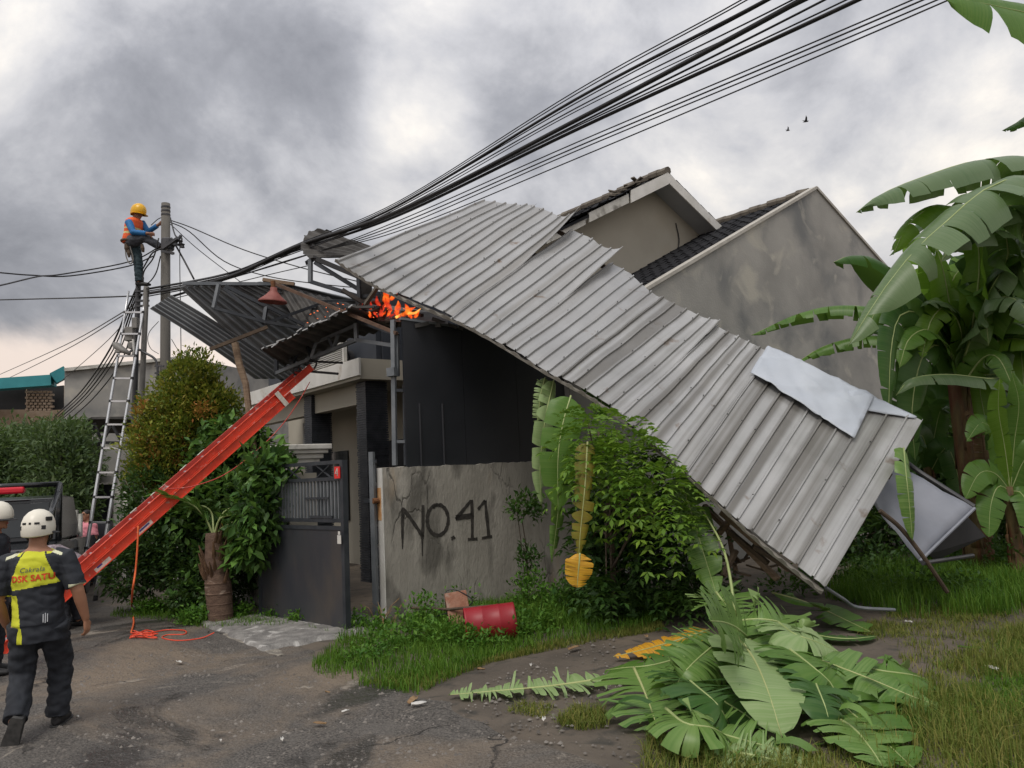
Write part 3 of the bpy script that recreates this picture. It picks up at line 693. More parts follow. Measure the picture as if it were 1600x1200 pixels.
sheet('corrugated_sheet', 'dark scorched carport sheet with jagged holed edge above the truss', [(408, 546, 10.8), (480, 512, 10.6), (548, 478, 10.35)], [(446, 572, 12.0), (556, 526, 11.8), (634, 510, 11.4)], 12, 'burnt', .018, GS, seed=3, jag=.06, nt=6)
te = thing('sky_glint_flaps', 'row of added bright metal flaps standing in for sky light along the scorched carport sheet edge', 'metal scraps', at(480, 512, 10.6))  # added flaps: bright metal stands in for sky light at the edge
for k in range(15):
    f_ = k/14; p = at(lerp(412, 545, f_)+random.uniform(-3, 3), lerp(545, 480, f_)+random.uniform(-2, 3), 10.7-.35*f_); e = Vector((.8, .2, .45+random.uniform(-.2, .3))).normalized(); l_ = random.uniform(.04, .13)
    MB().box(p, l_, .03, .006, e, e.cross(Vector((0, -.5, 1))).normalized(), None).build('glint_flap', M['galv'], te)
sheet('corrugated_sheet', 'brown scorched sheet lying under the flames at the carport top', [(430, 448, 12.3), (500, 462, 12.2), (556, 478, 12.0)], [(470, 516, 11.9), (540, 492, 11.6), (578, 484, 11.4)], 9, 'burnt', .018, GS, seed=4)
# rolled-up sheet at the top
arcA = [(486, 403, 11.2), (474, 398, 11.3), (468, 384, 11.5), (474, 368, 11.7), (488, 358, 11.9), (506, 358, 12.0), (518, 366, 12.0)]
arcB = [(540, 401, 11.6), (556, 400, 11.7), (568, 398, 11.9), (577, 396, 12.0), (583, 394, 12.1), (588, 391, 12.2), (592, 390, 12.3)]
sheet('curled_sheet', 'dark curled roof sheet rolled up above the burning corner', arcA, arcB, 7, 'burnt', .02, GS, seed=6, jag=.03)
# light spots along the scorched edge come from the added flaps, not gaps
tf = thing('roof_frame', 'bent steel frame and rafters under the torn carport sheets', 'roof frame', at(440, 500, 11.6))
for a, c, w_, m_ in (((342, 444, 11.3), (334, 481, 11.3), .05, 'steell'), ((334, 481, 11.3), (414, 503, 11.5), .045, 'steel'), ((414, 503, 11.5), (478, 514, 11.7), .045, 'steel'), ((350, 450, 11.4), (412, 503, 11.5), .045, 'steel'),
                     ((352, 447, 11.4), (476, 508, 11.8), .05, 'steel'), ((416, 480, 11.6), (412, 506, 11.5), .05, 'steel'), ((412, 506, 11.5), (500, 475, 12), .045, 'steel'),
                     ((285, 443, 11.4), (460, 444, 12.3), .05, 'steell'),
                     ((480, 411, 11.3), (497, 399, 11.6), .06, 'steel'), ((485, 405, 11.3), (485, 441, 11.3), .055, 'steell'), ((485, 440, 11.3), (560, 463, 11.3), .055, 'steel'), ((492, 410, 11.3), (560, 452, 11.3), .06, 'steel'),
                     ((490, 403, 11.3), (560, 432, 11.2), .07, 'rubber'), ((560, 430, 11.2), (562, 480, 11.2), .05, 'steel'), ((556, 463, 11.3), (690, 462, 10.9), .05, 'steel'), ((545, 488, 11.2), (578, 474, 11.2), .05, 'steell'),
                     ((478, 472, 12.4), (562, 468, 11.3), .03, 'steel')):
    px_bar(tf, 'frame_bar', a, c, w_, None, m_)
rb = thing('fallen_rafter', 'long rusty rafter sloping from the lamp shade to the carport post', 'rafter', at(420, 440, 11.5))
px_bar(rb, 'rafter', (424, 441, 11.4), (620, 521, 10.12), .05, .045, 'rustdark')
px_bar(rb, 'rafter_end', (411, 437, 11.5), (460, 444, 11.5), .06, .05, 'timber')
tb = thing('loose_batten', 'dark timber batten lying across the underside of the sagging sheets', 'batten', at(330, 545, 11.4))
px_bar(tb, 'batten', (328, 546, 11.3), (418, 511, 11.5), .06, .05, 'darktimber')
pp = thing('timber_prop', 'leaning brown timber prop under the sagging sheet', 'prop', at(396, 700, 11.5))
MB().tube([at(367, 536, 11.55), at(374, 570, 11.5), at(384, 600, 11.5), at(398, 720, 11.45)], [.055, .055, .05, .055], 8).build('prop_pole', M['timber'], pp)
lp = at(427, 462, 11.15)
lampo = thing('lamp_shade', 'rusty red conical lamp shade hanging from the rafter', 'lamp', lp)
MB().lathe(lp, [(.21, -.10), (.20, -.075), (.11, .0), (.05, .07), (.045, .12), (.0, .13)], 18, Vector((.1, -.05, 1))).build('shade', M['lampred'], lampo, smooth=True, solid=.006)
MB().tube([lp+UP*.11, lp+UP*.22], .035, 8).build('lamp_socket', M['rust'], lampo)

# ---- the big torn roof strip
Lp = [(527, 405, 10.6), (580, 440, 10.5), (640, 468, 10.3), (740, 512, 9.95), (850, 577, 9.35), (950, 636, 9.0), (1069, 734, 8.5), (1180, 836, 8.0), (1287, 922, 7.6)]
Up_ = [(750, 316, 13.1), (800, 320, 13.0), (850, 326, 12.9), (926, 372, 12.2), (1012, 452, 11.6), (1106, 503, 11.05), (1203, 547, 10.3), (1325, 606, 9.7), (1440, 660, 9.2)]
LP = smoothpath([at(*p) for p in Lp], 10); UPp = smoothpath([at(*p) for p in Up_], 10)
NST = len(LP)-1
def strip(s, t, d=0.0):
    f = max(0, min(NST-1e-6, s*NST)); i = int(f); fr = f-i
    A = lerp(LP[i], LP[i+1], fr); B = lerp(UPp[i], UPp[i+1], fr)
    p = lerp(A, B, t)
    if d:
        e = 2e-3; s1, s2 = max(0, s-.012), min(1, s+.012)
        nn = (strip(s2, t)-strip(s1, t)).cross(B-A).normalized()
        if nn.z < 0: nn = -nn
        p = p + nn*d
    return p
# arc-length table along the middle of the strip
tab = [0]
for i in range(400): tab.append(tab[-1] + (strip((i+1)/400, .5)-strip(i/400, .5)).length)
TOTAL = tab[-1]
def s_of(d):
    d = max(0, min(TOTAL, d)); i = int(np.searchsorted(tab, d))
    i = max(1, min(400, i)); return (i-1 + (d-tab[i-1])/max(1e-9, tab[i]-tab[i-1]))/400
rs = thing('torn_roof_strip', 'huge silver corrugated roof strip blown off the house and hanging to the ground', 'roof', strip(.9, 0))
NR = 40; PITCHR = TOTAL/NR; PER = 5; NT = 16
prof = [(0, 0), (.12, .0), (.165, .028), (.245, .028), (.28, 0), (.45, .0), (.62, .0), (.8, 0), (.97, 0)]
lifts = {1: .34, 2: .26, 4: .07}      # panel index -> how far its trailing upper corner is peeled up
screws = MB()
for k in range(0, NR, PER):
    pk = k//PER; ribs = min(PER, NR-k); rows = []; uv = []
    ds = [(k+r+a)*PITCHR for r in range(ribs) for a, h in prof] + [(k+ribs+.18)*PITCHR]; hs = [h for r in range(ribs) for a, h in prof] + [.03]
    tmax = 1 + (.02*random.uniform(-1, 1)); tmin = .012*random.uniform(-1, 1)
    for j in range(NT+1):
        t = tmin + (tmax-tmin)*j/NT; R_ = []
        for q, (d_, h) in enumerate(zip(ds, hs)):
            s = s_of(d_); fr = (d_-ds[0])/(ds[-1]-ds[0])
            lift = lifts.get(pk, 0)*max(0, (t-.45)/.55)**1.5*max(0, (fr-.55)/.45)**2
            if pk == 7: lift += .05*max(0, (t-.6)/.4)*fr
            dent = .030*mnoise.noise((d_*1.1, t*3.2, 2.2)) + .012*mnoise.noise((d_*4, t*9, 7.2)) - .022*max(0, 1-abs(t-.5-.25*mnoise.noise((d_*.5, 1, 4)))/.035)*max(0, mnoise.noise((d_*.8, 6, 1))) + (.012*mnoise.noise((d_*9, 3, 1)) if j in (0, NT) else 0)
            ext = 0
            if pk == 2: ext = -.045*t*max(0, 1-fr*2.2)
            if pk == 3: ext = -.06*t*max(0, 1-fr*2.5)
            R_.append(strip(s, t+ext, h + dent + lift + .004*(pk % 2) + .002)); uv.append((d_, t*3.0))
        rows.append(R_)
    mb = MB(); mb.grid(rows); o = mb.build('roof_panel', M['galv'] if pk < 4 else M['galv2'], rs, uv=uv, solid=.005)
    for r in range(ribs):
        for t in (.12, .42, .72, .95):
            if random.random() < .55: p = strip(s_of((k+r+.2)*PITCHR), t+random.uniform(-.02, .02), .044); screws.box(p, .014, .014, .010)
sc_o = screws.build('roof_screws', M['pipe'], rs); sc_o['kind'] = 'stuff'
# turned-down lower edge, dirty brown
mb = MB(); rows = [[], [], []]
for i in range(161):
    s = i/160; h = .028 if (s*NR) % 1 < .3 else 0
    rows[0].append(strip(s, -.012, h-.004)); rows[1].append(strip(s, -.014, -.026+.008*mnoise.noise((s*60, 0, 0)))); rows[2].append(strip(s, .012, -.04))
mb.grid(rows); mb.build('edge_trim', mat('dirty_eave_trim', (.20, .185, .16), (.30, .285, .26), scale=7, rough=.7, metal=.3, bump=.3), rs, solid=.004)
for t in (.10, .38, .66, .92):       # purlins still fixed below
    b = MB(); pts_ = [strip(i/24, t, -.085) for i in range(25)]
    for i in range(24):
        if t < .2 and i < 9: continue
        b.bar(pts_[i], pts_[i+1], .05, .07)
    b.build('purlin', M['darktimber'], rs)
# tarpaulin folded over the strip
def tarp_patch(name, label, quad, mat_, n=16, wr=.03, off=.055, seed=1, border=True):
    """quad of (s,t) corners"""
    rows = []
    for j in range(n+1):
        R_ = []
        for i in range(n+1):
            a, c = i/n, j/n
            s = lerp(lerp(quad[0][0], quad[1][0], a), lerp(quad[3][0], quad[2][0], a), c); t = lerp(lerp(quad[0][1], quad[1][1], a), lerp(quad[3][1], quad[2][1], a), c)
            ov = max(0, t-1.0); fold_ = abs(mnoise.noise((a*3.2+seed, c*2.4, seed)))*wr*1.6 + abs(mnoise.noise((a*7+c*5, c*6, seed)))*wr*.6
            fold_ += .022*max(0, 1-abs(c-.52-.12*math.sin(a*4+seed))/.05) + .018*max(0, 1-abs((a+c*.6) % .45-.2)/.04) + .016*max(0, 1-abs((a-c*.8+1) % .5-.22)/.035)
            p = strip(s, min(t, 1.0), off + fold_)
            if ov: p = p + Vector((.05, .2, -1.0)).normalized()*ov*3.0
            R_.append(p)
        rows.append(R_)
    mb = MB(); mb.grid(rows); o = mb.build(name, M[mat_], None, origin=rows[0][0], smooth=True, solid=.004)
    return tag(o, label, 'tarpaulin')
tarp_patch('tarpaulin', 'large pale blue-white tarpaulin sheet folded over the upper edge of the roof strip', [(.748, .74), (.925, .70), (.915, 1.08), (.745, 1.10)], 'tarp', seed=2, n=26)
tarp_patch('tarpaulin', 'small pale triangular tarpaulin corner at the right end of the roof strip', [(.88, .84), (.99, .985), (.99, 1.04), (.88, 1.10)], 'tarp', seed=5, wr=.02, off=.045, n=10)
# lower tarpaulin on a steel frame beneath the strip
qd = [at(1340, 690, 9.6), at(1522, 794, 8.9), at(1436, 877, 8.5), at(1330, 745, 8.9)]
rows = [[lerp(lerp(qd[0], qd[1], i/12), lerp(qd[3], qd[2], i/12), j/12) + Vector((0, -.02, .025))*mnoise.noise((i*.5, j*.4, 9))*1.5 for i in range(13)] for j in range(13)]
lt = thing('awning_frame', 'grey tarpaulin awning on a bent steel frame under the strip end', 'awning', gnd(1440, 890))
mb = MB(); mb.grid(rows); tpp = mb.build('awning_cloth', M['tarp2'], lt, smooth=True, solid=.004)
MB().tube([lerp(qd[1], qd[2], k/8)+Vector((0, -.01, 0)) for k in range(9)], .018, 6).build('cloth_hem', M['tarp2'], lt)
b_ = [at(1372, 690, 9.7), at(1440, 740, 9.3), at(1522, 792, 8.95)]
MB().tube(b_, .03, 8).build('frame_bar', M['pipe'], lt)
MB().tube(smoothpath([at(1375, 798, 8.3), at(1408, 826, 8.35), at(1444, 872, 8.4), at(1480, 925, 8.5)], 5), .024, 8).build('frame_bar', M['darktimber'], lt)
MB().tube([at(1442, 880, 8.4), at(1520, 868, 9.2)], .024, 8).build('frame_bar', M['pipe'], lt)
MB().grid([[at(1450, 866, 8.8), at(1512, 808, 9.2)], [at(1462, 876, 9.0), at(1540, 838, 9.4)]]).build('frame_panel', M['dark'], lt, solid=.01)
pb_ = thing('fallen_pipe', 'bent thin metal pipe on the ground below the strip tip', 'pipe', gnd(1345, 950))
MB().tube(smoothpath([at(1290, 918, 7.9), at(1318, 936, 8.0), at(1340, 949, 8.1), at(1398, 953, 8.2)], 5), .018, 8).build('pipe_length', M['steell'], pb_)
# timber wreckage under the strip
wk = thing('timber_wreckage', 'heap of broken brown roof timbers in the shade under the strip', 'timber', gnd(1200, 935))
for k, (a, c, w_) in enumerate((((1128, 800, 8.9), (1235, 890, 8.4), .09), ((1140, 830, 8.8), (1200, 880, 8.5), .06), ((1110, 850, 8.9), (1150, 800, 9.0), .07), ((1150, 860, 8.6), (1130, 900, 8.5), .06), ((1100, 790, 9.2), (1215, 905, 8.5), .07), ((1180, 855, 8.4), (1275, 915, 7.9), .06), ((1135, 815, 9.4), (1150, 895, 9.0), .05))):
    px_bar(wk, 'broken_timber', a, c, w_, w_*.7, 'darktimber' if k % 2 else 'timber')
for k in range(10):
    p = at(random.uniform(1110, 1200), random.uniform(850, 905), random.uniform(8.6, 9.0)); b = MB()
    b.bar(p, p+Vector((random.uniform(-.3, .3), random.uniform(-.2, .2), random.uniform(-.12, .2))), .04, .02); b.build('splinter', M['darktimber'], wk)

# ================================================================== fire
def flame_mat(name, c1, c2, s, scale=6):
    m_ = bpy.data.materials.new(name); m_.use_nodes = True; t = m_.node_tree; t.nodes.clear()
    tc_ = t.nodes.new('ShaderNodeTexCoord'); n_ = t.nodes.new('ShaderNodeTexNoise'); n_.inputs['Scale'].default_value = scale; n_.inputs['Detail'].default_value = 6; n_.inputs['Distortion'].default_value = 1.2
    t.links.new(tc_.outputs['Object'], n_.inputs['Vector'])
    c_ = ramp(t, n_.outputs[0], [(.30, tuple(x*.4 for x in c1)), (.48, c1), (.66, c2)])
    e = t.nodes.new('ShaderNodeEmission'); t.links.new(c_, e.inputs[0]); e.inputs[1].default_value = s
    o_ = t.nodes.new('ShaderNodeOutputMaterial')
    tr = t.nodes.new('ShaderNodeBsdfTransparent'); mx = t.nodes.new('ShaderNodeMixShader')
    lw = t.nodes.new('ShaderNodeLayerWeight'); lw.inputs[0].default_value = .5
    fac = math_(t, 'MULTIPLY', ramp(t, n_.outputs[0], [(.30, 0.05), (.60, 1)]), math_(t, 'POWER', math_(t, 'SUBTRACT', 1.0, lw.outputs['Facing'], clamp=True), 1.3))
    t.links.new(fac, mx.inputs[0]); t.links.new(tr.outputs[0], mx.inputs[1]); t.links.new(e.outputs[0], mx.inputs[2]); t.links.new(mx.outputs[0], o_.inputs[0]); return m_
FO = flame_mat('flame_orange', (.85, .07, .008), (1.0, .20, .025), 1.15); FY = flame_mat('flame_yellow', (.95, .22, .02), (1.0, .55, .12), 1.5, 5); FR = flame_mat('flame_red', (.5, .02, .01), (.95, .09, .03), .9, 9)
fire = thing('fire', 'orange fire burning under the lifted roof edge above the black screen', 'fire', at(615, 498, 10.9))
def flame(base, tip, w_, m_, seed):
    base, tip = at(*base), at(*tip); n = 10; b = MB(); ax = tip-base; side = ax.cross(Vector((0, 1, 0))).normalized(); pts, rs_ = [], []
    for i in range(n+1):
        t = i/n; off = side*(.10*mnoise.noise((t*2.5, seed, 1)))*ax.length + Vector((0, .05*mnoise.noise((t*3, seed, 5)), 0))
        pts.append(base+ax*t+off); rs_.append(max(.004, w_*.72*math.sin(math.pi*min(1, (t*.82+.18)))**.8*(1+.3*mnoise.noise((t*5, seed, 9)))))
    b.tube(pts, rs_, 10); return b.build('flame', m_, fire, smooth=True)
for k, a in enumerate((((604, 478, 10.9), (602, 446, 10.8), .075, FO), ((592, 482, 11.0), (588, 462, 10.9), .05, FR), ((620, 492, 10.8), (622, 470, 10.7), .06, FO), ((640, 494, 10.7), (634, 474, 10.6), .055, FO), ((596, 494, 11.0), (603, 470, 10.9), .07, FR),
                       ((618, 497, 10.7), (658, 484, 10.4), .045, FY), ((628, 493, 10.75), (648, 478, 10.6), .05, FO), ((575, 494, 11.0), (583, 478, 11.0), .04, FR), ((560, 490, 11.0), (566, 474, 11.0), .02, FR), ((552, 494, 11.0), (558, 478, 11.0), .02, FR),
                       ((610, 468, 10.7), (622, 454, 10.6), .05, FO), ((648, 496, 10.6), (655, 486, 10.5), .04, FO), ((586, 494, 10.9), (580, 468, 10.8), .035, FR), ((612, 486, 10.6), (600, 464, 10.6), .045, FR))):
    flame(a[0], a[1], a[2], a[3], k*3.7)
for k in range(12):
    x = random.uniform(578, 652); y0 = 495+(x-578)*.02+random.uniform(-4, 2); h = random.uniform(6, 16); Yf = random.uniform(10.5, 10.95)
    flame((x, y0, Yf), (x+random.uniform(-5, 9), y0-h, Yf-.05), random.uniform(.015, .03), random.choice((FO, FR, FR)), 90+k*2.3)
eb = MB()
for k in range(46):
    p = at(random.uniform(470, 660), 0, 11); x = random.uniform(475, 662); y = 487 + random.gauss(0, 8) - (max(0, x-560)*.08 if x > 560 else 0) + (540-x if x < 540 else 0)*.12
    eb.box(at(x, y, 10.8+random.uniform(-.2, .3)), random.uniform(.008, .025), .01, random.uniform(.004, .010), Vector((1, 0, random.uniform(-.5, .5))).normalized())
e_ = eb.build('embers', mat('glowing_ember', (.9, .2, .1), emit=(1, .20, .05, .9)), fire); e_['kind'] = 'stuff'
db = thing('charred_debris', 'charred rafters and rubble around the fire under the roof edge', 'debris', at(610, 490, 11.2))
for k in range(60):
    x = random.uniform(556, 720); y = random.uniform(470, 500) + (x-556)*.06; p = at(x, y, random.uniform(10.55, 11.4))
    if x > 660: p = at(x, y+4, random.uniform(10.4, 10.8))
    b = MB(); b.bar(p, p+Vector((random.uniform(-.4, .4), random.uniform(-.3, .3), random.uniform(-.15, .25 if x < 596 else .02))), random.uniform(.03, .09), random.uniform(.02, .06))
    if x > 596 and y < 484+(x-596)*.12: continue
    b.build('charred_piece', M['burnt'] if k % 3 else M['ridge'], db)
MB().hexa([at(*p) for p in ((556, 500, 10.9), (700, 506, 10.4), (700, 506, 11.9), (556, 500, 12.0), (556, 480, 11.6), (700, 490, 11.2), (700, 490, 12.3), (556, 470, 12.4))]).build('charred_ceiling', M['burnt'], db)
MB().hexa([at(*p) for p in ((556, 478, 11.5), (580, 478, 11.4), (580, 478, 12), (556, 478, 12), (560, 432, 11.4), (582, 438, 11.3), (582, 438, 12), (562, 432, 12))]).build('charred_post', M['burnt'], db)
# ================================================================== poles and cables
def base_of(p): return Vector((p.x, p.y, 0))
def atp(x, y, Y): return at(x, y, Y + max(0, Y-9)*.55)     # things on or near the poles
ptop = atp(259, 318, 12.2); pb0 = base_of(atp(258, 600, 12.2))
pole = thing('concrete_utility_pole', 'tall concrete utility pole the worker leans against', 'utility pole', pb0)
MB().tube([pb0-UP*.2, lerp(pb0, ptop, .5), ptop], [.105, .092, .078], 14).build('pole_shaft', M['concretepole'], pole, smooth=True)
for k in range(3):
    c = ptop - UP*(.06+k*.075); MB().tube([c, c-UP*.03], .084, 14).build('pole_band', M['pipe'], pole)
ca = atp(262, 383, 12.1)
MB().lathe(ca-UP*.1, [(.10, 0), (.115, .02), (.115, .2), (.10, .22)], 14).build('pole_clamp', M['pipe'], pole)
for a, c, w_ in (((255, 388, 12.0), (278, 372, 11.9), .05), ((262, 378, 12.1), (284, 384, 11.95), .045), ((268, 388, 12.1), (283, 368, 12.0), .04), ((252, 392, 12.0), (272, 396, 12.0), .04)):
    MB().bar(atp(*a), atp(*c), w_).build('cable_bracket', M['pipe'], pole)
for k in range(3):
    c = atp(279+k*3, 374+k*5, 11.95); MB().lathe(c, [(.0, -.04), (.04, -.035), (.03, 0), (.045, .03), (.0, .05)], 10).build('insulator', M['rubber'], pole)
def pipe_pole(name, label, xt, yt, xb, yb, Y, r, m_, r2=None):
    t_ = atp(xt, yt, Y); b0 = atp(xb, yb, Y); d = (b0-t_); b0 = t_ + d*(t_.z/(t_.z-b0.z))
    o = thing(name, label, 'pole', b0); MB().tube([b0-UP*.1, lerp(b0, t_, .55), lerp(b0, t_, .56), t_], [r, r, r2 or r*.85, r2 or r*.8], 12).build('pole_tube', M[m_], o, smooth=False); return o
pa = pipe_pole('steel_pole', 'thin dark steel pole with cable boxes behind the aluminium ladder', 217, 420, 206, 760, 12.35, .052, 'pipe', .048)
pbp = pipe_pole('steel_pole', 'grey steel pole with bent street lamp arm right of the dark pole', 229, 448, 215, 760, 12.2, .07, 'pipegrey', .05)
# cable boxes and lamp on the dark pole
for (x, y, sx, sz) in ((203, 522, .15, .26), (212, 505, .1, .2), (207, 540, .12, .12)):
    MB().box(atp(x, y, 12.2), sx, .12, sz).build('junction_box', M['pipegrey'], pa, bevel=.01)
MB().tube(smoothpath([atp(199, 548, 12.1), atp(205, 556, 12.1), atp(209, 548, 12.1), atp(208, 530, 12.1)], 5), .02, 8).build('conduit', M['litter'], pa)
for (y) in (455, 470, 478): MB().box(atp(222, y, 12.28), .26, .05, .035).build('pole_bracket', M['pipe'], pa)
lh = atp(188, 545, 12.0); ex = (atp(200, 551, 12.0)-atp(178, 537, 12.0)).normalized()
lmp = thing('street_lamp', 'small grey street lamp head jutting left from the ladder poles', 'street lamp', lh)
MB().tube([atp(177, 536, 12), atp(182, 540, 12), atp(192, 547, 12), atp(203, 553, 12)], [(.02, .03), (.075, .045), (.06, .045), (.03, .03)], 10).build('lamp_head', M['pipegrey'], lmp, smooth=True)
MB().box(atp(185, 549, 12), .09, .09, .05).build('lamp_sensor', M['pipegrey'], lmp)
MB().tube(smoothpath([atp(200, 552, 12), atp(212, 545, 12.15), atp(228, 552, 12.1), atp(242, 561, 12.1), atp(246, 575, 12.1), atp(246, 598, 12.1)], 5), .022, 8).build('lamp_arm', M['pipe'], lmp)
for y in (572, 583): MB().bar(atp(242, y, 12.1), atp(256, y, 12.1), .03).build('lamp_arm_clamp', M['pipe'], lmp)

def cable(label, pts, r, group='overhead cables', n=10, name='overhead_cable'):
    P = smoothpath([atp(*p) for p in pts], n); o = MB().tube(P, r, 6).build(name, M['cable'], None, origin=P[0], smooth=True)
    return tag(o, label, 'cable', group)
CL = 'overhead cable in the bundle sweeping from the poles to the upper right'
spec = [(142, 1158, .007), (147, 1167, .007), (155, 1197, .017), (161, 1203, .007), (169, 1238, .008), (174, 1262, .006), (188, 1252, .026), (195, 1288, .011), (203, 1340, .020), (198, 1322, .008), (223, 1425, .007), (230, 1442, .008), (236, 1464, .007), (248, 1482, .007)]
LB = {1: 'thin cable second highest in the bundle at upper right', 3: 'thin cable just below the uppermost thick cable', 4: 'thin cable midway between the two upper thick cables', 5: 'thinnest cable just above the lumpy thick cable', 7: 'medium cable just below the lumpy thick cable', 9: 'thin cable hugging the lowest thick cable', 10: 'thin cable uppermost of the separate lower four', 11: 'thin cable second of the separate lower four', 12: 'thin cable third of the separate lower four', 2: 'thick black cable, uppermost thick one of the bundle', 6: 'thickest black cable with lumpy wrapping in the middle of the bundle', 8: 'thick black cable lowest of the thick ones in the bundle', 13: 'thin cable lowest of all in the bundle at upper right', 0: 'thin cable highest of all in the bundle at upper right'}
for k, (y9, xt, r) in enumerate(spec):
    f = (y9-142)/106; y6 = 296 + 62*f - 6*math.sin(math.pi*f); j = k*.05
    yl = 385+(k % 5)*3.2-6; dY = random.uniform(-.1, .1)
    pts = [(224+(k % 3)*2, 452+(k % 4)*4, 12.2+j*.2), (350, 429+(k % 4)*3, 11.5+dY), (470, yl, 10.8+dY), (620, lerp(318, 352, f)-2+ (k % 3), 9.75+dY), (900, y9, 8.0+dY), (xt, 0, 6.4-(xt-1158)*.0022+dY), (xt+ (xt-900)*.9, -(y9*.9)-14, 5.2+dY)]
    if k in (10, 11, 12, 13):
        pts = [(268, 452+k, 12.2), (470, 402-(k-10)*.5, 10.9)] + [(620, lerp(346, 362, (k-10)/3), 9.75)] + pts[4:]
    cable(LB.get(k, CL), pts, r)
# lumpy wrapping on the thickest cable
# smaller cables round the poles
small = [
    ('twin twisted cable running left from the worker, upper one', [(258, 380, 12.1), (205, 408, 12.2), (100, 428, 11.5), (60, 432, 11), (0, 446, 10.2), (-60, 456, 9.6)], .012),
    ('twisted cable running left from the worker, drooping lower one', [(240, 400, 12.2), (200, 416, 12.2), (110, 431, 11.6), (50, 430, 11.2), (0, 426, 10.8), (-60, 420, 10.2)], .012),
    ('single straight cable running left below the twisted pair', [(222, 462, 12.3), (140, 465, 13), (60, 467, 14), (-60, 470, 15)], .014),
    ('faint thin wire sloping to the left horizon, upper', [(214, 470, 12.4), (185, 492, 14), (100, 540, 20), (0, 585, 28), (-60, 612, 30)], .014),
    ('faint thin wire sloping to the left horizon, lower', [(214, 478, 12.4), (185, 497, 14), (100, 548, 20), (0, 597, 28), (-60, 622, 30)], .014),
    ('cable dropping from the pole top to the carport, highest', [(266, 344, 12.2), (300, 356, 12.2), (380, 390, 12.2), (470, 418, 12.1), (560, 440, 11.8)], .010),
    ('cable dropping from the pole top to the carport, second', [(266, 347, 12.2), (296, 362, 12.3), (350, 408, 12.4), (420, 432, 12.4), (520, 446, 12.3), (640, 456, 12)], .010),
    ('thin cable dropping steeply from the pole top', [(266, 350, 12.2), (310, 390, 12.4), (375, 440, 12.8)], .008),
    ('thick cable from the pole clamp down to the bundle', [(268, 372, 12.1), (285, 402, 12.0), (303, 436, 11.9)], .018),
    ('hanging service wire right of the pole', [(281, 380, 12), (281, 420, 12), (282, 480, 12), (283, 560, 12)], .008),
    ('looped wire beside the pole top', [(266, 340, 12.1), (274, 368, 12), (284, 372, 12), (281, 385, 12)], .014),
    ('slack loop of cable between worker and pole', [(204, 395, 12.2), (214, 425, 12.2), (228, 443, 12.2), (243, 428, 12.1), (251, 400, 12.1)], .011),
    ('second slack loop of cable beside the pole', [(248, 372, 12.1), (240, 402, 12.1), (226, 422, 12.2), (222, 440, 12.2)], .013),
    ('wire held by the worker at the pole', [(236, 352, 12.1), (246, 343, 12.1), (252, 340, 12.1)], .008),
    ('short tangled wire left of the pole clamp', [(222, 422, 12.2), (236, 398, 12.1), (244, 392, 12), (254, 388, 12)], .014),
    ('thin looping wire between the two poles', [(248, 502, 12.3), (234, 518, 12.3), (231, 532, 12.3), (236, 545, 12.3), (248, 553, 12.3)], .006),
    ('thin wire right of the concrete pole', [(268, 530, 12.3), (280, 550, 12.5), (300, 580, 13)], .006),
    ('wire from the small roof frame to the pole', [(258, 470, 12.3), (400, 434, 12.2), (482, 415, 11.4)], .008),
]
for k in range(6):
    small.append((['down-sloping cable of the left bundle, leftmost', 'down-sloping cable of the left bundle, second', 'down-sloping cable of the left bundle, third', 'down-sloping cable of the left bundle, fourth', 'thin faint down-sloping cable of the left bundle', 'down-sloping cable of the left bundle, rightmost'][k],
                  [(216+k, 444+k*3, 12.3), (200+k*2, 480+k*4, 12.6), (172+k*3.4, 545+k*4, 13.4), (128+k*3, 610+k*3, 15), (84+k*2, 652+k*3, 16.5)] if k != 4 else [(212, 470, 12.4), (180, 520, 13.5), (120, 575, 16), (90, 600, 18)], (.018, .012, .016, .012, .008, .014)[k]))
for lb, pts, r in small: cable(lb, pts, r, 'service wires round the poles', 6, 'service_cable')

# ---- aluminium telescopic ladder
def ladder_al():
    f1, t1 = at(124, 925, 13.0), at(201, 455, 14.1); f2, t2 = at(150, 930, 12.9), at(229, 455, 14.0)
    f1 = f1 + (t1-f1)*(-f1.z/(t1.z-f1.z)); f2 = f2 + (t2-f2)*(-f2.z/(t2.z-f2.z))
    o = thing('aluminium_ladder', 'tall aluminium telescopic ladder leaning against the steel poles', 'ladder', lerp(f1, f2, .5)); n = 13
    for f, t_ in ((f1, t1), (f2, t2)):
        MB().tube([lerp(f, t_, k/n) for k in range(n+1)], [.034-.0011*k for k in range(n+1)], 10).build('rail', M['alu'], o, smooth=True)
        MB().tube([f-UP*.0, f+(t_-f).normalized()*.09], .038, 10).build('rubber_foot', M['rubber'], o)
        cb = MB()
        for k in range(1, n): c = lerp(f, t_, k/n); d = (t_-f).normalized()*.022; cb.tube([c-d, c+d], .040-.001*k, 10)
        cb.build('locking_collars', M['rubber'], o)
    for k in range(1, n):
        a, c = lerp(f1, t1, k/n), lerp(f2, t2, k/n); MB().bar(a, c, .045, .03).build('rung', M['alu'], o)
ladder_al()
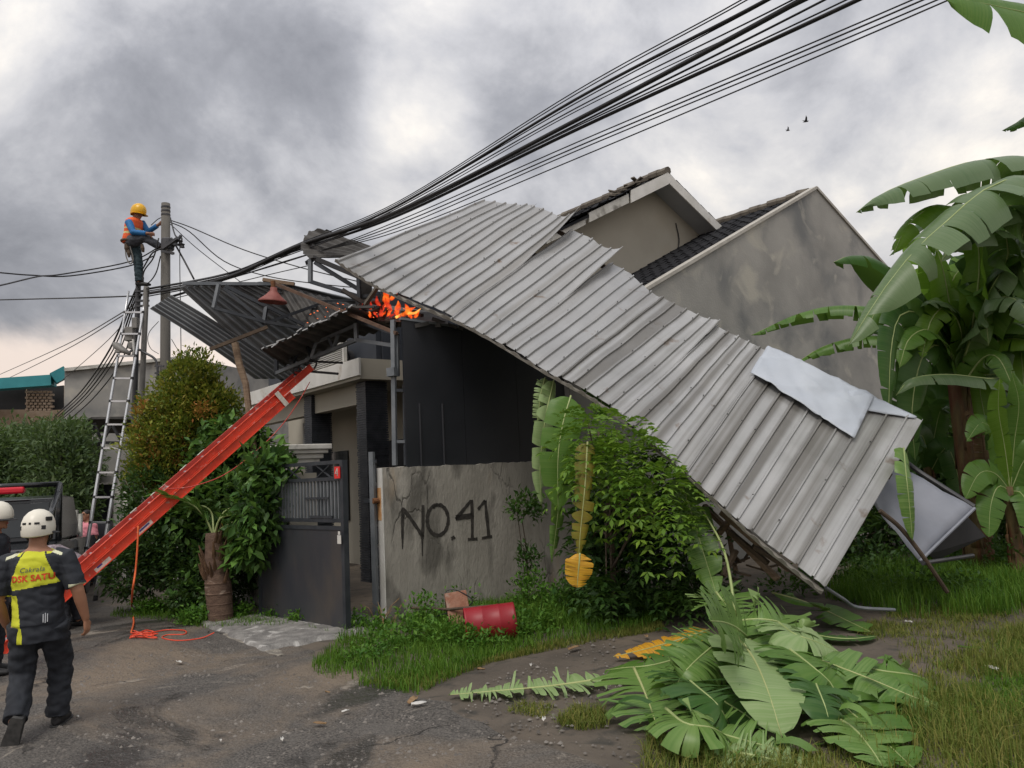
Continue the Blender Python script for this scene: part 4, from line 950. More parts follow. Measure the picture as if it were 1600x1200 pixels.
# ---- red fibreglass extension ladder
rtop = at(492, 577, 11.35); rlow = at(118, 905, 9.45)
dr = (rtop-rlow).normalized(); rbot = rlow - dr*(rlow.z-.02)/dr.z
red = thing('red_extension_ladder', 'long red fibreglass extension ladder leaning up to the carport frame', 'ladder', rbot)
perp = Vector((-dr.y, dr.x, 0)).normalized();  perp = perp if perp.y > 0 else -perp      # across the ladder, away from camera
nrm = dr.cross(perp).normalized(); nrm = nrm if nrm.z > 0 else -nrm
Ln = (rtop-rbot).length
def rail(name, o0, o1, d0, d1, m_, dep=.105):
    """channel rail: web plus two flanges"""
    a = rbot + dr*d0 + perp*o0 + nrm*o1; c = rbot + dr*d1 + perp*o0 + nrm*o1
    b = MB(); b.bar(a, c, .008, dep, up=nrm); sgn = -1 if o0 < .2 else 1
    for e in (-1, 1): b.bar(a+nrm*e*(dep/2-.004)-perp*.018*sgn*-1, c+nrm*e*(dep/2-.004)-perp*.018*sgn*-1, .034, .008, up=nrm)
    return b.build(name, M[m_], red)
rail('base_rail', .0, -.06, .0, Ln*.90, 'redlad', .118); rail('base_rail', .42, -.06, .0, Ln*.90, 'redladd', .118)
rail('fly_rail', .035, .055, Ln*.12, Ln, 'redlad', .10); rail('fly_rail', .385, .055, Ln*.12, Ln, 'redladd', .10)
for k in range(int(Ln/.3)):
    d = .2+k*.3
    if d < Ln*.9: MB().tube([rbot+dr*d+perp*.012-nrm*.06, rbot+dr*d+perp*.408-nrm*.06], .018, 8).build('rung', M['alu'], red)
    if Ln*.14 < d < Ln: MB().tube([rbot+dr*(d+.05)+perp*.045+nrm*.055, rbot+dr*(d+.05)+perp*.375+nrm*.055], .018, 8).build('rung', M['alu'], red)
for d, l_, m_, off in ((1.32, .22, 'sticker', -.085), (1.36, .07, 'stickerblue', -.07), (1.95, .22, 'sticker', -.085), (1.98, .15, 'stickerblue', -.078), (Ln*.86, .07, 'timber', .0)):
    if m_ == 'timber':
        b = MB(); b.bar(rbot+dr*d+perp*-.03+nrm*.0, rbot+dr*(d+l_)+perp*-.03+nrm*.0, .012, .24, up=nrm); b.build('rail_bracket', M['sticker'], red)
    else:
        MB().bar(rbot+dr*d-perp*(.0062 if m_ == 'sticker' else .0085)+nrm*off, rbot+dr*(d+l_)-perp*(.0062 if m_ == 'sticker' else .0085)+nrm*off, .004, .05 if m_ == 'sticker' else .02, up=nrm).build('sticker', M[m_], red)
for k in range(9):   # worn paint chips / ties along the far rail
    d = .8+k*.42+random.uniform(-.15, .15); MB().bar(rbot+dr*d+perp*.40+nrm*.11, rbot+dr*(d+random.uniform(.03, .12))+perp*.40+nrm*.112, .04, .005, up=nrm).build('worn_rail_pad', M['sticker'], red)
for s_ in (.04, .38):
    MB().tube(smoothpath([rtop+perp*s_, rtop+perp*s_+dr*.10+nrm*.05, rtop+perp*s_+dr*.06+nrm*.14, rtop+perp*s_-dr*.04+nrm*.12], 5), .014, 8).build('top_hook', M['rubber'], red)
MB().lathe(rtop+perp*.2-dr*.15+nrm*.12, [(.05, 0), (.07, 0), (.07, .03), (.05, .03), (.05, 0)], 16, perp).build('pulley', M['rubber'], red)
def ropeo(label, pts, r, m_='rope', fn=None, cat='rope'):
    P = smoothpath(pts, 6); o = MB().tube(P, r, 6).build('rope', M[m_], None, origin=P[-1], smooth=True); return tag(o, label, cat)
ropeo('orange rope hanging from the red ladder to the ground', [at(216, 822, 9.75), at(215, 850, 9.72), at(212, 890, 9.7), at(207, 925, 9.72), gnd(206, 952)+UP*.02, gnd(209, 975)+UP*.03, gnd(205, 992)+UP*.03], .012)
ropeo('thin red haul line hanging in a curve along the red ladder', [at(484, 597, 11.2), at(468, 625, 10.9), at(440, 665, 10.6), at(400, 705, 10.4), at(350, 742, 10.2), at(300, 760, 10.0), at(262, 764, 9.95)], .007, 'redladd')
cp_ = []
for k in range(34):
    a = k*.8; c = gnd(222+ (8+14*random.random())*math.cos(a*1.3)+6*random.random(), 997+(2+4.5*random.random())*math.sin(a)+random.random()); cp_.append(c + UP*(.025+.05*random.random()))
ropeo('tangled coil of red rope on the wet road', cp_, .0075, 'redlad')
ropeo('loose loop of red rope trailing towards the driveway', [gnd(238, 992)+UP*.03, gnd(262, 988)+UP*.03, gnd(288, 989)+UP*.03, gnd(288, 995)+UP*.03, gnd(262, 996)+UP*.03, gnd(254, 1001)+UP*.03, gnd(280, 1005)+UP*.03, gnd(315, 1001)+UP*.03, gnd(335, 998)+UP*.07], .0075, 'redlad')

# ================================================================== neighbours on the left
nb1 = thing('neighbour_building', 'plain grey rendered building behind the ladder poles', 'building', base_of(at(180, 640, 23)))
q = [at(101, 581, 23), at(300, 560, 24.5)]; q2 = [base_of(p) for p in q]; back = Vector((2, 9, 0))
MB().hexa([q2[0], q2[1], q2[1]+back, q2[0]+back, q[0], q[1], q[1]+back, q[0]+back]).build('wall', M['plaster'], nb1)
d_ = (q[1]-q[0]); MB().bar(q[0]+UP*.05, q[1]+UP*.05, .25, .1).build('wall_coping', M['whiteold'], nb1)
tl = thing('teal_roofed_house', 'far house with teal fascia, pierced brick screen and dark opening', 'house', base_of(at(50, 640, 25)))
q = [at(-120, 612, 24), at(101, 596, 25)]; q2 = [base_of(p) for p in q]
MB().hexa([q2[0]+back*.1, q2[1]+back*.1, q2[1]+back, q2[0]+back, q[0]+back*.1, q[1]+back*.1, q[1]+back, q[0]+back]).build('wall', M['brick'], tl)
MB().bar(at(-120, 609, 23.6), at(84, 595, 24.4), .5, .34).build('fascia', M['teal'], tl)
MB().bar(at(83, 592, 24.2), at(104, 581, 24.4), .5, .36).build('fascia', M['teal'], tl)
MB().hexa([at(*p) for p in ((-60, 640, 24.3), (41, 640, 24.6), (41, 640, 24.9), (-60, 640, 24.9), (-60, 606, 24.3), (41, 603, 24.6), (41, 603, 24.9), (-60, 606, 24.9))]).build('dark_opening', M['dark'], tl)
br = MB(); br.hexa([at(*p) for p in ((42, 642, 24.75), (100, 640, 24.95), (100, 640, 25.2), (42, 642, 25.0), (42, 608, 24.75), (100, 602, 24.95), (100, 602, 25.2), (42, 608, 25.0))]).build('screen_back', M['dark'], tl)
for r in range(7):
    for k in range(6):
        p = at(43+k*7+(r % 2)*3.2, 640-r*4.6, 24.6); MB().box(p, .1, .1, .068).build('screen_brick', M['brick'], tl)
# neighbour's carport canopy
nc = thing('neighbour_carport', 'neighbour carport with dark sloping canopy and truss posts behind the ladder', 'carport', base_of(at(160, 720, 17)))
for a, c in (((98, 677, 17), (143, 655, 17.5)), ((143, 655, 17.5), (210, 654, 17))):
    p, q_ = at(*a), at(*c); MB().hexa([p, q_, q_+Vector((1, 3.2, .1)), p+Vector((1, 3.2, .1)), p+UP*.05, q_+UP*.05, q_+Vector((1, 3.2, .15)), p+Vector((1, 3.2, .15))]).build('canopy_sheet', M['burnt'], nc)
for a, c, w_ in (((109, 676, 17), (109, 691, 17), .08), ((109, 691, 17), (212, 692, 17), .06), ((112, 678, 17), (150, 662, 17.3), .05), ((130, 690, 17), (130, 742, 17), .07), ((138, 690, 17), (138, 742, 17), .07), ((152, 688, 17), (152, 742, 17), .09),
                 ((120, 690, 17), (128, 672, 17), .05), ((128, 672, 17), (136, 690, 17), .05), ((136, 690, 17), (148, 666, 17), .05), ((148, 666, 17), (160, 690, 17), .05), ((160, 690, 17), (175, 664, 17), .05), ((175, 664, 17), (190, 690, 17), .05)):
    px_bar(nc, 'truss_bar' if w_ < .07 else 'post', a, c, w_, None, 'rubber')
nf = thing('neighbour_gate', 'neighbour dark metal gate and grey gateposts behind the aluminium ladder', 'gate', base_of(at(160, 860, 16.5)))
def wallpx(name, x0, y0, x1, y1, Y, dep, m_, parent):
    p, q_ = at(x0, y0, Y), at(x1, y0, Y); z0 = max(-.05, at(x0, y1, Y).z); dv = Vector((0, dep, 0))
    return MB().hexa([Vector((p.x, p.y, z0)), Vector((q_.x, q_.y, z0)), Vector((q_.x, q_.y, z0))+dv, Vector((p.x, p.y, z0))+dv, p, q_, q_+dv, p+dv]).build(name, M[m_], parent)
wallpx('gate_sheet', 110, 757, 138, 950, 16.6, .05, 'gatepanel', nf); wallpx('gate_sheet', 141, 757, 176, 950, 16.6, .05, 'gatepanel', nf)
wallpx('gatepost', 178, 748, 188, 950, 16.3, .3, 'whiteold', nf); wallpx('gate_lintel', 128, 743, 200, 755, 16.4, .3, 'plaster', nf)
wallpx('gate_sheet', 142, 815, 174, 950, 15.2, .04, 'steel', nf)
wallpx('back_wall', 104, 700, 260, 950, 19.5, .2, 'plaster', nf); wallpx('gatepost', 192, 768, 199, 950, 15.5, .2, 'white', nf)
wallpx('pale_lintel', 140, 690, 205, 702, 18.6, .2, 'whiteold', nf)
# leaning pale poles by the hedge
for k, (x0, y0, x1, y1) in enumerate(((108, 850, 111, 800), (114, 852, 119, 797), (124, 850, 126, 803))):
    a, c = at(x0, y0+20, 13.6), at(x1, y1, 13.7); a = a + (c-a)*(-a.z/(c.z-a.z))
    o = MB().tube([a, lerp(a, c, .5)+Vector((.01, 0, 0)), c], [.035, .04, .035], 8).build('leaning_pole', M['whiteold'], None, origin=a); tag(o, ['leaning pale pole by the hedge, left of three', 'leaning pale pole by the hedge, middle of three', 'leaning pale pole by the hedge, right of three'][k], 'pole', 'leaning pale poles')

# ================================================================== black pickup with light bar
vb = gnd(72, 915); Yv = 10.2
vx = at(66, 800, Yv).x; v0 = Vector((vx, Yv, 0))
car = thing('pickup_truck', 'black pickup truck with red light bar and roll cage behind the two men', 'truck', v0+Vector((-.9, 0, 0)))
hd = (D1*.55 + Vector((0, 1, 0))*.45).normalized(); sd_ = Vector((-hd.y, hd.x, 0))    # heading away, left side
def C(a, s, z): return v0 + hd*a + sd_*s + UP*z
def cprof(name, prof, s0, s1, m_, inset=0):
    b = MB(); n = len(prof); vs = [C(a, s0, z) for a, z in prof] + [C(a, s1, z) for a, z in prof]
    b.add(vs, [tuple(range(n-1, -1, -1)), tuple(range(n, 2*n))] + [(i, (i+1) % n, (i+1) % n+n, i+n) for i in range(n)]); return b.build(name, M[m_], car, bevel=.03)
cprof('body', [(0, .45), (.02, 1.02), (.1, 1.08), (2.0, 1.08), (2.1, 1.06), (4.6, 1.0), (4.95, .85), (5.0, .45), (4.6, .38), (.3, .38)], 0, 1.75, 'carpaint')
cprof('cab', [(1.75, 1.075), (1.85, 1.72), (2.2, 1.76), (3.1, 1.72), (3.8, 1.04)], .12, 1.63, 'carpaint')
cprof('rear_window', [(1.755, 1.16), (1.842, 1.66), (1.832, 1.66), (1.742, 1.16)], .25, 1.5, 'glass')
for s_ in (.1, 1.65): 
    for a, c in (((.75, 1.08), (1.75, 1.93)), ((1.75, 1.08), (1.75, 1.93)), ((.35, 1.08), (1.6, 1.80))):
        MB().tube([C(a[0], s_, a[1]), C(c[0], s_, c[1])], .04, 10).build('roll_bar', M['carpaint'], car, smooth=True)
MB().tube([C(1.75, .1, 1.93), C(1.75, 1.65, 1.93)], .04, 10).build('roll_bar', M['carpaint'], car, smooth=True)
MB().tube([C(.0, -.02, .98), C(.0, 1.75, .98)], .02, 8).build('tailgate_trim', M['chrome'], car)
MB().bar(C(1.72, .55, 1.86), C(1.72, 1.45, 1.86), .14, .10).build('light_bar', M['lightbar'], car, bevel=.03)
MB().bar(C(-.01, .4, .75), C(-.01, .9, .75), .012, .12).build('tail_panel', mat('orange_lettering_strip', (.55, .10, .02), (.03, .03, .03), scale=22, rough=.5), car)
for s_ in (.06, 1.69): MB().box(C(0.0, s_, .85), .05, .12, .24, hd, sd_).build('tail_light', M['lightbar'], car)
MB().bar(C(-.08, .05, .5), C(-.08, 1.7, .5), .12, .14).build('bumper', M['rubber'], car, bevel=.02)
for a in (.95, 4.0):
    for s_ in (.02, 1.55):
        wh = MB().tube([C(a, s_, .36), C(a, s_+.2, .36)], .36, 20).build('wheel', M['rubber'], car)
        MB().tube([C(a, s_-.005, .36), C(a, s_+.205, .36)], .2, 14).build('rim', M['chrome'], wh)
# ================================================================== people
M['skin'] = mat('brown_skin', (.30, .145, .085), (.36, .18, .11), scale=8, rough=.55)
M['skind'] = mat('tanned_skin', (.24, .115, .07), (.29, .14, .09), scale=8, rough=.55)
M['hair'] = mat('black_hair', (.012, .010, .009), (.02, .017, .015), scale=60, rough=.6)
M['shirtblack'] = mat('black_jersey', (.014, .017, .024), (.022, .026, .034), scale=9, rough=.75, bump=.25, bscale=7)
M['shirtlime'] = mat('lime_jersey', (.52, .55, .025), (.60, .62, .04), scale=6, rough=.75, bump=.2, bscale=7)
M['trim'] = mat('pale_trim', (.60, .62, .42), (.7, .7, .55), rough=.8)
M['trousers'] = mat('dark_trousers', (.012, .014, .019), (.026, .030, .038), scale=7, rough=.85, bump=.4, bscale=6)
M['shoe'] = mat('black_shoe', (.012, .012, .013), (.025, .025, .026), scale=12, rough=.6)
M['sole'] = mat('grey_sole', (.03, .03, .03), (.07, .068, .065), scale=20, rough=.8)
M['helmwhite'] = mat('white_helmet', (.70, .67, .58), (.76, .73, .64), scale=3, rough=.35)
M['helmyellow'] = mat('yellow_helmet', (.68, .36, .012), (.74, .42, .02), scale=3, rough=.3)
M['vest'] = mat('orange_vest', (.72, .10, .025), (.8, .13, .03), scale=8, rough=.7, bump=.2)
M['reflect'] = mat('reflective_band', (.62, .55, .25), rough=.4)
M['blue'] = mat('blue_sleeve', (.018, .13, .34), (.025, .17, .42), scale=8, rough=.7, bump=.2)
M['tealtrousers'] = mat('dark_teal_trousers', (.018, .036, .046), (.03, .055, .065), scale=8, rough=.8, bump=.2)
M['greytrousers'] = mat('grey_trousers', (.045, .05, .06), (.07, .075, .09), scale=8, rough=.8, bump=.2)
M['pattern'] = mat('mottled_grey_top', (.13, .10, .12), (.36, .31, .34), scale=40, rough=.8)
M['pink'] = mat('pink_top', (.62, .20, .25), (.7, .28, .32), scale=8, rough=.8)
M['redlet'] = mat('red_print', (.62, .06, .02), rough=.6)
M['greyprint'] = mat('grey_print', (.10, .10, .10), rough=.6)
M['whiteprint'] = mat('pale_print', (.5, .52, .55), rough=.6)

class Fig:
    """collects limbs in figure space (x right, y forward, z up) or world space, fuses them into one skin"""
    def __init__(s, mtx=None): s.mb = MB(); s.m = mtx or Matrix.Identity(4)
    def limb(s, pts, r, n=12):
        s.mb.tube([s.m @ Vector(p) for p in pts], list(r), n); return s
    def loft(s, rings, n=20):       # rings: (center, rx, ry, ex, ey)
        vs = []
        for c, rx, ry, ex, ey in rings:
            c = Vector(c); ex = Vector(ex); ey = Vector(ey)
            for j in range(n):
                a = 2*math.pi*j/n; vs.append(s.m @ (c + ex*(math.cos(a)*rx) + ey*(math.sin(a)*ry)))
        k = len(rings); fs = [(i*n+j, i*n+(j+1) % n, (i+1)*n+(j+1) % n, (i+1)*n+j) for i in range(k-1) for j in range(n)]
        fs += [tuple(range(n-1, -1, -1)), tuple((k-1)*n+j for j in range(n))]
        s.mb.add(vs, fs); return s
    def ball(s, c, rx, ry, rz, ex=(1, 0, 0), ey=(0, 1, 0), n=14):
        ex = Vector(ex).normalized(); ey = Vector(ey).normalized(); ez = ex.cross(ey); c = Vector(c); k = 9
        s.loft([(c + ez*(-math.cos(math.pi*(i+.3)/(k+.6-1+1))*rz), max(.004, rx*math.sin(math.pi*(i+.3)/(k+.6))), max(.004, ry*math.sin(math.pi*(i+.3)/(k+.6))), ex, ey) for i in range(k+1)], n); return s
    def fuse(s, name, mat_, parent, voxel=.011, it=4, rule=None, mats=None, wrinkle=0.0):
        o = s.mb.build('tmp', M['skin'])
        r = o.modifiers.new('r', 'REMESH'); r.mode = 'VOXEL'; r.voxel_size = voxel
        sm = o.modifiers.new('s', 'SMOOTH'); sm.iterations = it; sm.factor = .5
        dg = bpy.context.evaluated_depsgraph_get(); dg.update(); me = bpy.data.meshes.new_from_object(o.evaluated_get(dg))
        bpy.data.objects.remove(o); ORG.pop('tmp', None)
        me.name = name; og = ORG[parent.name]; me.transform(Matrix.Translation(-og))
        me.materials.clear()
        for mm in (mats or [mat_]): me.materials.append(mm)
        if rule:
            inv = s.m.inverted(); idx = [rule(inv @ (p.center + og)) for p in me.polygons]; me.polygons.foreach_set('material_index', idx)
        if wrinkle:
            nv = len(me.vertices); co = np.empty(nv*3, dtype=np.float32); me.vertices.foreach_get('co', co); nr = np.empty(nv*3, dtype=np.float32); me.vertices.foreach_get('normal', nr); co = co.reshape(-1, 3); nr = nr.reshape(-1, 3)
            dsp = np.array([abs(mnoise.noise((c[0]*7+c[2]*5, c[1]*7-c[2]*3, c[2]*11))) - .25 + .5*mnoise.noise((c[0]*16, c[1]*16, c[2]*22)) for c in co], dtype=np.float32)
            me.vertices.foreach_set('co', (co + nr*(dsp*wrinkle)[:, None]).ravel()); me.update()
        setsmooth(me); ob = bpy.data.objects.new(name, me); link(ob, parent); return ob
def hand(F, wrist, d, palm_n, thumb_side, sc_=1.0, curl=.35):
    """palm + five bent fingers; d: direction of the hand, palm_n: palm normal, thumb_side: +-1"""
    d = Vector(d).normalized(); pn = Vector(palm_n); pn = (pn - d*pn.dot(d)).normalized(); sd = d.cross(pn)*thumb_side; w_ = Vector(wrist)
    F.loft([(w_ + d*(x*sc_), rx*sc_, ry*sc_, sd, pn) for x, rx, ry in ((-.01, .026, .02), (.02, .032, .018), (.06, .040, .016), (.09, .040, .014))], 12)
    for k, (o, ln) in enumerate(((.030, .072), (.010, .082), (-.010, .076), (-.028, .060))):
        p = w_ + d*(.085*sc_) + sd*(o*sc_); pts = [p - d*.02*sc_]; a = 0
        for j in range(3):
            pts.append(p.copy()); a += curl*(1+.3*j); p = p + (d*math.cos(a) + pn*math.sin(a))*(ln*sc_*(.42, .33, .25)[j])
        pts.append(p); F.limb(pts, [.0095*sc_, .0095*sc_, .009*sc_, .0085*sc_, .007*sc_], 8)
    p = w_ + d*.03*sc_ + sd*.028*sc_; q = p + (d*.6 + sd*.8 + pn*.3).normalized()*.04*sc_; r_ = q + (d*.9 + sd*.2 + pn*.4).normalized()*.035*sc_
    F.limb([w_ + d*.015*sc_, p, q, r_], [.013*sc_, .014*sc_, .011*sc_, .008*sc_], 8)
def head(F, c, fwd, up=(0, 0, 1), sc_=1.0):
    f = Vector(fwd).normalized(); u = Vector(up); u = (u - f*u.dot(f)).normalized(); r_ = f.cross(u); c = Vector(c)
    prof = ((-.118, .040, .045, .030), (-.10, .052, .062, .022), (-.07, .062, .078, .012), (-.03, .070, .090, .002), (.02, .076, .097, -.004), (.06, .072, .092, -.006), (.095, .052, .068, -.006), (.115, .022, .03, -.006))
    F.loft([(c + u*(z*sc_) + f*(o*sc_), rx*sc_, ry*sc_, r_, f) for z, rx, ry, o in prof], 20)
    F.limb([c + f*.088*sc_ + u*.025*sc_, c + f*.104*sc_ - u*.012*sc_, c + f*.112*sc_ - u*.03*sc_, c + f*.085*sc_ - u*.04*sc_], [.010*sc_, .012*sc_, .016*sc_, .012*sc_], 8)   # nose
    F.limb([c + f*.082*sc_ + r_*.04*sc_ + u*.035*sc_, c + f*.094*sc_ + u*.038*sc_, c + f*.082*sc_ - r_*.04*sc_ + u*.035*sc_], [.010*sc_]*3, 8)    # brow
    F.limb([c + f*.078*sc_ + r_*.022*sc_ - u*.066*sc_, c + f*.092*sc_ - u*.066*sc_, c + f*.078*sc_ - r_*.022*sc_ - u*.066*sc_], [.009*sc_]*3, 8)   # lips
    F.ball(c + f*.075*sc_ - u*.105*sc_, .024*sc_, .022*sc_, .02*sc_)
    for s in (-1, 1): F.ball(c + r_*s*.078*sc_ - f*.005*sc_ - u*.01*sc_, .012*sc_, .022*sc_, .034*sc_, r_, f)
def face_bits(parent, c, fwd, up=(0, 0, 1), sc_=1.0):
    f = Vector(fwd).normalized(); u = Vector(up); u = (u - f*u.dot(f)).normalized(); r_ = f.cross(u); c = Vector(c)
    for s in (-1, 1):
        MB().bar(c + f*.096*sc_ + r_*s*.018*sc_ + u*.044*sc_, c + f*.086*sc_ + r_*s*.05*sc_ + u*.044*sc_, .01*sc_, .007*sc_).build('eyebrow', M['hair'], parent)
        MB().lathe(c + f*.082*sc_ + r_*s*.032*sc_ + u*.016*sc_, [(0, .012*sc_), (.009*sc_, .008*sc_), (.013*sc_, 0)], 10, f).build('eye', M['hair'], parent)
    MB().bar(c + f*.094*sc_ + r_*.02*sc_ - u*.066*sc_, c + f*.094*sc_ - r_*.02*sc_ - u*.066*sc_, .006*sc_, .008*sc_).build('mouth', M['redladd'], parent)
def helmet(parent, c, fwd, m_, sc_=1.0, brim=True, vents=True, up=(0, 0, 1)):
    f = Vector(fwd).normalized(); u = Vector(up); u = (u - f*u.dot(f)).normalized(); r_ = f.cross(u); c = Vector(c); n = 28; rows = []
    prof = [(-.062, .100, .122), (-.055, .104, .127), (-.01, .106, .131), (.03, .102, .126), (.07, .088, .108), (.10, .062, .078), (.118, .030, .038), (.122, .002, .003)]
    for z, rx, ry in prof:
        rows.append([c + u*((z + (.018*math.cos(2*math.pi*j/n) if z < -.04 else 0))*sc_) + r_*(math.sin(2*math.pi*j/n)*rx*sc_) + f*(math.cos(2*math.pi*j/n)*ry*sc_) for j in range(n+1)])
    sh = MB().grid(rows).build('helmet', M[m_], parent, smooth=True, solid=.008)
    if brim:
        rows = []
        for i in range(13):
            a = math.pi*(i/12-.5)*1.1; e = f*math.cos(a) + r_*math.sin(a); k = math.cos(a/1.1)
            rows.append([c - u*.045*sc_ + e*(.105*sc_ + .016*sc_*abs(math.cos(a))), c - u*.058*sc_ + e*(.115*sc_ + .05*sc_*k)])
        MB().grid(rows).build('brim', M[m_] if m_ == 'helmyellow' else M['rubber'], sh, solid=.006)
    if vents:
        for s, z, a in ((-1, .02, .35), (0, .02, 0), (1, .02, .35), (1.9, -.012, .9), (-1.9, -.012, .9), (2.6, .05, 1.7), (3.0, .05, 2.05)):
            ang = math.pi + s*.42; e = f*math.cos(ang)*1.0 + r_*math.sin(ang)*-1.0
            p = c + u*z*sc_ + (f*math.cos(ang)*.129 + r_*(-math.sin(ang))*.105)*sc_
            ee = (f*math.cos(ang) + r_*(-math.sin(ang))); tt = u.cross(ee)
            MB().box(p, .034*sc_ if s else .016*sc_, .012, .016*sc_ if abs(s) < 1.5 else .03*sc_, tt, ee, u).build('helmet_vent', M['rubber'], sh, bevel=.003)
    return sh
def shoe(F, heel, d, up, sc_=1.0):
    d = Vector(d).normalized(); u = Vector(up); u = (u-d*u.dot(d)).normalized(); s = d.cross(u); h = Vector(heel)
    F.loft([(h + d*x*sc_ + u*z*sc_, rx*sc_, ry*sc_, s, u) for x, z, rx, ry in ((-.035, .045, .024, .03), (-.02, .045, .036, .042), (.04, .045, .040, .046), (.11, .036, .046, .036), (.18, .03, .048, .03), (.225, .026, .034, .022), (.24, .024, .015, .012))], 14)
def sole(parent, heel, d, up, sc_=1.0):
    d = Vector(d).normalized(); u = Vector(up); u = (u-d*u.dot(d)).normalized(); s = d.cross(u); h = Vector(heel); rows = [[], []]
    out = [(-.045, .03), (-.02, .042), (.05, .042), (.11, .05), (.18, .052), (.235, .035), (.255, .012)]
    b = MB(); ring = [h + d*x*sc_ + s*w_*sc_ for x, w_ in out] + [h + d*x*sc_ - s*w_*sc_ for x, w_ in reversed(out)]
    n = len(ring); b.add([p - u*.016 for p in ring] + [p + u*.012 for p in ring], [tuple(range(n-1, -1, -1)), tuple(range(n, 2*n))] + [(i, (i+1) % n, (i+1) % n+n, i+n) for i in range(n)])
    return b.build('shoe_sole', M['sole'], parent)
E1, E2, E3 = (1, 0, 0), (0, 1, 0), (0, 0, 1)
def torso_rings(infl=0.0, z0=.80, z1=1.46, dy=0.0, dx=0.0, lean=0.0):
    base = [(.78, .165, .122), (.86, .172, .125), (.95, .165, .115), (1.05, .163, .112), (1.15, .172, .116), (1.25, .188, .122), (1.33, .196, .118), (1.385, .180, .102), (1.42, .125, .08), (1.455, .07, .064)]
    return [((dx*(z-.8), lean*(z-.8)+dy, z), rx+infl, ry+infl, E1, E2) for z, rx, ry in base if z0 <= z <= z1]

# ---- the man walking away in the foreground
mp_ = gnd(64, 1148); mloc = Vector((mp_.x, mp_.y, 0))
man = thing('person', 'man in black and lime jersey and white helmet walking away in the foreground', 'person', mloc)
yaw = math.radians(14)
MM = Matrix.Translation(mloc) @ Matrix.Rotation(yaw, 4, 'Z') @ Matrix.Rotation(math.radians(-2.0), 4, 'Y') @ Matrix.Scale(.955, 4)
hipL, kneeL, ankL = (-.10, 0, .86), (-.135, .04, .46), (-.10, -.24, .165)        # his left, trailing, heel up
hipR, kneeR, ankR = (.095, 0, .86), (.10, .16, .47), (.07, .16, .085)
F = Fig(MM)
F.loft(torso_rings()); F.limb([(0, .0, 1.40), (0, .01, 1.50), (0, .025, 1.56)], [.066, .06, .06]); head(F, (0, .035, 1.60), (.12, 1, -.03))
F.limb([hipL, kneeL, ankL], [.095, .062, .042]); F.limb([hipR, kneeR, ankR], [.095, .062, .042])
shL, elL, wrL = (-.20, -.0, 1.36), (-.285, -.02, 1.07), (-.27, .12, .85)
shR, elR, wrR = (.20, 0, 1.36), (.295, -.03, 1.08), (.335, .02, .845)
F.limb([shL, (-.235, 0, 1.26), elL, lerp(Vector(elL), Vector(wrL), .4), wrL], [.06, .056, .046, .043, .028]); F.limb([shR, (.24, 0, 1.26), elR, lerp(Vector(elR), Vector(wrR), .35), wrR], [.06, .056, .046, .044, .028])
hand(F, wrR, (.06, .10, -1), (-.8, .3, 0), 1, 1.0, .45); hand(F, wrL, (.05, .3, -1), (.8, .3, 0), -1, 1.0, .4)
F.fuse('body', M['skin'], man, .0085, 3)
S = Fig(MM)
S.loft(torso_rings(.022, .80, 1.44)[:-1] + [((0, .004, 1.435), .092, .078, E1, E2)])
S.loft([((0, 0, .72), .185, .138, E1, E2), ((0, 0, .80), .19, .142, E1, E2), ((0, 0, .95), .186, .137, E1, E2)])
for sh, el in ((shL, elL), (shR, elR)):
    a, c = Vector(sh), Vector(el); S.limb([a + Vector((-.06 if a.x > 0 else .06, 0, .0)), a, lerp(a, c, .35), lerp(a, c, .86)], [.075, .078, .077, .076], 14)
def shirt_rule(p):
    x, y, z = p; ax = abs(x)
    tz = lerp(1.36, 1.07, max(0, (ax-.2)/.09)) if ax > .2 else 9
    if ax > .245 and z < 1.145: return 2                      # cuff trim
    if y < .07 and z > 1.155 + .02*(x/.2) :
        lim = .175 - max(0, (z-1.20))*.30 + min(0, (z-1.20))*.9*0
        edge = .175 - max(0, z-1.18)*.42
        if ax < edge: return 1
        if ax < edge+.011: return 0
    if z > 1.40 and ax < .12: return 1
    if x < -.085 and ax < .23 and z < 1.10 and y < .1:
        t = (1.10-z)/.3
        if x < -.085 - .035*(1-min(1, t)): return 1
    if .11 < ax < .20 and abs(z-(1.425-(ax-.11)*.42)) < .012 and y < .06: return 2
    return 0
shirt = S.fuse('shirt', None, man, .0062, 4, shirt_rule, [M['shirtblack'], M['shirtlime'], M['trim']], wrinkle=.014)
T_ = Fig(MM)
T_.loft([((0, 0, .74), .172, .128, E1, E2), ((0, 0, .82), .180, .132, E1, E2), ((0, 0, .9), .17, .125, E1, E2)])
def tl(h, k, a, ext): 
    h, k, a = Vector(h), Vector(k), Vector(a); T_.limb([h, lerp(h, k, .5), k, lerp(k, a, .5), lerp(k, a, ext)], [.115, .102, .088, .082, .086], 14)
tl(hipL, kneeL, ankL, .93); tl(hipR, kneeR, ankR, .97)
T_.fuse('trousers', M['trousers'], man, .0095, 3, wrinkle=.022)
sh_ = Fig(MM); dL = Vector((-.22, .16, -.62)).normalized(); hL = Vector(ankL) + Vector((.03, -.055, .015)); uL = Vector((.1, .95, .3))
shoe(sh_, hL, dL, uL, 1.12); sh_.fuse('shoe', M['shoe'], man, .008, 2)
so_ = MM @ hL; Rm = MM.to_3x3(); sole(man, so_, Rm @ dL, Rm @ uL, 1.12)
sh_ = Fig(MM); hR = Vector((.07, .14, .012)); shoe(sh_, hR, (.0, 1, 0), E3, 1.12); sh_.fuse('shoe', M['shoe'], man, .008, 2); sole(man, MM @ hR, Rm @ Vector((0, 1, 0)), E3, 1.12)
hc = MM @ Vector((0, .03, 1.625)); hf = Rm @ Vector((.12, 1, -.03))
helmet(man, hc, hf, 'helmwhite', 1.03)
